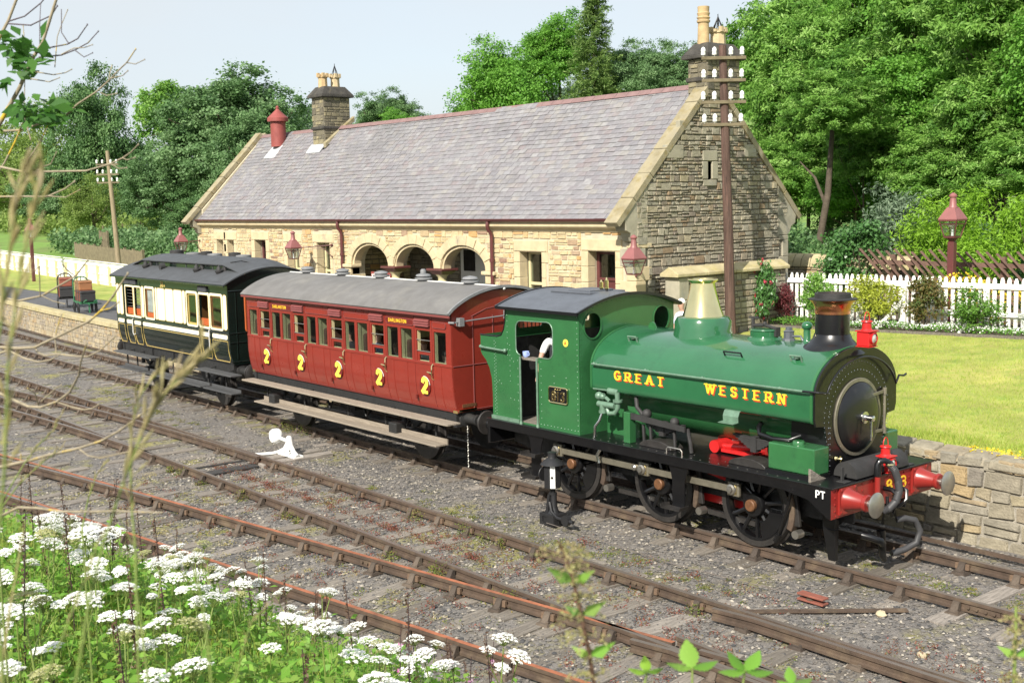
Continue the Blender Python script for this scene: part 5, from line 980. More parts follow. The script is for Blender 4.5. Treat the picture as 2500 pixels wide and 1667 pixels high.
# --- dark green and cream carriage ---
dc=thing('dark_carriage','dark green and cream clerestory roofed railway carriage at the tail of the train','carriage',(-20.9,0,0))
X0,X1=-24.45,-17.33
dw=[(-23.73,-23.2,'open'),(-23.1,-22.68,'open'),(-22.33,-21.8,'frost'),(-19.64,-19.1,'fix'),(-18.92,-18.40,'open2'),(-18.27,-17.68,'fix')]
for s in (-1,1):
    y0,y1=sorted((s*1.2,s*1.14)); sd=P(MB().plate([rct(X0,X1,1.93,3.12)]+[rrect(a,b,2.05 if t!='frost' else 2.06,2.83,.04) for a,b,t in dw],'xz',y0,y1),'body_side','coachdark',dc)
    P(MB().sheet([(-s*y,z*.955+.1) for y,z in tum] if s>0 else [(y,(z-1.13)*.86+1.18) for y,z in tum],'yz',X0,X1,0),'lower_panel','coachdark',dc,sm=50)
    if s>0: continue
    lt=[(y-.002,(z-1.13)*.86+1.18) for y,z in tum]
    for a,b in ((-24.41,-24.22),(-24.19,-23.95),(-22.60,-22.45),(-21.66,-21.55),(-21.53,-21.05),(-21.02,-20.5),(-20.47,-19.95),(-19.92,-19.76),(-17.58,-17.40)):
        p=P(MB().plate([rrect(a,b,2.03,2.88,min(.07,(b-a)*.4))],'xz',-1.206,-1.198),'cream_panel','coachcream',sd)
        P(MB().tube([(u,-1.207,v) for u,v in rrect(a-.012,b+.012,2.02,2.89,min(.075,(b-a)*.45))],.006,4,closed=True),'gold_line','gold',p)
    for a,b,t in dw:
        fr0=rrect(a-.07,b+.07,1.99,2.90,.08) if t!='open' else rrect(a-.06,b+.05,1.99,2.88,.06)
        f=P(MB().plate([fr0,rrect(a,b,2.05,2.83,.04)],'xz',-1.207,-1.198),'window_frame','coachcream',sd); P(MB().tube([(u,-1.208,v) for u,v in rrect(a-.004,b+.004,2.046,2.834,.04)],.007,4,closed=True),'gold_line','gold',f)
        if t=='fix': P(MB().plate([rct(a,b,2.05,2.83),rct(a+.04,b-.03,2.09,2.79)],'xz',-1.18,-1.16),'sash','gold' if a<-19 else 'mahogany',f); P(MB().box(a+.04,b-.03,-1.175,-1.17,2.09,2.79),'window_pane','pane',f)
        elif t=='frost': P(MB().plate([rct(a,b,2.05,2.83),rct(a+.08,b-.03,2.2,2.79)],'xz',-1.18,-1.16),'sash','mahogany',f); P(MB().box(a+.08,b-.03,-1.175,-1.17,2.2,2.79),'frosted_pane','frosted',f); P(MB().box(a+.05,b-.02,-1.185,-1.18,2.06,2.18),'sash_rail','orange',f)
        else: P(MB().box(a+.02,b-.02,-1.17,-1.14,2.06,2.24),'sash_rail','orange',f)
        if t=='open':
            m=MB()
            for k in range(6): m.tube([(a,-1.15,2.28+.09*k),(b,-1.15,2.28+.09*k)],.007,5)
            P(m,'window_bar','steel',f)
    for a,b in ((-24.38,-23.93),(-23.75,-23.3),(-23.2,-22.74),(-22.60,-19.02),(-18.87,-18.40),(-18.25,-17.42)):
        p=P(MB().plate([rrect(a,b,1.79,1.90,.045)],'xz',-1.207,-1.196),'waist_panel','coachcream',sd)
        lo_=[lt[k] for k in range(len(lt))]; zt=1.745
        side=lambda x:[(x,y,z) for y,z in lt if z<zt]; r_=.05
        L_=[(a,-1.203,zt)]+side(a)[1:-1]+[(a+.05,lt[-1][0]-.036,1.235),(b-.05,lt[-1][0]-.036,1.235)]+side(b)[1:-1][::-1]+[(b,-1.203,zt)]
        P(MB().tube(L_,.009,5,closed=True),'gold_line','gold',p)
    for x in (-23.85,-22.67,-18.95,-18.33): P(MB().tube([(x,-1.203,3.0)]+[(x,-1.203,2.0)]+[(x,y,z) for y,z in lt],.01,5),'door_edge','coachdark',sd)
    for x in (-23.25,-18.34): P(MB().tube([(x,-1.2,1.98),(x,-1.25,1.97),(x,-1.25,1.5),(x,-1.2,1.47)] if x>-20 else [(x,-1.2,1.95),(x,-1.24,1.93),(x,-1.24,1.55),(x+.05,-1.24,1.5),(x+.1,-1.2,1.53)],.013,6),'grab_handle','pipewhite',sd,sm=50)
    P(MB().box(X0,X1,-1.216,-1.2,1.925,1.965),'waist_rail','coachdark',sd,bv=.005)
    for c,w in ((-23.55,.2),(-23.12,.2),(-18.68,.24)):
        b=MB(); 
        for k in range(4): b.tube([(c-w,-1.22,2.93+.035*k),(c+w,-1.22,2.93+.035*k)],.022,6)
        P(b,'door_ventilator','darkroof',sd)
    m=MB(); text(m,'38',(-21.28,-1.206,2.93),(1,0,0),(0,0,1),.13,th=.26,serif=False,width=.2); text(m,'A',(-21.04,-1.206,2.93),(1,0,0),(0,0,1),.08,th=.24,serif=False); P(m,'running_number','gold',sd)
    P(MB().box(-21.30,-20.98,-1.2025,-1.2,2.91,3.08),'number_shade','green',sd)
da=lambda y:3.13+.37*(1-(y/1.3)**2)
for xx in (X0,X1):
    ol=[(-1.1,1.18),(-1.2,1.6),(-1.2,3.1)]+[(-1.2+2.4*i/12,da(-1.2+2.4*i/12)-.02) for i in range(13)]+[(1.2,3.1),(1.2,1.6),(1.1,1.18)]
    hol=[rrect(-.72,-.25,2.0,2.85,.05)]; e=P(MB().plate([ol]+hol,'yz',xx-.012,xx+.012),'end_panel','coachdark',dc); sx=.015 if xx==X1 else -.015
    m=MB(); [m.tube([(xx+sx,-1.19,z),(xx+sx,1.19,z)],.014,6) for z in (1.25,1.72,1.95,2.98)]; m.tube([(xx+sx,-1.0,1.3),(xx+sx,-1.0,2.95)],.012,6); m.tube([(xx+sx,1.0,1.3),(xx+sx,1.0,2.95)],.012,6); P(m,'end_bead','coachdark',e)
    P(MB().tube([(xx+sx,a,b) for a,b in rrect(-.75,-.22,1.97,2.88,.06)],.025,6,closed=True),'end_window_frame','orange',e); P(MB().box(xx-.003,xx+.003,-.72,-.25,2.0,2.85),'window_pane','pane',e)
rr=[(-1.32+2.64*i/28,da(-1.32+2.64*i/28)) for i in range(29)]; r2=P(MB().sheet(rr,'yz',X0-.08,X1+.08,-.03),'roof','darkroof',dc,sm=45); P(MB().box(X0-.08,X1+.08,-1.335,-1.30,3.09,3.125),'cornice','coachdark',r2,bv=.005)
for s in (-1,1):
    c=P(MB().plate([[(-24.3,3.36),(-24.0,3.46),(-23.5,3.56),(-18.4,3.56),(-17.9,3.47),(-17.45,3.36)]],'xz',s*.7,s*.68),'clerestory_side','coachdark',r2)
    P(MB().tube([(-24.25,s*.71,3.39),(-23.95,s*.71,3.47),(-23.5,s*.71,3.53),(-18.4,s*.71,3.53),(-17.9,s*.71,3.46),(-17.5,s*.71,3.38)],.014,6).tube([(-23.9,s*.71,3.385),(-17.8,s*.71,3.385)],.012,6),'clerestory_frame','darkroof',c)
    m=MB(); [m.tube([(x,s*.705,3.38),(x,s*.705,3.54)],.012,6) for x in (-23.5,-22.6,-20.7,-19.1,-18.4)]; P(m,'clerestory_bar','darkroof',c)
xs_=[-24.34,-24.0,-23.5,-22,-20,-18.4,-17.9,-17.4]; zt_=[3.37,3.475,3.575,3.575,3.575,3.575,3.485,3.37]; m=MB(); k=13
V=[(x,-.77+1.54*i/(k-1),z+(.14)*(1-((-.77+1.54*i/(k-1))/.77)**2)+d) for d in (0,-.025) for x,z in zip(xs_,zt_) for i in range(k)]; n8=len(xs_); F=[(a*k+i,a*k+i+1,(a+1)*k+i+1,(a+1)*k+i) for a in range(n8-1) for i in range(k-1)]; o=n8*k; F+=[tuple(q+o for q in f[::-1]) for f in F]
F+=[(a*k,(a+1)*k,(a+1)*k+o,a*k+o) for a in range(n8-1)]+[(a*k+k-1,a*k+k-1+o,(a+1)*k+k-1+o,(a+1)*k+k-1) for a in range(n8-1)]
m.add(V,F); P(m,'clerestory_roof','darkroof',r2,sm=40)
for x in (-23.02,-19.72,-18.42): P(MB().lathe([(0,3.24),(.03,3.28),(.09,3.38),(.1,3.4),(.1,3.43),(.07,3.44),(.06,3.5),(.03,3.53),(0,3.58)],(x,-.86,0),'z',14).lathe([(.09,-.70),(.1,-.74),(.06,-.76),(.05,-.84)],(x+.02,0,3.43),'y',14),'roof_ventilator','black_dull',r2,sm=40)
P(MB().lathe([(.12,3.26),(.12,3.30),(.06,3.31),(.06,3.36)],(-21.9,-.86,0),'z',16).lathe([(.09,-.92),(.1,-.80),(.05,-.78)],(-21.9,0,3.43),'y',16).box(-22.6,-22.2,-.95,-.75,3.29,3.33),'oil_lamp_top','black_dull',r2,sm=40)
for x,r,h in ((-23.3,.2,.1),(-21.35,.16,.1),(-20.84,.2,.05),(-19.66,.16,.1),(-19.15,.2,.05),(-22.2,.2,.05)): P(MB().lathe([(r,3.68),(r,3.70+h),(r*.6,3.71+h),(0,3.72+h)],(x,.2,0),'z',18),'roof_vent','black_dull' if h>.06 else 'ventgrey',r2,sm=35)
P(MB().tube([(-24.2,-1.2,3.2),(-22.9,-1.1,3.26),(-18.5,-.75,3.4)][0:1]+[(-17.5,-1.25,3.19)],.008,5).tube([(-18.3,-.6,3.62),(-18.1,-.4,3.66),(-17.9,-.2,3.6),(-17.5,-.5,3.46)],.012,5),'lamp_cable','black',r2)
P(MB().box(X0+.04,X1-.04,-1.13,1.13,1.2,1.26),'floor','dark',dc); P(MB().box(-22.55,-22.5,-1.13,1.13,1.26,3.1).box(-19.8,-19.75,-1.13,1.13,1.26,3.1),'partition','mahogany',dc); P(MB().box(X0+.04,X1-.04,-1.13,1.13,3.08,3.1),'ceiling','linen',dc)
uf=MB(); uf.box(X0+.08,X1-.08,-1.08,-.98,.92,1.175); uf.box(X0+.08,X1-.08,.98,1.08,.92,1.175); uf.box(X0+.04,X0+.14,-1.1,1.1,.85,1.17); uf.box(X1-.14,X1-.04,-1.1,1.1,.85,1.17)
for x in (-22.3,-20.9,-19.5): uf.box(x-.03,x+.03,-1.12,-1.08,.93,1.17)
uf.bar((-22.3,-.5,.8),(-19.2,-.5,.8),.1,.12); P(uf,'underframe','underblack',dc); coach_wheels(dc,(-22.73,-18.6))
for a,b,z in ((-23.9,-21.35,1.0),(-18.55,-16.75+.2,1.0)): P(MB().box(a,b,-1.6,-1.3,z,z+.035),'upper_step','footdark',dc,bv=.006)
for a,b in ((-23.75,-22.15),(-22.0,-18.3),(-18.15,-16.6)): P(MB().box(a,b,-1.58,-1.32,.57,.6).box(a,b,-1.33,-1.31,.57,.66),'lower_step','footdark',dc,bv=.005)
m=MB()
for x in (-23.6,-22.9,-21.6,-20.5,-18.4,-17.4): m.tube([(x,-1.06,1.05),(x,-1.3,1.0),(x,-1.3,.57)],.022,6)
P(m,'step_bracket','underblack',dc)
for y in (-.864,.864): cbuffer(dc,1,X1-.05,y,.8); cbuffer(dc,-1,X0+.05,y,.8)
# ---------------- people ----------------
pm('skin',(.56,.33,.24),.6,amp=.06,scale=20); pm('hair_brown',(.16,.085,.04),.7,amp=.3,scale=60); pm('hair_ginger',(.30,.13,.05),.7,amp=.3,scale=60); pm('hair_white',(.75,.73,.7),.7,amp=.1,scale=60); pm('hair_dark',(.03,.02,.015),.7)
pm('cloth_blue',(.35,.47,.68),.85,amp=.1); pm('cloth_white',(.78,.78,.78),.85,amp=.08); pm('cloth_turq',(.05,.42,.55),.85,amp=.1); pm('cloth_dark',(.03,.03,.04),.85,amp=.2); pm('cloth_pale',(.62,.66,.78),.85,amp=.1)
def skinmesh(name,pts,edges,rad,mat,par,sub=2):
    me=bpy.data.meshes.new(name); me.from_pydata([tuple(p) for p in pts],edges,[]); me.materials.append(MATS[mat]); o=bpy.data.objects.new(name,me); COL.objects.link(o)
    k=o.modifiers.new('skin','SKIN'); k.use_smooth_shade=True; sv=me.skin_vertices[0].data
    for i,r in enumerate(rad): sv[i].radius=r if hasattr(r,'__len__') else (r,r)
    sv[0].use_root=True; s=o.modifiers.new('sub','SUBSURF'); s.levels=sub; s.render_levels=sub; adopt(o,par); return o
def person(label,loc,face,hgt,hair,shirt,seated=True,armL=None,armR=None,lean=(0,0),trou='cloth_dark',longhair=False,glasses=False,group=None,tilt=0,vest=None):
    """loc = point on the seat or floor below the pelvis; face = heading angle the figure looks along"""
    x,y,z=loc; k=hgt/1.75; f=Vector((cos(face),sin(face),0)); r=Vector((sin(face),-cos(face),0)); U=Vector((0,0,1)); t=thing('person',label,'person',loc,group)
    B=Vector(loc); pel=B+U*(.12*k if seated else .93*k); q=lambda a,b,c:pel+f*(a*k+lean[0]*c)+r*(b*k+lean[1]*c)+U*(c*k)
    pts=[q(0,0,0),q(.0,0,.15),q(.01,0,.32),q(0,0,.47),q(.0,0,.56)]; rad=[(.15*k,.11*k),(.135*k,.105*k),(.155*k,.11*k),(.12*k,.085*k),(.055*k,.055*k)]; E=[(0,1),(1,2),(2,3),(3,4)]
    nk=q(.02,0,.60); pts.append(nk); rad.append((.05*k,.055*k)); E.append((4,5)); hp=nk+f*(.015*k)+U*(.10*k); pts+=[hp-U*.02*k,hp+U*.09*k]; rad+=[(.072*k,.085*k),(.07*k,.082*k)]; E+=[(5,6),(6,7)]
    sh=[]
    for s,arm in ((-1,armL),(1,armR)):
        a0=q(0,s*.19,.45); i=len(pts); pts.append(a0); rad.append(.06*k); E.append((3,i))
        el,wr=arm if arm else (((.03,s*.25,.17),(.2,s*.2,.06)))
        e=q(*el); w=q(*wr); pts+=[e,w]; rad+=[.045*k,.03*k]; E+=[(i,i+1),(i+1,i+2)]; sh.append((a0,e,w))
        d=(w-e).normalized(); n=d.cross(U); n=n.normalized() if n.length>.1 else r
        hb=len(pts); pts.append(w+d*.06*k); rad.append((.035*k,.018*k)); E.append((hb-1,hb))
        for j in range(5):
            o_=n*((j-1.5)*.018*k) if j<4 else n*(-.04*k); L_=(.075,.085,.08,.065,.045)[j]*k
            pts+=[w+d*(.09*k if j<4 else .05*k)+o_,w+d*(.09*k+L_*.6 if j<4 else .08*k)+o_*1.1-U*.01*k,w+d*(.09*k+L_ if j<4 else .1*k)+o_*1.1-U*.03*k]; rad+=[.009*k,.0085*k,.007*k]; b0=len(pts)-3; E+=[(hb,b0),(b0,b0+1),(b0+1,b0+2)]
    for s in (-1,1):
        i=len(pts); hip=q(0,s*.09,-.03); kn=q(.42,s*.1,.0) if seated else q(.02,s*.1,-.45); ft=q(.44,s*.1,-.42) if seated else q(0,s*.1,-.86); to=ft+f*.14*k-U*.02*k
        pts+=[hip,kn,ft,to]; rad+=[.085*k,.06*k,.045*k,.04*k]; E+=[(0,i),(i,i+1),(i+1,i+2),(i+2,i+3)]
    body=skinmesh('body',pts,E,rad,'skin',t)
    P3=[pts[i] for i in range(5)]; R3=[(a*1.1,b*1.12) for a,b in rad[:4]]+[(.062*k,.062*k)]; E3_=[(0,1),(1,2),(2,3),(3,4)]
    for (a0,e,w) in sh: i=len(P3); P3+=[a0,e.lerp(a0,.12)]; R3+=[.074*k,.06*k]; E3_+=[(3,i),(i,i+1)]
    skinmesh('shirt',P3,E3_,R3,shirt,t)
    i0=len(pts)-8; T=[pts[0],pts[i0],pts[i0+1],pts[i0+2],pts[i0+4],pts[i0+5],pts[i0+6]]; skinmesh('trousers',T,[(0,1),(1,2),(2,3),(0,4),(4,5),(5,6)],[(.165*k,.125*k),.095*k,.075*k,.06*k,.095*k,.075*k,.06*k],trou,t)
    if vest: skinmesh('waistcoat',[pts[0],pts[1],pts[2],pts[3]],[(0,1),(1,2),(2,3)],[(a*1.17,b*1.2) for a,b in rad[:4]],vest,t)
    hc=hp+U*.045*k; fa=MB(); 
    for s in (-1,1): fa.ball(hc+f*.079*k+r*(s*.033*k)+U*.012*k,.012*k,8)
    P(fa,'eye','cloth_white',body,sm=60); fa=MB(); [fa.ball(hc+f*.089*k+r*(s*.033*k)+U*.012*k,.006*k,6) for s in (-1,1)]; P(fa,'pupil','hair_dark',body)
    P(MB().hexa([hc+f*.07*k-r*.008*k+U*.02*k,hc+f*.07*k+r*.008*k+U*.02*k,hc+f*.08*k+r*.016*k-U*.03*k,hc+f*.08*k-r*.016*k-U*.03*k,hc+f*.088*k-r*.005*k+U*.02*k,hc+f*.088*k+r*.005*k+U*.02*k,hc+f*.112*k+r*.009*k-U*.028*k,hc+f*.112*k-r*.009*k-U*.028*k]),'nose','skin',body,bv=.004)
    P(MB().ball(hc+f*.082*k-U*.058*k,.024*k,8,(.45,.45,.22) if abs(f.x)<.01 else (.5,.9,.25)),'mouth','lampred',body,sm=60); fa=MB(); [fa.ball(hc+r*(s*.083*k),.022*k,8,(.5,.5,1)) for s in (-1,1)]; P(fa,'ear','skin',body,sm=60)
    H=MB(); c=hc+U*.03*k-f*.012*k; n=16; V=[];F=[]
    for i in range(7):
        a=math.radians(2+i*16)
        for j in range(n):
            b=2*PI*j/n; d=cos(b); lim=min(a,math.radians(62 if d>.5 else 100+(35 if longhair else 0)) ); V.append(c+f*(sin(lim)*d*.1*k)+r*(sin(lim)*sin(b)*.088*k*(1.05))+U*(cos(lim)*.098*k)+Vector((rnd.uniform(-1,1),rnd.uniform(-1,1),rnd.uniform(-1,1)))*.003*k)
    for i in range(6):
        for j in range(n): F.append((i*n+j,(i+1)*n+j,(i+1)*n+(j+1)%n,i*n+(j+1)%n))
    F.append(tuple(range(n))); H.add(V,F); P(H,'hair',hair,body,sm=70)
    if glasses:
        g=MB(); [g.tube([hc+f*.1*k+r*(s*.035*k+.026*k*cos(a))+U*(.012*k+.02*k*sin(a)) for a in [j*PI/5 for j in range(10)]],.003*k,4,closed=True) for s in (-1,1)]; [g.tube([hc+f*.1*k+r*(s*.06*k)+U*.015*k,hc+r*(s*.082*k)+U*.02*k],.003*k,4) for s in (-1,1)]; P(g,'spectacles','iron_black',body)
    return t
PT='passengers in the red carriage'
person('boy with brown hair in pale blue shirt at the open fourth door window',(-11.27,-.86,1.64),PI*.40,1.42,'hair_brown','cloth_blue',group=PT)
person('girl with ginger hair and white top looking out of the fifth door window',(-9.62,-.84,1.58),-PI*.94,1.42,'hair_ginger','cloth_white',longhair=True,group=PT)
person('passenger in light blue top seated between the fourth and fifth doors',(-10.58,-.86,1.5),PI,1.3,'hair_brown','cloth_turq',group=PT)
person('passenger in bright blue top at the last window beside the engine',(-8.93,-.86,1.45),PI,1.35,'hair_dark','cloth_turq',group=PT,longhair=True)
person('bald headed passenger leaning at the window after the third door',(-12.38,-.84,1.55),-PI*.95,1.5,'hair_dark','cloth_dark',group=PT)
person('white haired man in glasses and pale shirt standing behind the engine dome',(-9.42,6.28,.97),-PI*.55,1.68,'hair_white','cloth_pale',seated=False,glasses=True)
person('engine driver in dark waistcoat with rolled white sleeve in the cab window',(-5.98,-.62,1.225),-PI*.1,1.74,'hair_dark','cloth_white',seated=False,armR=((.06,.34,.22),(.1,.42,-.02)),vest='cloth_dark',lean=(-.1,.02))
pm('plate_blue',(.35,.45,.8),.2,amp=.3,scale=8,coat=.5)
cb=thing('cup','white and blue china cup beside the cab window ledge','cup',(-6.42,-.98,2.33)); P(MB().box(-6.55,-5.9,-1.08,-.88,2.30,2.33),'shelf','sleeper'); bpy.data.objects['shelf'].parent=lo; bpy.data.objects['shelf'].matrix_parent_inverse=Matrix.Translation(lo.location).inverted()
P(MB().lathe([(.035,2.33),(.055,2.36),(.06,2.43),(.056,2.43),(.045,2.36)],(-6.42,-.98,0),'z',18),'bowl','plate_blue',cb,sm=40); P(MB().tube([(-6.365,-.98,2.42),(-6.33,-.98,2.40),(-6.335,-.98,2.37),(-6.37,-.98,2.36)],.01,6),'handle','plate_blue',cb)
# ---------------- fences, lamps, poles, trolleys, signals ----------------
pm('postwood',(.30,.24,.15),.9,amp=.2,scale=3,bump=.4,stretch=(6,6,.6)); pm('polewood',(.105,.06,.045),.8,amp=.4,scale=4,bump=.6,bscale=30,stretch=(5,5,.35),spots=[(2.5,.54,.72,(.21,.11,.085)),(3,.56,.7,(.05,.03,.025))]); pm('porcelain',(.82,.82,.80),.15,amp=.03,coat=.5); pm('oldwood',(.20,.165,.10),.9,amp=.3,scale=4,bump=.4); pm('trellis',(.17,.10,.075),.85,amp=.3,scale=6,bump=.3)
pm('lampglass',(.5,.52,.5),.1); glass('lamp_pane',(.8,.84,.84),.6)
fz=lambda x:1.73+.012*(x+8)
wf=thing('picket_fence','white picket fence with pointed palings behind the flower bed','fence',(-7,12.5,1.6))
x=-11.95
pal=MB().plate([[(-.047,0),(.047,0),(.047,1.13),(.02,1.2),(-.02,1.2),(-.047,1.13)]],'xz',-.011,.011).mesh('paling','whitefence')
while x<8:
    link(pal,'paling',wf,(x,12.5,fz(x)+rnd.uniform(-.012,.012)),(0,rnd.uniform(-.012,.012),0)); x+=.178+rnd.uniform(-.004,.004)
for z,h in ((.93,.13),(.28,.11)): P(MB().hexa([(-12.05,12.44,fz(-12)+z),(8,12.44,fz(8)+z),(8,12.487,fz(8)+z),(-12.05,12.487,fz(-12)+z),(-12.05,12.44,fz(-12)+z+h),(8,12.44,fz(8)+z+h),(8,12.487,fz(8)+z+h),(-12.05,12.487,fz(-12)+z+h)]),'fence_rail','whitefence',wf,bv=.006)
for x in (-12.0,-7.55,-5.35,-2.9): P(MB().box(x-.06,x+.06,12.36,12.44,fz(x)-.2,fz(x)+1.02),'post','whitefence',wf,bv=.006); P(MB().bar((x,12.38,fz(x)+.6),(x-.18,11.5,fz(x)-.06),.06,.06),'brace','whitefence',wf,bv=.005)
lf=thing('boarded_fence','long white close boarded fence beside the platform lawn','fence',(-62,10,.9))
a,b=Vector((-96,12.3,0)),Vector((-48.6,9.1,0)); d=(b-a); n=int(d.length/.13); m=MB(); dn=d.normalized(); nn=Vector((dn.y,-dn.x,0))
zt=lambda t:.9+max(0,a.lerp(b,t).y-10)*.1
for i in range(n):
    p=a.lerp(b,i/n); q=a.lerp(b,(i+.86)/n); z=zt(i/n); m.hexa([p+Vector((0,0,z)),q+Vector((0,0,z)),q-nn*.02+Vector((0,0,z)),p-nn*.02+Vector((0,0,z)),p+Vector((0,0,z+1.25)),q+Vector((0,0,z+1.25)),q-nn*.02+Vector((0,0,z+1.25)),p-nn*.02+Vector((0,0,z+1.25))])
P(m,'boarding','whitefence',lf)['kind']='stuff'
for z in (.25,.62,1.05): P(MB().bar(a+nn*.03+Vector((0,0,zt(0)+z)),b+nn*.03+Vector((0,0,zt(1)+z)),.04,.08),'fence_rail','whitefence',lf)
for i in range(24): p=a.lerp(b,i/23)+nn*.06; P(MB().box(p.x-.07,p.x+.07,p.y-.07,p.y+.07,zt(i/23)-.1,zt(i/23)+1.1),'post','linen',lf)
P(MB().bar(a+nn*.06+Vector((0,0,zt(0)+1.27)),b+nn*.06+Vector((0,0,zt(1)+1.27)),.07,.03),'capping','whitefence',lf)
of=thing('paling_fence','weathered grey wooden paling fence beyond the white boarded fence','fence',(-70,16,1.1))
def pales(par,p0,p1,h,z,sp=.16,mat='oldwood'):
    p0=Vector(p0);p1=Vector(p1);n=int((p1-p0).length/sp); m=MB()
    for i in range(n): p=p0.lerp(p1,i/n); m.box(p.x-.045,p.x+.045,p.y-.012,p.y+.012,z,z+h+rnd.uniform(-.03,.03))
    o=P(m,'pales',mat,par); o['kind']='stuff'
    for k in (.25,.75): P(MB().bar(p0+Vector((0,.03,z+h*k)),p1+Vector((0,.03,z+h*k)),.04,.09),'fence_rail',mat,par)
    for i in range(int((p1-p0).length/2.4)+1): p=p0.lerp(p1,i/max(1,int((p1-p0).length/2.4))); P(MB().box(p.x-.08,p.x+.08,p.y,p.y+.15,z-.2,z+h+.1),'post',mat,par)
pales(of,(-84,18.5,0),(-61,14.5,0),1.25,1.15); pales(of,(-80.5,19.2,0),(-78.0,18.8,0),2.1,1.2,.2)
rf_=thing('rail_fence','dark three rail field fence below the far left woodland','fence',(-140,40,2))
for z in (.5,.9,1.3): P(MB().bar((-175,33,hill_z(-175,33)+z),(-105,46,hill_z(-105,46)+z),.06,.14),'fence_rail','sooty',rf_)
for i in range(26): t=i/25; p=Vector((-175,33,0)).lerp(Vector((-105,46,0)),t); P(MB().box(p.x-.08,p.x+.08,p.y-.08,p.y+.08,hill_z(p.x,p.y)-.2,hill_z(p.x,p.y)+1.5),'post','sooty',rf_)
wfz=thing('wire_fence','thin post and wire fence climbing the grass field','fence',(-95,30,2))
for i in range(9): p=Vector((-92,22,0)).lerp(Vector((-112,44,0)),i/8); P(MB().tube([(p.x,p.y,hill_z(p.x,p.y)-.1),(p.x,p.y,hill_z(p.x,p.y)+2.0)],.07,6),'post','oldwood',wfz)
for z in (.6,1.2,1.8): P(MB().tube([(-92,22,hill_z(-92,22)+z),(-112,44,hill_z(-112,44)+z)],.012,4),'wire','steel',wfz)
tr=thing('trellis_fence','dark brown slanting slat trellis fence behind the picket fence','fence',(-7,15,1.7))
i=0
x=-10.6
while x<6:
    P(MB().bar((x,15.0+.03*(i%2),3.42+rnd.uniform(-.05,.05)),(x+1.55,15.0+.03*(i%2),1.9),.035,.09,(0,1,0)),'slat','trellis',tr,bv=.004); x+=.27+rnd.uniform(-.02,.02);i+=1
for z in (3.02,2.2): P(MB().box(-10.2,8,15.06,15.1,z,z+.12),'rail','trellis',tr)
for x in (-9.6,-6.4,-3.2,0): P(MB().box(x-.06,x+.06,15.1,15.2,1.6,3.3),'post','trellis',tr)
# lamps
def lantern(par,c,k=1):
    x,y,z=c; q=lambda r,h,a:(x+r*k*cos(a),y+r*k*sin(a),z+h*k); A=[PI/4+PI/2*i for i in range(4)]
    P(MB().add([q(.30,0,a) for a in A]+[q(.30,.02,a) for a in A]+[q(.12,.26,a) for a in A],[(0,1,2,3)]+[(i,(i+1)%4,4+(i+1)%4,4+i) for i in range(4)]+[(4+i,4+(i+1)%4,8+(i+1)%4,8+i) for i in range(4)]+[(8,9,10,11)]),'lamp_roof','maroon_light',par)
    P(MB().lathe([(.10*k,z+.25*k),(.075*k,z+.3*k),(.06*k,z+.46*k),(.08*k,z+.47*k),(.085*k,z+.5*k),(.05*k,z+.54*k),(.02*k,z+.56*k)],(x,y,0),'z',14),'lamp_chimney','maroon_light',par,sm=40)
    m=MB()
    for i in range(4):
        m.bar(q(.28,-.01,A[i]),q(.165,-.36,A[i]),.022*k,.022*k); m.bar(q(.275,-.09,A[i]),q(.275,-.09,A[(i+1)%4]),.014*k,.014*k); m.bar(q(.28,-.01,A[i]),q(.28,-.01,A[(i+1)%4]),.03*k,.03*k); m.bar(q(.165,-.36,A[i]),q(.165,-.36,A[(i+1)%4]),.03*k,.03*k)
    fm=P(m,'lamp_frame','maroon',par); P(MB().add([q(.27,-.01,a) for a in A]+[q(.16,-.36,a) for a in A],[(i,(i+1)%4,4+(i+1)%4,4+i) for i in range(4)]),'lamp_pane','lamp_pane',fm); P(MB().lathe([(.03*k,z-.36*k),(.02*k,z-.2*k),(.04*k,z-.18*k),(.03*k,z-.05*k)],(x,y,0),'z',10),'burner','porcelain',par,sm=40)
    P(MB().ball((x,y,z-.12*k),.11*k,10,(1,1,.5)),'reflector','lens',par,sm=60)
def wall_lamp(c,wall,label):
    t=thing('wall_lamp',label,'lamp',c,'wall lamps on the station front'); lantern(t,c,1.05); x,y,z=c; wx,wy,wz=wall
    P(MB().tube([(x,y,z-.02),(wx,wy,wz)],.018,6).tube([(x+(wx-x)*.45,y+(wy-y)*.45,z-.02),(x+(wx-x)*.8,y+(wy-y)*.8,wz-.12),(wx,wy,wz-.4)],.012,6).ball((wx,wy,wz),.05,8).ball((wx,wy,wz-.4),.035,8),'bracket','maroon',t,sm=40); return t
wall_lamp((-27.95,6.55,3.52),(-26.85,7.44,3.6),'maroon gas lantern on a bracket over the sash windows'); wall_lamp((-37.75,6.75,3.60),(-37.45,7.45,3.62),'maroon gas lantern on a bracket at the far left corner of the station'); wall_lamp((-11.48,6.8,3.53),(-12.05,7.45,3.45),'maroon gas lantern on a bracket by the station corner nearest the engine')
def lamp_post(x,y,z0,zl,label):
    t=thing('lamp_post',label,'lamp post',(x,y,z0)); P(MB().box(x-.085,x+.085,y-.085,y+.085,z0-.1,zl-.55),'post','maroon',t,bv=.012); P(MB().hexa([(x-.05,y-.05,zl-.55),(x+.05,y-.05,zl-.55),(x+.05,y+.05,zl-.55),(x-.05,y+.05,zl-.55),(x-.13,y-.13,zl-.4),(x+.13,y-.13,zl-.4),(x+.13,y+.13,zl-.4),(x-.13,y+.13,zl-.4)]),'lamp_seat','maroon',t); lantern(t,(x,y,zl),1.2)
lamp_post(-6.9,13.5,1.7,4.3,'tall maroon lamp post with lantern behind the picket fence'); lamp_post(-60.8,7.95,.95,3.9,'maroon lamp post on the grass by the white boarded fence')
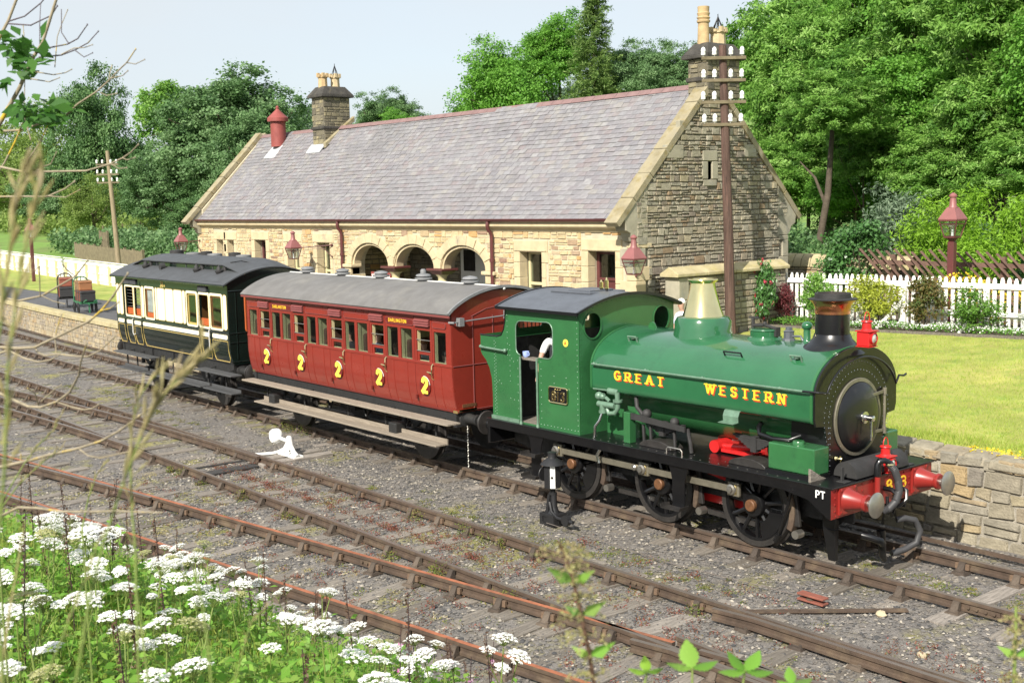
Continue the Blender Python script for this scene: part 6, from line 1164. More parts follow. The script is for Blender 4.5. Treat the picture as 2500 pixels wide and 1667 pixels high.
# telegraph poles
def pole(base,top,r,arms,label,mat,w):
    t=thing('telegraph_pole',label,'telegraph pole',base); b=Vector(base);p=Vector(top); n=8
    P(MB().tube([b.lerp(p,i/n)+Vector((rnd.uniform(-.01,.01),0,0)) for i in range(n+1)],[r*(1-.3*i/n) for i in range(n+1)],12),'pole',mat,t,sm=60)
    for i,(dz,hw) in enumerate(arms):
        c=p-Vector((0,0,dz)); ad=Vector((.634,.773,0)); af=Vector((.773,-.634,0))*.15; c=c+af; a=P(MB().bar(c-ad*hw,c+ad*hw,.08,.08),'cross_arm','oldwood',t,bv=.006)
        for q in (-.92,-.42,.32,.82): P(MB().lathe([(.012,-.02),(.012,.06)],(c.x+q*hw*ad.x,c.y+q*hw*ad.y,c.z+.04),'z',6).lathe([(.055,.06),(.06,.08),(.055,.15),(.062,.16),(.05,.22),(.025,.25),(0,.26)],(c.x+q*hw*ad.x,c.y+q*hw*ad.y,c.z+.02),'z',12),'insulator','porcelain',a,sm=40)
    return t
pole((-10.72,9.55,1.5),(-11.0,9.55,8.78),.14,[(.33,.56),(.88,.55),(1.42,.56),(1.98,.53)],'tall reddish brown telegraph pole with four arms before the gable','polewood',.8)
pole((-55.6,11.0,.9),(-56.4,11.0,8.2),.15,[(.75,.62),(1.3,.62),(1.75,.62)],'pale leaning telegraph pole with three arms beyond the white fence','postwood',.9)
# ground signal, point lever
gs_=thing('ground_signal','black ground signal lantern with a white face standing beside the engine','signal',(-4.96,-1.7,-.2)); x,y=-4.96,-1.7
P(MB().plate([rct(x-.17,x+.17,-.19,.0),rct(x-.1,x+.02,-.15,-.05)],'xz',y-.15,y-.13).box(x-.17,x+.17,y-.13,y+.15,-.19,0).box(x+.17,x+.18,y-.05,y+.07,-.14,-.04),'base_box','iron_black',gs_,bv=.008)
P(MB().hexa([(x-.1,y-.08,0),(x-.04,y-.08,0),(x-.04,y+.02,0),(x-.1,y+.02,0),(x-.06,y-.06,.3),(x-.01,y-.06,.3),(x-.01,y+.02,.3),(x-.06,y+.02,.3)]).lathe([(.1,0),(.07,.06),(.055,.12),(.05,.32)],(x+.02,y,0),'z',14).lathe([(.07,.30),(.07,.33),(.045,.34),(.045,.42)],(x,y,0),'z',12),'stand','iron_black',gs_,sm=35)
hx=[(x+.128*cos(PI/8+PI/4*i),y+.145*sin(PI/8+PI/4*i)) for i in range(8)]
sb_=P(MB().plate([hx],'xy',.42,.80),'lantern_body','iron_black',gs_); P(MB().lathe([(.2,.80),(.15,.85),(.075,.90),(.07,.92),(.07,.985),(.08,.99),(.05,1.0)],(x,y,0),'z',16),'lantern_top','iron_black',gs_,sm=35)
nrm=Vector((cos(-PI/4),sin(-PI/4),0)); tg=Vector((-nrm.y,nrm.x,0)); c=Vector((x,y,0))+nrm*.1215; P(MB().hexa([c-tg*.05+Vector((0,0,.425)),c+tg*.05+Vector((0,0,.425)),c+tg*.05+nrm*.006+Vector((0,0,.425)),c-tg*.05+nrm*.006+Vector((0,0,.425)),c-tg*.05+Vector((0,0,.795)),c+tg*.05+Vector((0,0,.795)),c+tg*.05+nrm*.006+Vector((0,0,.795)),c-tg*.05+nrm*.006+Vector((0,0,.795))]),'white_face','white',gs_)
P(MB().tube([c+nrm*.004+Vector((0,0,.60)),c+nrm*.010+Vector((0,0,.60))],.022,12),'lens','dark',gs_); P(MB().lathe([(.12,-.21),(.125,-.2),(.12,-.19)],(0,0,0),'x',20).add([],[]),'back_disc','iron_black',gs_,sm=40).location=(x,y+.0,.61)
P(MB().tube([(x,y-.07,.18),(x+.1,y-.12,.05),(x+.25,y-.13,-.02),(x+.42,y-.13,-.02)],.025,8).lathe([(.085,-.17),(.085,-.09)],(x+.46,y,-.02),'y',18).tube([(x+.5,y-.13,-.02),(x+.62,y-.13,-.02)],.03,8),'weight_lever','iron_black',gs_,sm=40)
lv=thing('point_lever','white painted weighted point lever on two sleeper ends beside the track','point lever',(-12.9,-2.2,-.2)); x,y=-12.55,-2.15
P(MB().box(x-.5,x+.1,y-.36,y-.22,-.1,-.08),'foot','white',lv) if 0 else None
m=MB(); m.tube([(x-.55,y-.75,-.12),(x-.35,y-.35,-.12),(x-.2,y-.2,-.06),(x,y-.1,0)],.03,8); m.box(x-.32,x+.42,y-.28,y-.06,-.13,-.09); m.tube([(x-.3,y-.2,-.1),(x-.12,y-.18,-.02),(x-.03,y-.17,.1),(x+.01,y-.16,.21)],[.05,.05,.045,.05],8); m.tube([(x+.42,y-.2,-.1),(x+.25,y-.19,-.03),(x+.12,y-.18,.09),(x+.05,y-.16,.21)],[.05,.05,.045,.05],8); m.tube([(x+.1,y-.26,-.1),(x+.08,y-.22,.04),(x+.03,y-.17,.18)],[.04,.035,.03],6); m.ball((x+.03,y-.16,.21),.07,10); P(m,'stand','white',lv,sm=40,bv=.0)
P(MB().tube([(x+.03,y-.2,.17),(x-.35,y-.22,.21)],.035,8).lathe([(.12,-.1),(.15,-.07),(.16,0),(.15,.07),(.12,.1)],(x-.42,y-.22,.22),'y',16).tube([(x-.5,y-.22,.26),(x-.66,y-.22,.28)],.022,6),'weight','white',lv,sm=40)
for dx in (-.1,.35): P(MB().box(x+dx-.12,x+dx+.12,y-1.0,y+.62,-.3,-.13),'sleeper_end','sleeper',lv,bv=.012)
# luggage trolleys with trunks (each trunk is a thing)
pm('trolleygreen',(.03,.16,.07),.5,amp=.2); pm('leather',(.30,.09,.055),.55,amp=.25,scale=6); pm('leather_tan',(.36,.16,.07),.5,amp=.25,scale=6); pm('trunkblack',(.035,.035,.037),.5,amp=.3,scale=5)
def trolley(o,ang,mat,label):
    t=thing('luggage_trolley',label,'trolley',(0,0,0)); f=MB()
    for y in (-.3,.3): f.bar((-.65,y,.42),(.75,y,.42),.06,.08); 
    for x in (-.6,-.2,.2,.65): f.bar((x,-.3,.40),(x,.3,.40),.06,.05)
    P(f,'frame',mat,t); h=MB(); pts=[(-.62,-.3,.42),(-.66,-.3,1.15)]+[(-.66,.3*cos(a),1.15+.25*sin(a)) for a in [PI-PI*i/8 for i in range(9)]]+[(-.66,.3,1.15),(-.62,.3,.42)]; h.tube(pts,.028,8); h.tube([(-.64,0,.42),(-.66,0,1.4)],.018,6); h.tube([(-.64,-.15,.42),(-.66,-.15,1.35)],.012,6); P(h,'hoop',mat,t,sm=50)
    P(MB().bar((.75,-.2,.44),(1.25,-.2,.56),.05,.05).bar((.75,.2,.44),(1.25,.2,.56),.05,.05).bar((.7,0,.42),(.78,0,.02),.05,.05),'handle',mat,t)
    for x,r in ((-.45,.2),(.35,.2)):
        for y in (-.34,.34):
            w=P(MB().tube([(x+r*cos(a),y,r+r*sin(a)) for a in [2*PI*i/18 for i in range(18)]],.022,6,closed=True),'wheel','iron_black',t,sm=50); m=MB(); m.lathe([(.04,y-.04),(.04,y+.04)],(x,0,r),'y',10); [m.tube([(x,y,r),(x+r*cos(a),y,r+r*sin(a))],.012,5) for a in [2*PI*i/6 for i in range(6)]]; P(m,'spoke','iron_black',w)
    t.location=o; t.rotation_euler=(0,0,ang); return t
def trunk(o,ang,sx,sy,sz,mat,label):
    t=thing('trunk',label,'trunk',(0,0,0)); b=P(MB().box(-sx/2,sx/2,-sy/2,sy/2,0,sz*.72),'trunk_body',mat,t,bv=.02); P(MB().box(-sx/2-.01,sx/2+.01,-sy/2-.01,sy/2+.01,sz*.73,sz),'lid',mat,t,bv=.03); m=MB()
    for x in (-sx*.3,0,sx*.3): m.box(x-.03,x+.03,-sy/2-.018,sy/2+.018,-.0,sz+.008)
    P(m,'strap','leather' if mat=='trunkblack' else 'oldwood',t); t.location=o; t.rotation_euler=(0,0,ang)
for o,ang,mat,l1,l2,l3,tm in (((-41.6,3.2,.925),-.3,'iron_black','black luggage trolley loaded with trunks at the back of the pair','lower black trunk on the black luggage trolley','red leather trunk on top of the black luggage trolley','leather'),((-38.4,2.85,.925),-.15,'trolleygreen','green luggage trolley with hoop handle nearest the dark carriage','lower black trunk on the green luggage trolley','tan leather suitcase on top of the green luggage trolley','leather_tan')):
    trolley(o,ang,mat,l1); trunk((o[0]+.05,o[1],o[2]+.465),ang,1.2,.56,.42,'trunkblack',l2); trunk((o[0]+(.0 if tm=='leather' else -.1),o[1],o[2]+.90),ang,.95,.5,.36,tm,l3)
TWIGS=[(0.016,0.007,[(4.176,-12.667,5.177),(4.241,-12.615,5.308),(4.302,-12.577,5.395),(4.364,-12.537,5.487),(4.418,-12.507,5.582),(4.476,-12.477,5.646),(4.532,-12.43,5.814)]),(0.012,0.007,[(4.062,-12.579,5.535),(4.089,-12.513,5.713),(4.104,-12.483,5.77),(4.122,-12.443,5.871)]),(0.005,0.003,[(4.104,-12.483,5.77),(4.18,-12.441,5.784),(4.252,-12.398,5.829),(4.299,-12.389,5.851)]),(0.005,0.003,[(4.212,-12.516,5.746),(4.294,-12.457,5.734),(4.344,-12.434,5.748),(4.394,-12.409,5.762),(4.431,-12.398,5.793)]),(0.005,0.0025,[(4.408,-12.456,5.632),(4.536,-12.405,5.639),(4.627,-12.399,5.649),(4.713,-12.392,5.689)]),(0.005,0.0025,[(4.402,-12.47,5.601),(4.482,-12.412,5.604),(4.54,-12.378,5.62),(4.593,-12.349,5.641),(4.639,-12.325,5.679)]),(0.0035,0.002,[(4.558,-12.439,5.597),(4.586,-12.401,5.619),(4.61,-12.372,5.62),(4.629,-12.346,5.63)]),(0.0035,0.002,[(4.588,-12.4,5.613),(4.613,-12.375,5.585),(4.632,-12.349,5.6)]),(0.0035,0.002,[(4.573,-12.414,5.636),(4.552,-12.431,5.678),(4.546,-12.424,5.761)]),(0.004,0.002,[(4.391,-12.493,5.548),(4.476,-12.446,5.53),(4.539,-12.421,5.533),(4.587,-12.414,5.541)]),(0.004,0.002,[(4.383,-12.507,5.522),(4.486,-12.466,5.502),(4.56,-12.452,5.511)]),(0.003,0.002,[(4.444,-12.427,5.561),(4.44,-12.409,5.677),(4.447,-12.392,5.723),(4.457,-12.369,5.777)]),(0.003,0.002,[(4.386,-12.541,5.324),(4.378,-12.525,5.463),(4.368,-12.508,5.618),(4.355,-12.505,5.719)]),(0.003,0.002,[(4.4,-12.463,5.648),(4.394,-12.456,5.725),(4.39,-12.446,5.802)]),(0.007,0.0025,[(4.445,-12.629,5.319),(4.53,-12.596,5.318),(4.617,-12.557,5.336),(4.722,-12.495,5.36),(4.792,-12.474,5.397),(4.876,-12.436,5.434),(4.945,-12.416,5.467),(5.009,-12.403,5.498),(5.069,-12.396,5.519),(5.128,-12.387,5.557)]),(0.003,0.002,[(5.014,-12.374,5.525),(5.032,-12.352,5.519),(5.052,-12.326,5.534)]),(0.003,0.002,[(4.979,-12.428,5.466),(4.979,-12.423,5.489),(4.981,-12.415,5.515)]),(0.003,0.002,[(4.963,-12.454,5.424),(4.978,-12.439,5.413),(5.0,-12.41,5.42)]),(0.003,0.002,[(4.982,-12.423,5.472),(5.008,-12.389,5.481),(5.018,-12.374,5.497)]),(0.007,0.0025,[(4.541,-12.695,5.187),(4.669,-12.636,5.161),(4.793,-12.576,5.159),(4.924,-12.507,5.157),(5.033,-12.461,5.177),(5.115,-12.449,5.194),(5.188,-12.448,5.21),(5.258,-12.45,5.232)]),(0.003,0.002,[(5.129,-12.454,5.193),(5.139,-12.444,5.186),(5.156,-12.422,5.194)]),(0.003,0.002,[(5.105,-12.488,5.175),(5.123,-12.468,5.158),(5.141,-12.447,5.16)]),(0.006,0.003,[(4.43,-12.681,5.139),(4.476,-12.647,5.197),(4.515,-12.617,5.271),(4.545,-12.604,5.314),(4.573,-12.593,5.357),(4.614,-12.589,5.281)]),(0.005,0.002,[(4.6,-12.628,5.163),(4.65,-12.612,5.206),(4.707,-12.583,5.272),(4.753,-12.57,5.324)]),(0.004,0.002,[(4.616,-12.611,5.148),(4.681,-12.581,5.175),(4.737,-12.563,5.188),(4.78,-12.556,5.227)]),(0.006,0.003,[(4.656,-12.736,5.075),(4.772,-12.674,5.073),(4.874,-12.63,5.07),(4.963,-12.595,5.096),(5.032,-12.587,5.118)]),(0.003,0.002,[(4.869,-12.635,5.073),(4.966,-12.598,5.066),(5.045,-12.576,5.09)]),(0.007,0.003,[(4.875,-12.849,4.741),(4.972,-12.838,4.739),(5.081,-12.811,4.732),(5.195,-12.775,4.751),(5.299,-12.748,4.788),(5.394,-12.732,4.818),(5.481,-12.722,4.869)]),(0.003,0.002,[(5.193,-12.778,4.75),(5.223,-12.786,4.795),(5.252,-12.793,4.849),(5.279,-12.815,4.838)]),(0.003,0.002,[(5.297,-12.807,4.759),(5.322,-12.78,4.741),(5.346,-12.753,4.732)]),(0.003,0.002,[(5.26,-12.685,4.811),(5.293,-12.72,4.833),(5.332,-12.747,4.855)]),(0.009,0.003,[(5.195,-12.962,4.6),(5.286,-12.938,4.608),(5.379,-12.912,4.61),(5.468,-12.89,4.618),(5.539,-12.889,4.636),(5.616,-12.879,4.657),(5.731,-12.818,4.708),(5.805,-12.809,4.742),(5.878,-12.801,4.785),(5.953,-12.785,4.849)]),(0.004,0.002,[(5.816,-12.813,4.743),(5.882,-12.811,4.753),(5.944,-12.811,4.773)]),(0.005,0.0025,[(5.4,-12.869,4.61),(5.45,-12.878,4.6),(5.508,-12.876,4.595),(5.575,-12.862,4.605),(5.652,-12.835,4.602),(5.718,-12.823,4.606),(5.781,-12.81,4.628),(5.846,-12.791,4.67)]),(0.0035,0.002,[(5.443,-12.821,4.592),(5.436,-12.82,4.638),(5.438,-12.812,4.668),(5.443,-12.798,4.708)]),(0.006,0.002,[(5.423,-13.002,4.598),(5.494,-12.975,4.62),(5.567,-12.953,4.6),(5.635,-12.935,4.594),(5.698,-12.92,4.605),(5.752,-12.914,4.624)]),(0.008,0.0025,[(5.318,-12.991,4.493),(5.405,-12.982,4.483),(5.492,-12.973,4.474),(5.586,-12.957,4.462),(5.669,-12.948,4.469),(5.758,-12.931,4.494),(5.838,-12.922,4.528),(5.906,-12.927,4.567),(5.97,-12.94,4.591),(6.031,-12.953,4.636),(6.096,-12.959,4.685)]),(0.003,0.002,[(5.891,-12.91,4.591),(5.951,-12.914,4.6),(6.011,-12.918,4.609)]),(0.004,0.002,[(5.758,-12.931,4.492),(5.81,-12.91,4.482),(5.857,-12.893,4.478),(5.896,-12.884,4.485),(5.93,-12.879,4.499)]),(0.003,0.002,[(5.625,-12.94,4.465),(5.665,-12.961,4.51),(5.703,-12.991,4.532)]),(0.003,0.002,[(5.627,-12.934,4.479),(5.705,-12.911,4.526),(5.762,-12.918,4.539)]),(0.009,0.002,[(5.649,-13.098,4.31),(5.748,-13.092,4.332),(5.877,-13.048,4.365),(5.982,-13.034,4.393),(6.104,-13.0,4.423),(6.214,-12.978,4.456),(6.313,-12.969,4.494),(6.412,-12.959,4.54),(6.506,-12.956,4.581)]),(0.003,0.002,[(6.205,-13.031,4.441),(6.244,-13.025,4.43),(6.288,-13.012,4.429),(6.34,-12.986,4.443),(6.381,-12.973,4.454)]),(0.003,0.002,[(6.013,-13.115,4.395),(6.012,-13.113,4.41)]),(0.006,0.002,[(5.978,-13.185,4.247),(6.048,-13.174,4.274),(6.121,-13.16,4.303),(6.2,-13.141,4.313),(6.289,-13.112,4.316),(6.381,-13.077,4.327),(6.466,-13.05,4.34),(6.549,-13.026,4.349),(6.629,-13.007,4.36)])]
ASHLEAF=[(4.53,-12.58,5.58),(4.66,-12.66,5.62),(4.64,-12.53,5.6),(4.49,-12.56,5.52),(4.4,-12.51,5.66),(4.29,-12.47,5.61),(4.32,-12.58,5.64),(4.46,-12.49,5.61),(4.27,-12.5,5.64),(4.21,-12.55,5.64),(4.5,-12.58,5.68),(4.24,-12.47,5.68),(4.66,-12.6,5.6),(4.51,-12.55,5.54),(4.44,-12.57,5.64),(4.4,-12.57,5.61),(4.31,-12.59,5.67),(4.25,-12.4,5.68),(4.26,-12.5,5.66),(4.48,-12.47,5.64),(4.28,-12.5,5.66),(4.67,-12.65,5.6),(4.72,-12.55,5.66),(4.65,-12.6,5.62),(4.25,-12.51,5.6),(4.74,-12.59,5.58),(4.25,-12.49,5.67),(4.23,-12.43,5.66),(4.4,-12.54,5.62),(4.53,-12.55,5.61),(4.69,-12.64,5.6),(4.24,-12.45,5.67),(4.5,-12.53,5.63),(4.37,-12.59,5.63),(4.19,-12.53,5.67),(4.31,-12.56,5.64),(4.21,-12.47,5.63),(4.68,-12.68,5.59),(4.68,-12.67,5.57),(4.66,-12.66,5.62),(4.34,-12.55,5.66),(4.31,-12.55,5.6),(4.38,-12.51,5.63),(4.5,-12.54,5.62),(4.51,-12.6,5.63),(4.4,-12.55,5.6),(4.31,-12.52,5.61),(4.38,-12.47,5.63),(4.29,-12.52,5.62),(4.5,-12.57,5.6),(4.55,-12.59,5.62),(4.47,-12.6,5.57),(4.56,-12.57,5.62),(4.45,-12.6,5.67),(4.45,-12.55,5.61),(4.31,-12.48,5.59),(4.31,-12.49,5.62),(4.51,-12.62,5.65),(4.32,-12.49,5.62),(4.5,-12.57,5.59),(4.25,-12.49,5.58),(4.25,-12.46,5.58),(4.56,-12.49,5.59),(4.67,-12.53,5.55),(4.39,-12.51,5.61),(4.55,-12.58,5.55),(4.44,-12.52,5.56),(4.72,-12.63,5.5),(4.29,-12.43,5.6),(4.48,-12.48,5.59),(4.69,-12.55,5.54),(4.46,-12.55,5.53),(4.39,-12.57,5.54),(4.29,-12.49,5.57),(4.53,-12.6,5.55),(4.33,-12.48,5.55),(4.28,-12.45,5.55),(4.75,-12.6,5.56),(4.69,-12.64,5.56),(4.47,-12.54,5.55),(4.32,-12.52,5.57),(4.69,-12.59,5.54),(4.24,-12.45,5.58),(4.49,-12.53,5.57),(4.56,-12.57,5.53),(4.54,-12.58,5.57),(4.69,-12.59,5.52),(4.52,-12.59,5.56),(4.56,-12.54,5.55),(4.52,-12.59,5.57),(4.56,-12.53,5.41),(4.38,-12.54,5.37),(4.49,-12.6,5.37),(4.41,-12.5,5.36),(4.58,-12.51,5.37),(4.63,-12.48,5.41),(4.68,-12.51,5.4),(4.33,-12.5,5.4),(4.32,-12.53,5.44),(4.45,-12.56,5.42),(4.81,-12.58,5.35),(4.79,-12.57,5.34),(4.33,-12.45,5.39),(4.34,-12.47,5.39),(4.47,-12.45,5.36),(4.51,-12.46,5.43),(4.38,-12.49,5.4),(4.66,-12.66,5.37),(4.74,-12.6,5.42),(4.32,-12.51,5.37),(4.64,-12.58,5.36),(4.52,-12.6,5.41),(4.57,-12.59,5.36),(4.5,-12.55,5.38),(4.42,-12.45,5.4),(4.41,-12.46,5.36),(4.5,-12.56,5.41),(4.65,-12.64,5.41),(4.35,-12.41,5.38),(4.36,-12.54,5.4),(4.68,-12.57,5.36),(4.63,-12.61,5.38),(4.58,-12.6,5.43),(4.32,-12.49,5.42),(4.64,-12.61,5.38),(4.61,-12.51,5.38),(4.62,-12.55,5.36),(4.26,-12.45,5.42),(4.48,-12.6,5.38),(4.51,-12.48,5.42),(4.27,-12.54,5.4),(4.23,-12.52,5.38),(4.63,-12.61,5.37),(4.26,-12.47,5.44),(4.69,-12.57,5.38),(4.41,-12.5,5.38),(4.68,-12.52,5.41),(4.57,-12.52,5.4),(4.72,-12.6,5.38),(4.6,-12.54,5.39),(4.72,-12.67,5.38),(4.5,-12.56,5.36),(4.29,-12.45,5.37),(4.68,-12.64,5.35),(4.71,-12.61,5.34),(4.77,-12.53,5.4),(4.4,-12.45,5.4),(4.42,-12.5,5.41),(4.6,-12.61,5.41),(4.42,-12.5,5.45),(4.5,-12.56,5.39),(4.39,-12.55,5.36),(4.42,-12.53,5.4),(4.29,-12.49,5.41),(4.28,-12.47,5.41),(4.42,-12.47,5.38),(4.4,-12.55,5.41),(4.65,-12.62,5.37),(4.43,-12.43,5.38),(4.53,-12.62,5.39),(4.32,-12.48,5.38),(4.68,-12.53,5.37),(4.6,-12.56,5.4),(4.34,-12.54,5.38),(4.68,-12.65,5.34),(4.77,-12.53,5.35),(4.74,-12.51,5.39),(4.46,-12.41,5.36),(4.54,-12.42,5.41),(4.75,-12.5,5.35),(4.7,-12.54,5.37),(4.82,-12.55,5.32),(4.36,-12.36,5.43),(4.52,-12.47,5.36),(4.44,-12.47,5.43),(4.57,-12.48,5.34),(4.8,-12.58,5.37),(4.58,-12.45,5.4),(4.71,-12.54,5.37),(4.57,-12.47,5.38),(4.53,-12.46,5.4),(4.8,-12.47,5.37),(4.81,-12.53,5.38),(4.78,-12.55,5.35),(4.62,-12.54,5.38),(4.78,-12.5,5.38),(4.37,-12.36,5.41),(4.65,-12.49,5.4),(4.4,-12.37,5.43),(4.55,-12.5,5.36),(4.8,-12.53,5.35),(4.58,-12.46,5.36),(4.61,-12.48,5.4),(4.58,-12.48,5.39),(4.74,-12.51,5.38),(4.67,-12.45,5.39),(4.51,-12.46,5.36),(4.73,-12.51,5.36),(4.6,-12.46,5.38),(4.75,-12.51,5.35),(4.76,-12.62,5.33),(4.55,-12.51,5.34),(4.56,-12.52,5.34),(4.73,-12.64,5.32),(4.75,-12.63,5.32),(4.76,-12.57,5.33),(4.45,-12.52,5.35),(4.75,-12.61,5.33),(4.38,-12.48,5.37),(4.57,-12.63,5.34),(4.37,-12.47,5.35),(4.72,-12.61,5.34),(4.45,-12.54,5.38),(4.75,-12.58,5.33),(4.76,-12.59,5.33),(4.65,-12.61,5.36),(4.41,-12.43,5.36),(4.83,-12.53,5.34),(4.29,-12.46,5.35),(4.37,-12.44,5.35),(4.64,-12.52,5.33),(4.67,-12.61,5.36),(4.35,-12.47,5.38),(4.54,-12.62,5.35),(4.37,-12.5,5.35),(4.61,-12.67,5.47),(4.32,-12.57,5.51),(4.61,-12.67,5.47),(4.45,-12.61,5.49),(4.65,-12.67,5.48),(4.36,-12.58,5.49)]
GRASSH=[(0.03,[(7.664,-13.558,4.432),(7.667,-13.534,4.541),(7.672,-13.513,4.616),(7.682,-13.487,4.69),(7.693,-13.462,4.754),(7.705,-13.438,4.798),(7.719,-13.417,4.823),(7.736,-13.391,4.85)]),(0.022,[(7.432,-13.388,4.307),(7.417,-13.377,4.458),(7.411,-13.372,4.524),(7.404,-13.371,4.578),(7.397,-13.367,4.639),(7.393,-13.361,4.699),(7.396,-13.35,4.741),(7.405,-13.333,4.77),(7.415,-13.318,4.785)]),(0.03,[(7.747,-13.666,4.585),(7.743,-13.641,4.741),(7.737,-13.628,4.852),(7.737,-13.611,4.941),(7.74,-13.594,5.013),(7.746,-13.577,5.061)]),(0.028,[(7.723,-13.653,4.808),(7.728,-13.63,4.897),(7.727,-13.616,4.977),(7.728,-13.603,5.04),(7.732,-13.594,5.066)]),(0.0,[(7.452,-13.585,4.391),(7.453,-13.565,4.494),(7.455,-13.55,4.559),(7.457,-13.539,4.609)]),(0.012,[(7.385,-13.519,4.331),(7.401,-13.484,4.412),(7.412,-13.461,4.47),(7.427,-13.425,4.563)]),(0.0,[(7.727,-13.406,4.408),(7.72,-13.405,4.46),(7.71,-13.405,4.522),(7.701,-13.408,4.563),(7.697,-13.411,4.576)]),(0.01,[(7.116,-13.094,4.119),(7.122,-13.072,4.195),(7.128,-13.054,4.255),(7.144,-13.028,4.284)]),(0.0,[(7.207,-13.284,4.205),(7.192,-13.284,4.301),(7.179,-13.284,4.384),(7.174,-13.279,4.446),(7.15,-13.297,4.508)]),(0.013,[(6.397,-13.288,4.368),(6.415,-13.254,4.43),(6.429,-13.229,4.474),(6.443,-13.205,4.509),(6.463,-13.174,4.544),(6.472,-13.157,4.579)]),(0.013,[(6.398,-13.289,4.359),(6.421,-13.248,4.421),(6.441,-13.217,4.456),(6.459,-13.19,4.482),(6.478,-13.164,4.503)]),(0.012,[(6.323,-13.078,4.275),(6.327,-13.061,4.342),(6.334,-13.04,4.399),(6.348,-13.017,4.432)])]
NETTLE=[[(7.757,-12.768,4.23),(7.745,-12.77,4.296),(7.732,-12.774,4.362),(7.719,-12.779,4.414),(7.707,-12.786,4.46),(7.698,-12.793,4.48)],[(7.994,-11.879,4.046),(7.989,-11.87,4.125),(7.987,-11.864,4.173),(7.983,-11.86,4.22)]]
BRAMBLE=[[(7.596,-12.361,4.059),(7.593,-12.357,4.107),(7.592,-12.356,4.116)],[(7.657,-12.287,4.057),(7.657,-12.281,4.089),(7.658,-12.277,4.109)],[(7.536,-12.435,4.061),(7.536,-12.429,4.093),(7.537,-12.424,4.109)],[(7.777,-12.292,4.097),(7.778,-12.287,4.122)]]
# ---------------- vegetation ----------------
def leafmat(name,cols,tr=.35,rough=.55):
    m=pm(name,src='att',cols=cols,rough=rough,amp=0,trans=tr,spec=.35); return m
leafmat('leaf_ash',[(.05,.13,.018),(.10,.24,.035),(.18,.36,.06),(.27,.47,.10),(.38,.58,.18)],.45)
leafmat('leaf_syc',[(.065,.14,.05),(.11,.21,.075),(.16,.28,.11),(.23,.35,.16)],.38)
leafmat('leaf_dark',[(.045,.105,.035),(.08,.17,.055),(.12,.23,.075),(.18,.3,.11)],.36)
leafmat('leaf_bright',[(.08,.23,.025),(.13,.32,.04),(.19,.40,.06),(.10,.26,.03)],.42)
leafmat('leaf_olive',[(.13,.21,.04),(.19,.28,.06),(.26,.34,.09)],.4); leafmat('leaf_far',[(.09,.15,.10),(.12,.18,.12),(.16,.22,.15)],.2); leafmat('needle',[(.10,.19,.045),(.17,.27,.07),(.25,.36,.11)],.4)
leafmat('leaf_golden',[(.17,.34,.02),(.22,.42,.03),(.28,.48,.05),(.13,.28,.02)],.45); leafmat('leaf_vib',[(.045,.13,.03),(.06,.16,.035),(.09,.2,.06),(.12,.24,.09)],.25,.35); leafmat('leaf_grey',[(.12,.19,.11),(.16,.23,.14),(.2,.27,.17)],.3)
leafmat('leaf_yellow',[(.30,.36,.03),(.38,.42,.05),(.26,.34,.03)],.4); leafmat('leaf_purple',[(.12,.025,.03),(.18,.045,.05),(.09,.02,.025)],.25); leafmat('leaf_brown',[(.09,.12,.03),(.16,.11,.035),(.07,.13,.03),(.2,.1,.04)],.3); leafmat('leaf_shine',[(.07,.17,.02),(.10,.22,.03),(.15,.28,.05)],.3,.3)
leafmat('leaf_nettle',[(.14,.32,.04),(.20,.42,.055),(.26,.48,.075),(.32,.48,.09),(.14,.27,.06)],.5); leafmat('leaf_twig',[(.03,.10,.015),(.05,.15,.02),(.08,.20,.03)],.4); leafmat('weed_red',[(.24,.05,.045),(.32,.09,.07),(.28,.14,.07),(.18,.07,.05),(.25,.2,.07)],.3); leafmat('weed_green',[(.20,.25,.05),(.14,.2,.035),(.27,.28,.07),(.32,.2,.07)],.3); leafmat('blade',[(.28,.40,.05),(.37,.47,.075),(.45,.48,.12),(.22,.34,.045)],.4); leafmat('straw',[(.5,.42,.18),(.6,.52,.28),(.42,.40,.14),(.55,.46,.3)],.4)
leafmat('umbel',[(.82,.82,.78),(.86,.86,.83),(.8,.8,.72)],.12); leafmat('umbel_old',[(.45,.48,.14),(.55,.55,.25),(.6,.6,.35)],.3); leafmat('dockbrown',[(.10,.055,.035),(.15,.085,.055),(.19,.12,.08)],.2); leafmat('nettle_seed',[(.36,.36,.12),(.44,.42,.18),(.4,.3,.16)],.35); leafmat('flower_pink',[(.62,.16,.42),(.7,.3,.55),(.75,.55,.68)],.3); leafmat('flower_red',[(.65,.06,.10),(.7,.12,.2),(.6,.1,.08)],.3); leafmat('flower_yellow',[(.75,.55,.02),(.8,.6,.05)],.3)
pm('bark',(.11,.085,.06),.9,amp=.35,scale=5,bump=.8,bscale=25); pm('stemgreen',(.20,.27,.06),.6,amp=.15); pm('stemdark',(.05,.025,.028),.6,amp=.2); pm('twigbark',(.33,.28,.19),.8,amp=.25,scale=30,spots=[(9,.56,.66,(.60,.42,.03))]); pm('twigdark',(.13,.11,.13),.8,amp=.25,scale=30,spots=[(12,.6,.7,(.35,.3,.05))])
def leafquads(Pn,Nn,sz,asp=.5,fold=.15):
    n=len(Pn); t=nr.randn(n,3); N=Nn/np.linalg.norm(Nn,axis=1,keepdims=True); T=t-N*np.sum(t*N,1,keepdims=True); T/=np.linalg.norm(T,axis=1,keepdims=True); B=np.cross(N,T)
    s=(sz if np.ndim(sz) else np.full(n,sz))[:,None]
    V=np.stack([Pn-T*s*.5,Pn+B*s*asp*.5+N*s*fold*.5,Pn+T*s*.5,Pn-B*s*asp*.5+N*s*fold*.5],1).reshape(-1,3); F=np.arange(4*n).reshape(n,4); return V,F
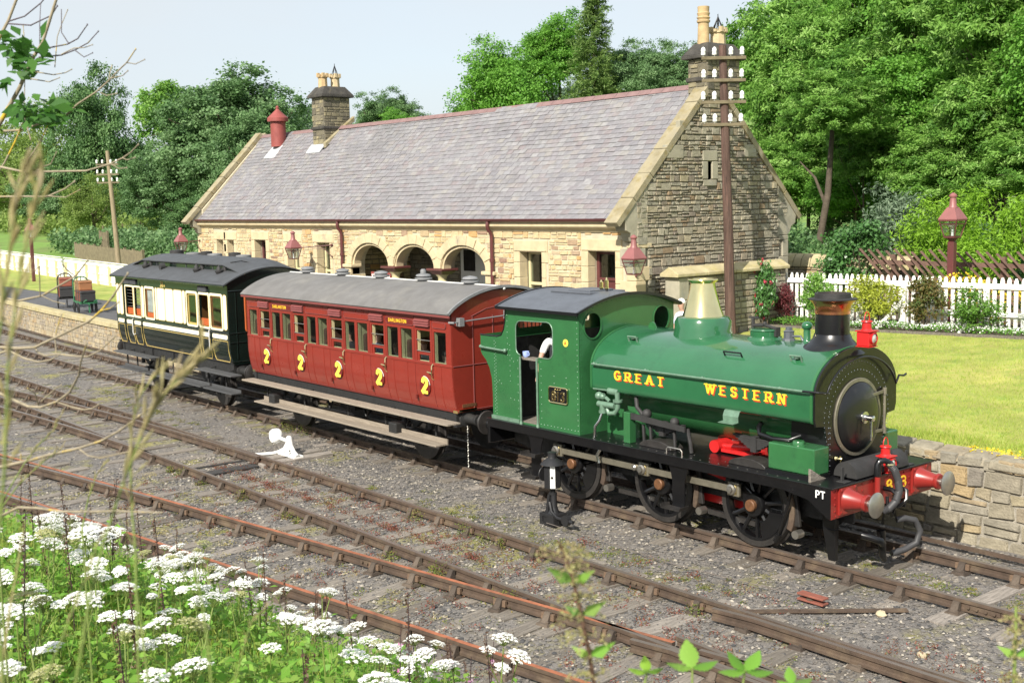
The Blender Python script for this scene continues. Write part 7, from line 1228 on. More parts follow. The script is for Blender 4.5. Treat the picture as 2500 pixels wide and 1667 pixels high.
def crown_mesh(name,mat,n,size,lobes=26,env=(1,1,1),clump=.2,asp=.5,seed=1,rag=.12,bottom=-.6,perlobe=18):
    global nr
    nr=np.random.RandomState(seed); L_=[]
    while len(L_)<lobes:
        d=nr.randn(3); d/=np.linalg.norm(d); 
        if d[2]<bottom: continue
        L_.append((d*nr.uniform(.35,.78)*np.array(env),nr.uniform(.26,.44)))
    C=[];R=[]
    for c,r in L_:
        for k in range(perlobe):
            d=nr.randn(3); d[2]+=.35; d/=np.linalg.norm(d); C.append(c+d*r*nr.uniform(.75,1.08)); R.append(d)
    C=np.array(C);R=np.array(R); i=nr.randint(0,len(C),n); g=nr.randn(n,3)*clump*.5; g[:,2]*=.55
    Pn=C[i]+g+nr.randn(n,3)*rag*.3*(nr.rand(n,1)<.15); Nn=R[i]*.6+nr.randn(n,3)*.55+np.array([0,0,.55])
    V,F=leafquads(Pn,Nn,size*nr.uniform(.6,1.35,n),asp); cl=nr.rand(len(C))[i]
    return npmesh(name,V,F,mat,np.clip(.7*cl+.3*nr.rand(n),0,1))
CR={'ash':[crown_mesh('crown','leaf_ash',44000,.074,44,clump=.125,asp=.32,seed=i,perlobe=11) for i in (1,2)],
'syc':[crown_mesh('crown','leaf_syc',70000,.034,38,clump=.11,asp=.8,seed=i,perlobe=14) for i in (3,4)],
'dark':[crown_mesh('crown','leaf_dark',60000,.036,36,clump=.12,asp=.75,seed=5)],
'bright':[crown_mesh('crown','leaf_bright',40000,.048,28,clump=.15,asp=.6,seed=6)],
'olive':[crown_mesh('crown','leaf_olive',22000,.05,22,clump=.17,asp=.5,seed=7)],
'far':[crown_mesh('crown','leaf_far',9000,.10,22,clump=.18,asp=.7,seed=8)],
'lime':[crown_mesh('crown','leaf_ash',16000,.08,20,clump=.17,asp=.6,seed=9)]}
nr=np.random.RandomState(11); Lp=[];Ln=[]
for k in range(150):
    h=k/150; a=k*2.4+nr.randn()*.3; Lb=(.10+.40*(1-h)**.9)*nr.uniform(.55,1.15); m_=int(70+260*Lb)
    s_=nr.rand(m_)**.7; q=np.stack([s_*Lb*np.cos(a),s_*Lb*np.sin(a),(h*2-1)+.10*s_*Lb*2-.55*(s_*Lb)**1.6],1)+nr.randn(m_,3)*np.array([.018,.018,.012]); q[:,2]-=nr.rand(m_)**2*.09*s_; Lp.append(q)
Pn=np.concatenate(Lp); V,F=leafquads(Pn,nr.randn(len(Pn),3)*.6+np.array([0,0,.6]),.05*nr.uniform(.6,1.3,len(Pn)),.25); CR['larch']=[npmesh('crown',V,F,'needle',nr.rand(len(Pn)))]
def tree(kind,c,rx,rz,label,name,gz=None,group=None,lean=0,thin=1):
    x,y,z=c; gz=hill_z(x,y)-.2 if gz is None else gz; t=thing(name,label,'tree',(x,y,gz),group)
    o=link(rnd.choice(CR[kind]),'crown',t,(x,y,z),(0,0,rnd.random()*6.28),(rx*.93,rx*.93,rz*.93)); H=z-gz; m=MB(); r=max(.12,rx*.07)*thin
    base=Vector((x+lean,y,gz-.2)); top=Vector((x,y,z+rz*.35)); pts=[base.lerp(top,i/6)+Vector((rnd.uniform(-.1,.1),rnd.uniform(-.1,.1),0))*r*3*(0<i<6) for i in range(7)]; m.tube(pts,[r*(1-.13*i) for i in range(7)],9)
    for k in range(7):
        i=rnd.randint(3,5); a=rnd.random()*6.28; s=pts[i]; e=Vector((x+rx*.7*cos(a),y+rx*.7*sin(a),z+rz*rnd.uniform(-.35,.5))); md=s.lerp(e,.5)+Vector((0,0,-.08*rx)); m.tube([s,md,e],[r*.42,r*.28,r*.1],6)
    P(m,'trunk','bark',t,sm=60); return t
GW='woodland trees behind the station'
for i,(k,c,rx,rz,l) in enumerate((
('olive',(-215,62,12.5),13,14,'mid green woodland tree at the far left edge'),('olive',(-190,48,8),9,10,'broad low tree behind the rail fence at far left'),('lime',(-160,46,6.5),7,7,'light green bushy tree left of the dark sycamore'),
('dark',(-133.5,40,11.2),6.6,10.6,'tall dark sycamore rising above the field on the left'),('syc',(-137,36,6.2),6,5.5,'paler leafy lower tree at the foot of the dark sycamore'),('dark',(-118,38,5.5),5,5.5,'dark shadowy tree behind the pale telegraph pole'),('lime',(-194,75,20),7,7.5,'sunlit lime green tree on the skyline between two dark trees'),('lime',(-180,78,17),7,7,'lime green tree on the skyline touching the big sycamore'),
('syc',(-86.9,34,10.2),8.3,7.6,'big round grey green sycamore left of the roof ventilator'),('syc',(-93,31,6.2),5.2,5,'low sycamore skirt beside the white fence field'),('syc',(-78,32,7.0),5.5,6,'sycamore filling the gap behind the far station gable'),('olive',(-98.7,25.5,5.1),3.2,3.4,'yellowish green hawthorn in front of the big sycamores'),('dark',(-84,29,3.6),4,3.4,'dark low growth behind the station end'),
('syc',(-94,55,12.8),4.2,4.0,'dark green rounded tree just right of the left chimney'),('bright',(-85.1,50,11.8),2.3,2.2,'small bright lime tree peeping over the ridge right of the left chimney'),('bright',(-99,58,11.5),2.6,2.6,'small bright tree between the roof ventilator and left chimney'),
('bright',(-52,36,11.6),3.9,4.2,'bright green sycamore above the middle of the roof'),('bright',(-52.2,41,14.5),3.4,3.2,'tallest bright green tree crown above the roof'),('bright',(-57,38,10.6),2.4,2.6,'bright green tree end low over the ridge'),('syc',(-46.5,42,12.3),3.3,3.2,'mid green sycamore right of the larch above the ridge'),('syc',(-41.5,40,11.6),3.0,3.0,'mid green sycamore just left of the right chimney'),
)): tree(k,c,rx,rz,l,'tree',group=GW)
t=thing('larch_tree','tall feathery larch with drooping tiers above the roof ridge','tree',(-45.6,38,2)); link(CR['larch'][0],'crown',t,(-45.6,38,13.6),None,(5.6,5.6,4.6)); P(MB().tube([(-45.6,38,1.5),(-45.6,38,18.3)],[.2,.03],8),'trunk','bark',t)
GA='ash trees in the wood right of the station'
AL=['large','tall','spreading','leafy','sunlit','feathery','dense','high','low','slender','shady','drooping']
for i,(x,y,z,rx,rz,l) in enumerate(((-26.5,33,11.0,3.6,4.3,'ash tree immediately right of the right chimney'),(-23.5,30,8.2,2.9,3.3,'lower ash crown behind the top of the gable slope'),(-20.6,33,12.8,3.9,4.0,'tallest ash crown at the top edge right of centre'),(-19.5,28,8.6,3.0,3.0,'ash crown half way up right of the gable'),(-16.5,30,12.0,3.4,3.6,'ash crown at the upper right edge of the sky'),(-15.8,27,8.4,2.9,2.8,'ash crown above the garden lamp post'),(-12.2,26,11,3.0,3.4,'ash crown in the top right corner'),(-12.0,25,7.6,2.5,2.6,'ash crown hanging over the golden bush'),(-8.6,24,8.8,2.8,3.2,'ash crown at the right picture edge'),(-21.8,26.5,5.6,2.2,1.9,'small ash crown low beside the gable eaves'),(-13.5,24.5,5.6,2.0,1.8,'small ash crown over the grey leaved bush'),(-30.5,37,12.0,3.0,3.6,'ash crown peeping out behind the right chimney'),(-17.6,25.5,6.6,1.7,1.7,'small ash crown in the middle of the wood'),(-24.6,29,5.6,2.6,2.4,'low ash crown tucked behind the gable slope'),(-19,27,5.0,2.4,2.0,'low ash crown between gable and grey bush'),(-14.8,26,6.3,2.4,2.2,'low ash crown right above the tall lamp'),(-10.2,24,5.9,2.2,2.0,'low ash crown behind the golden bushes'),(-22.6,31,10.8,3.0,3.2,'ash crown left of the tallest ash'),(-18.2,31,10.6,3.0,3.0,'ash crown below the tallest ash'),(-14.2,28.5,10.2,3.0,3.0,'ash crown left of the top right corner'),(-9.6,25,11.6,2.8,3.0,'ash crown filling the extreme top right'))): tree('bright' if i in (2,5,8,14) else 'ash',(x,y,z),rx,rz,l,'ash_tree',gz=1.5,group=GA,thin=.55)
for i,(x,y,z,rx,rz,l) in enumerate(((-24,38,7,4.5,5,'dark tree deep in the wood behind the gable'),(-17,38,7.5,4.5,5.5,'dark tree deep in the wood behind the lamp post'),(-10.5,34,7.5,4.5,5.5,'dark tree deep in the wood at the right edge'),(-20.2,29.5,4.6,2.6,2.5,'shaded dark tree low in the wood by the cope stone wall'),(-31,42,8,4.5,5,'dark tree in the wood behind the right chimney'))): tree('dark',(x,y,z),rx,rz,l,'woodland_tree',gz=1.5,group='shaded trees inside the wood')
for (x,y,ln,l) in ((-16.9,22.5,-.9,'leaning tree with a bare trunk in the shade right of the gable'),):
    t=thing('leaning_tree',l,'tree',(x+ln,y,1.6)); P(MB().tube([(x+ln,y,1.4),(x+ln*.6,y,3.2),(x+ln*.2,y,5),(x,y,7.5)],[.16,.14,.12,.08],9).tube([(x+ln*.3,y,4.6),(x-.6,y-.2,5.6),(x-1.2,y-.3,6.2)],[.07,.05,.02],6),'trunk','bark',t,sm=60); link(CR['ash'][1],'crown',t,(x,y,8.0),None,(1.9,1.9,1.5))
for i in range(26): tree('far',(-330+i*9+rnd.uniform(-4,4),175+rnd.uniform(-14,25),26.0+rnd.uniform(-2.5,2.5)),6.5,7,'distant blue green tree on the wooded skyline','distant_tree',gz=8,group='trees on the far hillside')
# hedges and undergrowth (reads as one mass)
def thicket(name,label,box,n,size,mat,asp=.6,fz_=None):
    (x0,x1),(y0,y1),h=box; k=n; X=nr.uniform(x0,x1,k);Y=nr.uniform(y0,y1,k); top=np.array([h*(.6+.4*abs(sin(x*1.3+y)*cos(x*.7-y*.4))) for x,y in zip(X,Y)]); Z=np.array([(fz_ or hill_z)(x,y) for x,y in zip(X,Y)])+top*nr.rand(k)**.6
    V,F=leafquads(np.stack([X,Y,Z],1),nr.randn(k,3)+np.array([0,-.4,.9]),size*nr.uniform(.6,1.4,k),asp); tag(link(npmesh(name,V,F,mat,nr.rand(k)),name),label,'undergrowth',kind='stuff')
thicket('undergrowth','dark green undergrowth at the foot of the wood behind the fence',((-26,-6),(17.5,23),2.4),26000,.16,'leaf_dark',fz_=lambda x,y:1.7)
thicket('bramble_hedge','leafy bramble hedge beyond the fence left of the station',((-92,-52),(19,25),2.2),26000,.30,'leaf_syc')
thicket('woodland_floor','rough green growth under the left trees',((-170,-95),(30,46),2.6),16000,.5,'leaf_olive')
# garden shrubs
def shrub(name,label,c,w,h,mat,n,size,asp=.5,cat='shrub',stems=5,seed=1,up=.5,fl=None):
    x,y,z=c; t=thing(name,label,cat,c); me=crown_mesh('foliage',mat,n,size,16,clump=.3,asp=asp,seed=seed,bottom=-.9,perlobe=10); link(me,'foliage',t,(x,y,z+h*.55),None,(w,w*.8,h*.52)); m=MB()
    for k in range(stems): a=rnd.random()*6.28; m.tube([(x+.05*cos(a),y+.05*sin(a),z-.1),(x+w*.4*cos(a),y+w*.4*sin(a),z+h*.7)],[.02,.008],5)
    P(m,'stem','bark',t)
    if fl:
        k,fm,fs=fl; Q=nr.randn(k*6,3); c0=nr.randn(k,3); c0/=np.linalg.norm(c0,axis=1,keepdims=True); c0[:,1]=-abs(c0[:,1]); c0=c0*np.array([w*.9,w*.75,h*.5])+np.array([x,y,z+h*.6]); V,F=leafquads(np.repeat(c0,6,0)+Q*fs*.25,nr.randn(k*6,3),np.full(k*6,fs),.8); link(npmesh('blossom',V,F,fm,nr.rand(k*6)),'blossom',t)
    return t
shrub('viburnum_bush','mid green bush with rounded leaves behind the left end of the picket fence',(-10.9,15.6,1.8),1.15,2.3,'leaf_vib',7000,.095,.8,seed=21); shrub('buddleia_bush','grey green narrow leaved bush left of the tall lamp post',(-10.9,17.6,1.8),1.45,3.2,'leaf_grey',7000,.10,.25,seed=22)
for i,(x,y,w,h,l) in enumerate(((-8.6,16.8,1.5,3.3,'brilliant yellow green bush directly behind the tall lamp post'),(-6.3,16.9,1.6,3.4,'brilliant yellow green bush at the right picture edge'))): shrub('golden_bush',l,(x,y,1.8),w,h,'leaf_golden',9000,.10,.28,seed=23+i)
shrub('rose_bush','climbing rose with red blooms beside the telegraph pole',(-10.95,11.2,1.58),.42,1.6,'leaf_vib',2600,.15,.7,seed=31,fl=(18,'flower_red',.07)); shrub('berberis_bush','small purple leaved berberis by the fence',(-10.9,11.9,1.62),.38,1.05,'leaf_purple',2200,.13,.6,seed=32); shrub('green_shrub','light green shrub behind the engine chimney',(-9.7,11.95,1.62),.55,1.25,'leaf_ash',3200,.13,.5,seed=33)
shrub('yellow_shrub','bright yellow leaved shrub between chimney and fence brace',(-8.1,11.95,1.66),.75,1.2,'leaf_yellow',4200,.11,.5,seed=34); shrub('bronze_shrub','bronze tinted upright shrub right of the fence brace',(-6.55,11.85,1.68),.52,1.25,'leaf_brown',3200,.15,.5,seed=35); shrub('laurel_shrub','glossy green conical laurel by the right hand fence brace',(-5.2,11.75,1.7),.58,1.05,'leaf_shine',3400,.14,.45,seed=36); shrub('herb_clump','loose grey green herb clump at the right edge of the flower bed',(-4.0,11.9,1.72),.6,.75,'leaf_grey',2200,.08,.2,seed=37); shrub('topiary','dark conifer shrub in front of the station wall by the drainpipe',(-17.25,6.9,.93),.38,1.75,'leaf_dark',3000,.09,.4,seed=38)
thicket('edging_plants','low green bedding with tiny white flowers along the board edging',((-11.6,3),(11.4,12.2),.22),9000,.05,'leaf_bright',fz_=lambda x,y:1.62+.028*(x+8.5)); thicket('white_bedding','small white bedding flowers by the fence braces',((-8.6,-2),(11.4,12.0),.2),1800,.035,'umbel',.9,fz_=lambda x,y:1.66+.028*(x+8.5)); thicket('yellow_flowers','yellow loosestrife showing through the picket fence',((-7.6,-4),(12.8,13.4),1.3),1500,.06,'flower_yellow',.8,fz_=lambda x,y:1.75); thicket('wall_flowers','small yellow flowers on the top of the retaining wall',((-.2,1.0),(2.35,2.75),.12),260,.035,'flower_yellow',.8,fz_=lambda x,y:1.08); thicket('alyssum','patch of white alyssum on the wall top beside the engine',((-2.9,-1.9),(2.45,3.0),.1),900,.03,'umbel',.9,fz_=lambda x,y:1.1)
# lawn blades
def blades(name,label,X,Y,fz_,h,w,mat):
    n=len(X); a=nr.rand(n)*6.28; Z=np.array([fz_(x,y) for x,y in zip(X,Y)])-.005; hh=h*nr.uniform(.5,1.4,n); lx,ly=nr.randn(n)*hh*.35,nr.randn(n)*hh*.35
    V=np.stack([np.stack([X-w*np.cos(a),Y-w*np.sin(a),Z],1),np.stack([X+w*np.cos(a),Y+w*np.sin(a),Z],1),np.stack([X+lx,Y+ly,Z+hh],1)],1).reshape(-1,3); tag(link(npmesh(name,V,np.arange(3*n).reshape(n,3),mat,nr.rand(n)),name),label,'grass',kind='stuff')
n=70000; blades('lawn_grass','short mown grass of the lawn beyond the engine',nr.uniform(-10.5,4,n),2.9+8.3*nr.rand(n)**1.3,lawn_z,.045,.006,'blade')
n=9000; blades('edge_grass','longer grass hanging over the lip of the retaining wall',nr.uniform(-8,4,n),2.5+.9*nr.rand(n)**.8,lambda x,y:lawn_z(x,y),.10,.006,'blade')
# weeds between the rails
def weeds(name,label,C,mat,size,k,hh):
    C=np.array(C); n=len(C)*k; c=np.repeat(C,k,0); r=nr.randn(n,2)*.05*np.repeat(nr.uniform(.6,1.9,len(C)),k)[:,None]; Pn=np.stack([c[:,0]+r[:,0],c[:,1]+r[:,1],-.19+hh*nr.rand(n)**1.4*np.repeat(nr.uniform(.4,1.3,len(C)),k)],1); V,F=leafquads(Pn,nr.randn(n,3)+np.array([0,0,.6]),size*nr.uniform(.6,1.5,n),.4); tag(link(npmesh(name,V,F,mat,nr.rand(n)),name),label,'weeds',kind='stuff')
C=[]
while len(C)<520:
    x=rnd.uniform(-13,3.5); y=rnd.choice((rnd.uniform(-4.5,-3.0),rnd.uniform(-4.6,-2.7),rnd.uniform(-6.5,-4.6),rnd.uniform(-3,-2.0) if x>-4 else -3.8)); C.append((x,y))
weeds('red_weeds','tiny red leaved weeds growing among the ballast between the tracks',C,'weed_red',.03,34,.075)
C=[(rnd.uniform(-13,3.5),rnd.uniform(-6.8,-1.8)) for i in range(110)]; weeds('green_weeds','small yellowish green weeds among the ballast',C,'weed_green',.028,24,.05)
C=[(x,Bn(x)-.12+rnd.uniform(-.06,.03)) for x in (-12.6,-11.6,-9.95,-8.3,-7.9,-5.2,-4.1,-4.0,-2.6,-2.45,-2.3,-13.1)]+[(x,A(x)-.12) for x in (-6.7,-5.4,-4.9,-4.5,-.6)]+[(x,-.9) for x in (-15.3,-15.0,-14.4,-24)]; weeds('rail_weeds','bushy green weeds growing against the rails',C,'weed_green',.035,150,.2)
C=[(rnd.uniform(-14,-2),rnd.uniform(-7.2,-5.0)) for i in range(60)]; weeds('dry_moss','dry yellow moss patches on the ballast',C,'straw',.03,50,.012)
C=[(rnd.gauss(x,.5),rnd.gauss(y,.15)) for x,y in ((-4.6,-2.35),(-3.6,-2.3),(-5.5,-2.4),(-6.5,-2.5),(-3,-2.2),(-7.6,-2.55),(-9.2,-2.7),(-1.6,-2.2),(-20,-1.9),(-22,-2.0),(-24,-1.7),(-26,-2.1),(-18,-2.1),(1,.1),(.2,.1),(1.8,.0)) for i in range(9)]; weeds('moss','pale green and yellow moss patches between the tracks',C,'weed_green',.026,60,.01)
# ---- bank plants ----
def bankpt(x,y): return Vector((x,y,bank_z(x,y)))
def pix(p):
    d=Vector(p)-CAM; w=d.dot(fw); return (1250+2888.7*d.dot(rt)/w,833.5-2888.7*d.dot(up)/w,w)
edge=lambda px: 1190+.28*px if px<900 else 1442+.36*(px-900)
n=0; PX=[];
while n<26000:
    x=rnd.uniform(-8,8.5); y=rnd.uniform(-13.6,-7.7); z=bank_z(x,y); h=rnd.uniform(.05,.62)*(.6+.4*sin(x*2.1)*cos(y*1.7)); p=Vector((x,y,z+h)); a,b,w=pix(p)
    if w<2.2 or a<-150 or a>2300 or b>1760 or b<edge(a)+70+rnd.uniform(-25,60): n+=.02; continue
    PX.append(p); n+=1
Pn=np.array(PX); nr=np.random.RandomState(5); V,F=leafquads(Pn,nr.randn(len(Pn),3)*.5+np.array([0,0,.9]),nr.uniform(.035,.095,len(Pn)),.55,.2); tag(link(npmesh('bank_undergrowth',V,F,'leaf_nettle',nr.rand(len(Pn))),'bank_undergrowth'),'bright green nettles and leaves covering the bank in the foreground','undergrowth',kind='stuff')
m=MB()
for p in PX[::9]: g=bankpt(p.x,p.y); m.tube([g,g.lerp(p,.6)+Vector((rnd.uniform(-.03,.03),0,0)),p+Vector((rnd.uniform(-.05,.05),rnd.uniform(-.05,.05),.06))],[.004,.003,.0015],4)
tag(m.build('bank_stems','stemgreen',fix=False),'thin green stems among the nettles on the bank','undergrowth',kind='stuff')
k=14000; X=[];
while len(X)<k:
    x=rnd.uniform(-8,8); y=rnd.uniform(-13.4,-7.6); a,b,w=pix((x,y,bank_z(x,y)+.15))
    if w>2.2 and -100<a<2400 and edge(a)<b<1750: X.append((x,y))
X=np.array(X); blades('bank_grass','long grass blades among the flowers on the bank',X[:,0],X[:,1],bank_z,.30,.004,'blade')
def umbel_plant(seed,old=False):
    rnd.seed(seed); h=rnd.uniform(.62,.85); t=thing('cow_parsley','x','wildflower',(0,0,0)); m=MB(); m.tube([(0,0,-.1),(.01,.0,h*.5),(.02,0,h*.92)],[.006,.005,.004],6); P(m,'stem','stemgreen',t)
    heads=[(.02,0,h,rnd.uniform(.06,.085))]
    if rnd.random()<.6: a=rnd.random()*6.28; q=(.02+.13*cos(a),.13*sin(a),h*.93,rnd.uniform(.04,.055)); heads.append(q); P(MB().tube([(.012,0,h*.6),(q[0]*.8,q[1]*.8,h*.8),(q[0],q[1],q[2]-.06)],[.004,.003,.0025],5),'side_stem','stemgreen',t)
    for (hx,hy,hz,R) in heads:
        V=[];N_=[];st=MB(); nu=int(15+R*130)
        for i in range(nu):
            r=R*math.sqrt((i+.5)/nu); a=i*2.399; c=Vector((hx+r*cos(a),hy+r*sin(a),hz+.018-(r/R)**2*.028+rnd.uniform(-.004,.004))); st.tube([(hx,hy,hz-.06),c-Vector((0,0,.006))],[.0014,.001],3)
            for j in range(15): b=j*2.399; q=.0145*math.sqrt((j+.5)/15); V.append((c.x+q*cos(b),c.y+q*sin(b),c.z+.004-(q/.0145)**2*.006+rnd.uniform(-.002,.002))); N_.append((q*cos(b)*18+rnd.gauss(0,.25),q*sin(b)*18+rnd.gauss(0,.25),1))
        V,F=leafquads(np.array(V),np.array(N_),.0115*nr.uniform(.7,1.2,len(V)),.9,0); hd=link(npmesh('flower_head',V,F,'umbel_old' if old else 'umbel',nr.rand(len(F))),'flower_head',t); P(st,'rays','stemgreen',hd)
    L=[];N_=[]
    for i in range(18): a=rnd.random()*6.28; r=rnd.uniform(.03,.2); L.append((r*cos(a),r*sin(a),h*rnd.uniform(.15,.55))); N_.append((rnd.gauss(0,.4),rnd.gauss(0,.4),1))
    V,F=leafquads(np.array(L),np.array(N_),nr.uniform(.05,.1,18),.45,.2); link(npmesh('leaves',V,F,'leaf_nettle',nr.rand(18)),'leaves',t)['kind']='stuff'; return t
UP=[umbel_plant(i,False) for i in (1,2,3,4,5)]+[umbel_plant(9,True)]; rnd.seed(77); used=set(); placed=0; tries=0
LB={0:'white umbel wildflower standing among the nettles on the bank',1:'greenish yellow faded umbel on the bank among white ones'}
while placed<200 and tries<60000:
    tries+=1; x=rnd.uniform(-6,8.3); y=rnd.uniform(-13.5,-7.8); z=bank_z(x,y); a,b,w=pix((x,y,z+.75))
    if w<3.4 or a<-40 or a>1900 or b>1690 or b<edge(a)+8: continue
    dens=1.0 if a<520 else (.6 if a<1100 else .4)
    if b>1560 and a<700: dens*=.6
    if rnd.random()>dens: continue
    i=rnd.randint(0,5) if rnd.random()<.9 else rnd.randint(0,4); src=UP[i]
    if i not in used: used.add(i); o=src; o.location=(x,y,z)
    else: o=clone(src,(x,y,z))
    o.rotation_euler=(rnd.uniform(-.25,.25),rnd.uniform(-.25,.25),rnd.random()*6.28); s=rnd.uniform(.72,1.08); o.scale=(s,s,s); o['label']=LB[i==5]; o['group']='white umbels on the bank' if i<5 else 'faded umbels on the bank'; placed+=1
for i,u in enumerate(UP):
    if i not in used: 
        for c in list(u.children_recursive)+[u]: bpy.data.objects.remove(c)
# dead dark seed stalks and pink willowherb
def stalk(h,mat,stem,k,fs,name,label,cat,grp):
    t=thing(name,label,cat,(0,0,0),grp); P(MB().tube([(0,0,-.1),(.01,0,h*.5),(0,.01,h)],[.005,.004,.002],5),'stem',stem,t); L=[];N_=[]
    for i in range(k):
        z=h*(.45+.55*((i//9)*9)/k)+rnd.uniform(-.02,.02); a=rnd.random()*6.28; r=abs(rnd.gauss(0,.022))*(1.35-z/h); L.append((r*cos(a),r*sin(a),z)); N_.append((rnd.gauss(0,1),rnd.gauss(0,1),rnd.gauss(0,1)))
    V,F=leafquads(np.array(L),np.array(N_),fs*nr.uniform(.6,1.3,k),.5,.2); link(npmesh('seed_head' if cat!='wildflower' else 'blossom',V,F,mat,nr.rand(k)),'seed_head' if cat!='wildflower' else 'blossom',t)
    L=[(rnd.gauss(0,.05),rnd.gauss(0,.05),h*rnd.uniform(.3,.7)) for i in range(8)]; V,F=leafquads(np.array(L),nr.randn(8,3)*.4+np.array([0,0,1]),nr.uniform(.04,.08,8),.5,.2); link(npmesh('leaves',V,F,'leaf_nettle',nr.rand(8)),'leaves',t)['kind']='stuff'; return t
SK=[stalk(1.0,'dockbrown','stemdark',130,.022,'nettle_stalk','dark brown seeding nettle stalk rising from the bank','weed','dark seeding stalks on the bank') for i in range(3)]+[stalk(.75,'flower_pink','stemdark',26,.02,'willowherb','slender pink willowherb at the foot of the bank','wildflower','pink willowherb on the bank')]
used=set(); placed=0; tries=0; SP=[]
while placed<46 and tries<40000:
    tries+=1; pk=placed>=36; x=rnd.uniform(-5,8.0); y=rnd.uniform(-13.0,-7.8); z=bank_z(x,y); a,b,w=pix((x,y,z+.9)); lo_,hi_=(900,1700) if pk else (-20,1250)
    if w<3.6 or a<lo_ or a>hi_ or b>1650 or b<edge(a)-(30 if pk else 70): continue
    i=3 if pk else rnd.randint(0,2); s=rnd.uniform(.8,1.1)
    if i not in used: used.add(i); o=SK[i]; o.location=(x,y,z)
    else: o=clone(SK[i],(x,y,z))
    o.rotation_euler=(rnd.uniform(-.08,.08),rnd.uniform(-.08,.08),rnd.random()*6.28); o.scale=(s,s,s); placed+=1
# ---- ash sapling at the left, its twigs reaching into view ----
t=thing('ash_sapling','bare lichen covered ash twigs reaching in from the left edge','tree',(3.6,-13.1,3.0)); m=MB(); m.tube([(3.6,-13.1,2.6),(3.75,-13.0,4.0),(3.95,-12.9,5.2),(4.05,-12.85,6.2)],[.05,.04,.03,.02],9)
P(m,'trunk','twigbark',t,sm=60)
for i,(r0,r1,pts) in enumerate(TWIGS):
    k=len(pts); r0*=.62; r1*=.75; m=MB(); m.tube(pts,[r0+(r1-r0)*j/(k-1) for j in range(k)],7); e=Vector(pts[-1]); m.ball(e,r1*1.5,6,(1,1,1.6))
    for p in pts[1:-1]: m.ball(p,r0*.9,5)
    P(m,'branch','twigdark' if pts[0][2]>5.6 else 'twigbark',t,sm=60)
Pn=np.array(ASHLEAF); k=len(Pn); V,F=leafquads(Pn,nr.randn(k,3)*.5+np.array([.2,-.3,.8]),nr.uniform(.04,.085,k),.5,.15); link(npmesh('leaves',V,F,'leaf_twig',nr.rand(k)),'leaves',t)['kind']='stuff'
# ---- tall foreground grasses, nettle tops, bramble shoots ----
GL2=['big blurred seeding grass stem right of centre of the left foreground','pale upright seeding grass crossing the middle rails','blurred seeding grass leaning along the left edge','second blurred grass head at the upper left edge','bare bent grass stem at the lower left corner','thin seeding grass stem in front of the flowers','bare olive grass stem above the white flowers','small seeding grass right of the flowers','long green grass blade beside the seeding stem','feathery grass spray leaning right at the left edge','second feathery grass spray at the left edge','small oat like grass above the nettle stalks']
for i,(s,pts) in enumerate(GRASSH):
    t=thing('grass_stem',GL2[i],'grass stem',pts[0]); g=Vector(pts[0]); gz=bank_z(g.x,g.y); k=len(pts); m=MB(); m.tube([(g.x,g.y,gz-.05)]+pts,[.0024]+[.002-.0014*j/(k-1) for j in range(k)],6); P(m,'stem','stemgreen' if i!=4 else 'straw',t,sm=60)
    if s:
        L=[];h=MB(); a0=1 if i in (2,3) else (3 if i<2 else k//2-1); tot=[Vector(p) for p in pts[a0:]]; ns=30
        for q in range(ns):
            f=q/ns*(len(tot)-1); j=int(f); c=tot[j].lerp(tot[min(j+1,len(tot)-1)],f-j); d=(tot[min(j+1,len(tot)-1)]-tot[j]).normalized()+Vector((rnd.gauss(0,.3),rnd.gauss(0,.3),rnd.gauss(0,.25)+.1)); d.normalize(); l=s*rnd.uniform(.6,1.1); c2=c+d*l*rnd.uniform(.1,.8)
            h.tube([c,c2,c2+d*l*.4,c2+d*l],[.0005,s*.04,s*.085,.0006],5,rr=rnd.random())
        P(h,'seed_head','straw',t,sm=70)
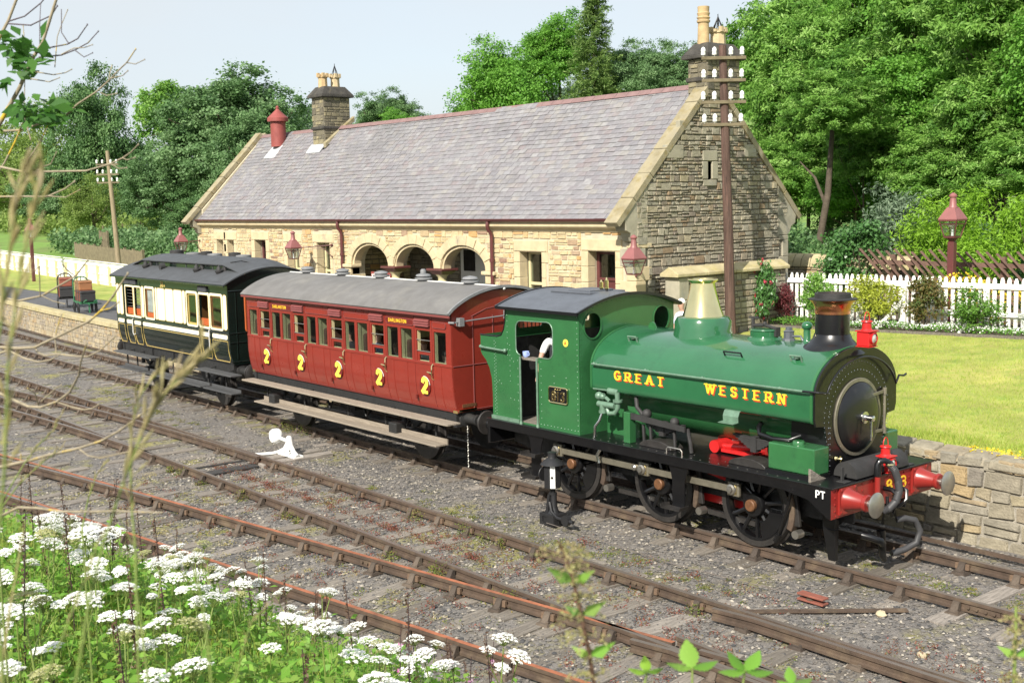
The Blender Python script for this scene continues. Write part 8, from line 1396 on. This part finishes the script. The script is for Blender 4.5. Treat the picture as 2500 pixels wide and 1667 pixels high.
for i,pts in enumerate(NETTLE):
    t=thing('nettle',('tall blurred seeding nettle in front of the tracks','seeding nettle at the bottom right corner')[i],'nettle',pts[0]); g=Vector(pts[0]); P(MB().tube([(g.x,g.y,bank_z(g.x,g.y)-.05)]+pts,[.005]+[.004-.002*j/len(pts) for j in range(len(pts))],7),'stem','dockbrown' if i==0 else 'stemgreen',t,sm=60); L=[];N_=[];S_=[]; Q=[]
    sp=.17 if i==0 else .11
    for j in range(len(pts)-1):
        for f in (0,.5):
            c=Vector(pts[j]).lerp(Vector(pts[j+1]),f)
            for q in range(9):
                a=rnd.random()*6.28; d=Vector((cos(a),sin(a),.25)); 
                for w in range(16): e=c+d*(sp*.28*w/16)+Vector((0,0,-.028*(w/16)**2*(1 if i==0 else .6))); L.append(e+Vector((rnd.gauss(0,.003),rnd.gauss(0,.003),rnd.gauss(0,.003)))); N_.append((rnd.gauss(0,1),rnd.gauss(0,1),rnd.gauss(0,1)))
            if f==0 and j<len(pts)-2:
                for sg in (-1,1): Q.append((c,Vector((rt*sg*.8+Vector((0,0,.45))))))
    V,F=leafquads(np.array(L),np.array(N_),nr.uniform(.004,.008,len(L)),.7,.1); link(npmesh('seed_tassel',V,F,'nettle_seed',nr.rand(len(L))),'seed_tassel',t)
    for c,d in Q: m=MB(); l=rnd.uniform(.035,.055); n_=d.cross(fw).normalized(); m.add([c,c+d*l*.35+n_*l*.2-fw*.01,c+d*l,c+d*l*.35-n_*l*.2-fw*.01],[(0,1,2,3)],rnd.random()); P(m,'leaf','leaf_nettle',t)
for i,pts in enumerate(BRAMBLE):
    t=thing('bramble_shoot',('bramble shoot with three bright leaflets at the bottom centre right','broad bright bramble leaf at the bottom right of centre','small pale bramble shoot left of the bright leaflets','low bramble leaf at the right end of the bottom edge')[i],'bramble',pts[0]); g=Vector(pts[0]); P(MB().tube([(g.x,g.y,bank_z(g.x,g.y)-.05)]+pts,.0022,6),'stem','stemgreen',t); c=Vector(pts[-1]); R_=.05 if i<2 else .035
    for a in (20,95,165) if i!=1 else (-5,60,120,185):
        d=(rt*cos(math.radians(a))+(up*.35+Vector((0,0,.25))-fw*-.35)*sin(math.radians(a))); d.normalize(); n_=Vector((0,0,1)).cross(d); n_=(n_ if n_.length>.2 else rt).normalized(); U_=d.cross(n_).normalized(); m=MB(); l=R_*rnd.uniform(.85,1.15); prof=[(0,.0),(.08,.2),(.13,.17),(.2,.31),(.26,.27),(.35,.38),(.41,.33),(.5,.38),(.56,.31),(.66,.31),(.71,.23),(.8,.21),(.85,.13),(.93,.09),(1,0)]; V=[];F=[]
        for (s_,w_) in prof: cc=c+d*l*s_; V+=[cc+n_*l*w_-U_*l*w_*.25,cc+U_*l*-.02,cc-n_*l*w_-U_*l*w_*.25]
        for q in range(len(prof)-1): F+=[(3*q,3*q+1,3*q+4,3*q+3),(3*q+1,3*q+2,3*q+5,3*q+4)]
        m.add(V,F,rnd.random()); P(m,'leaflet','leaf_golden' if i==2 else 'leaf_nettle',t,sm=60)
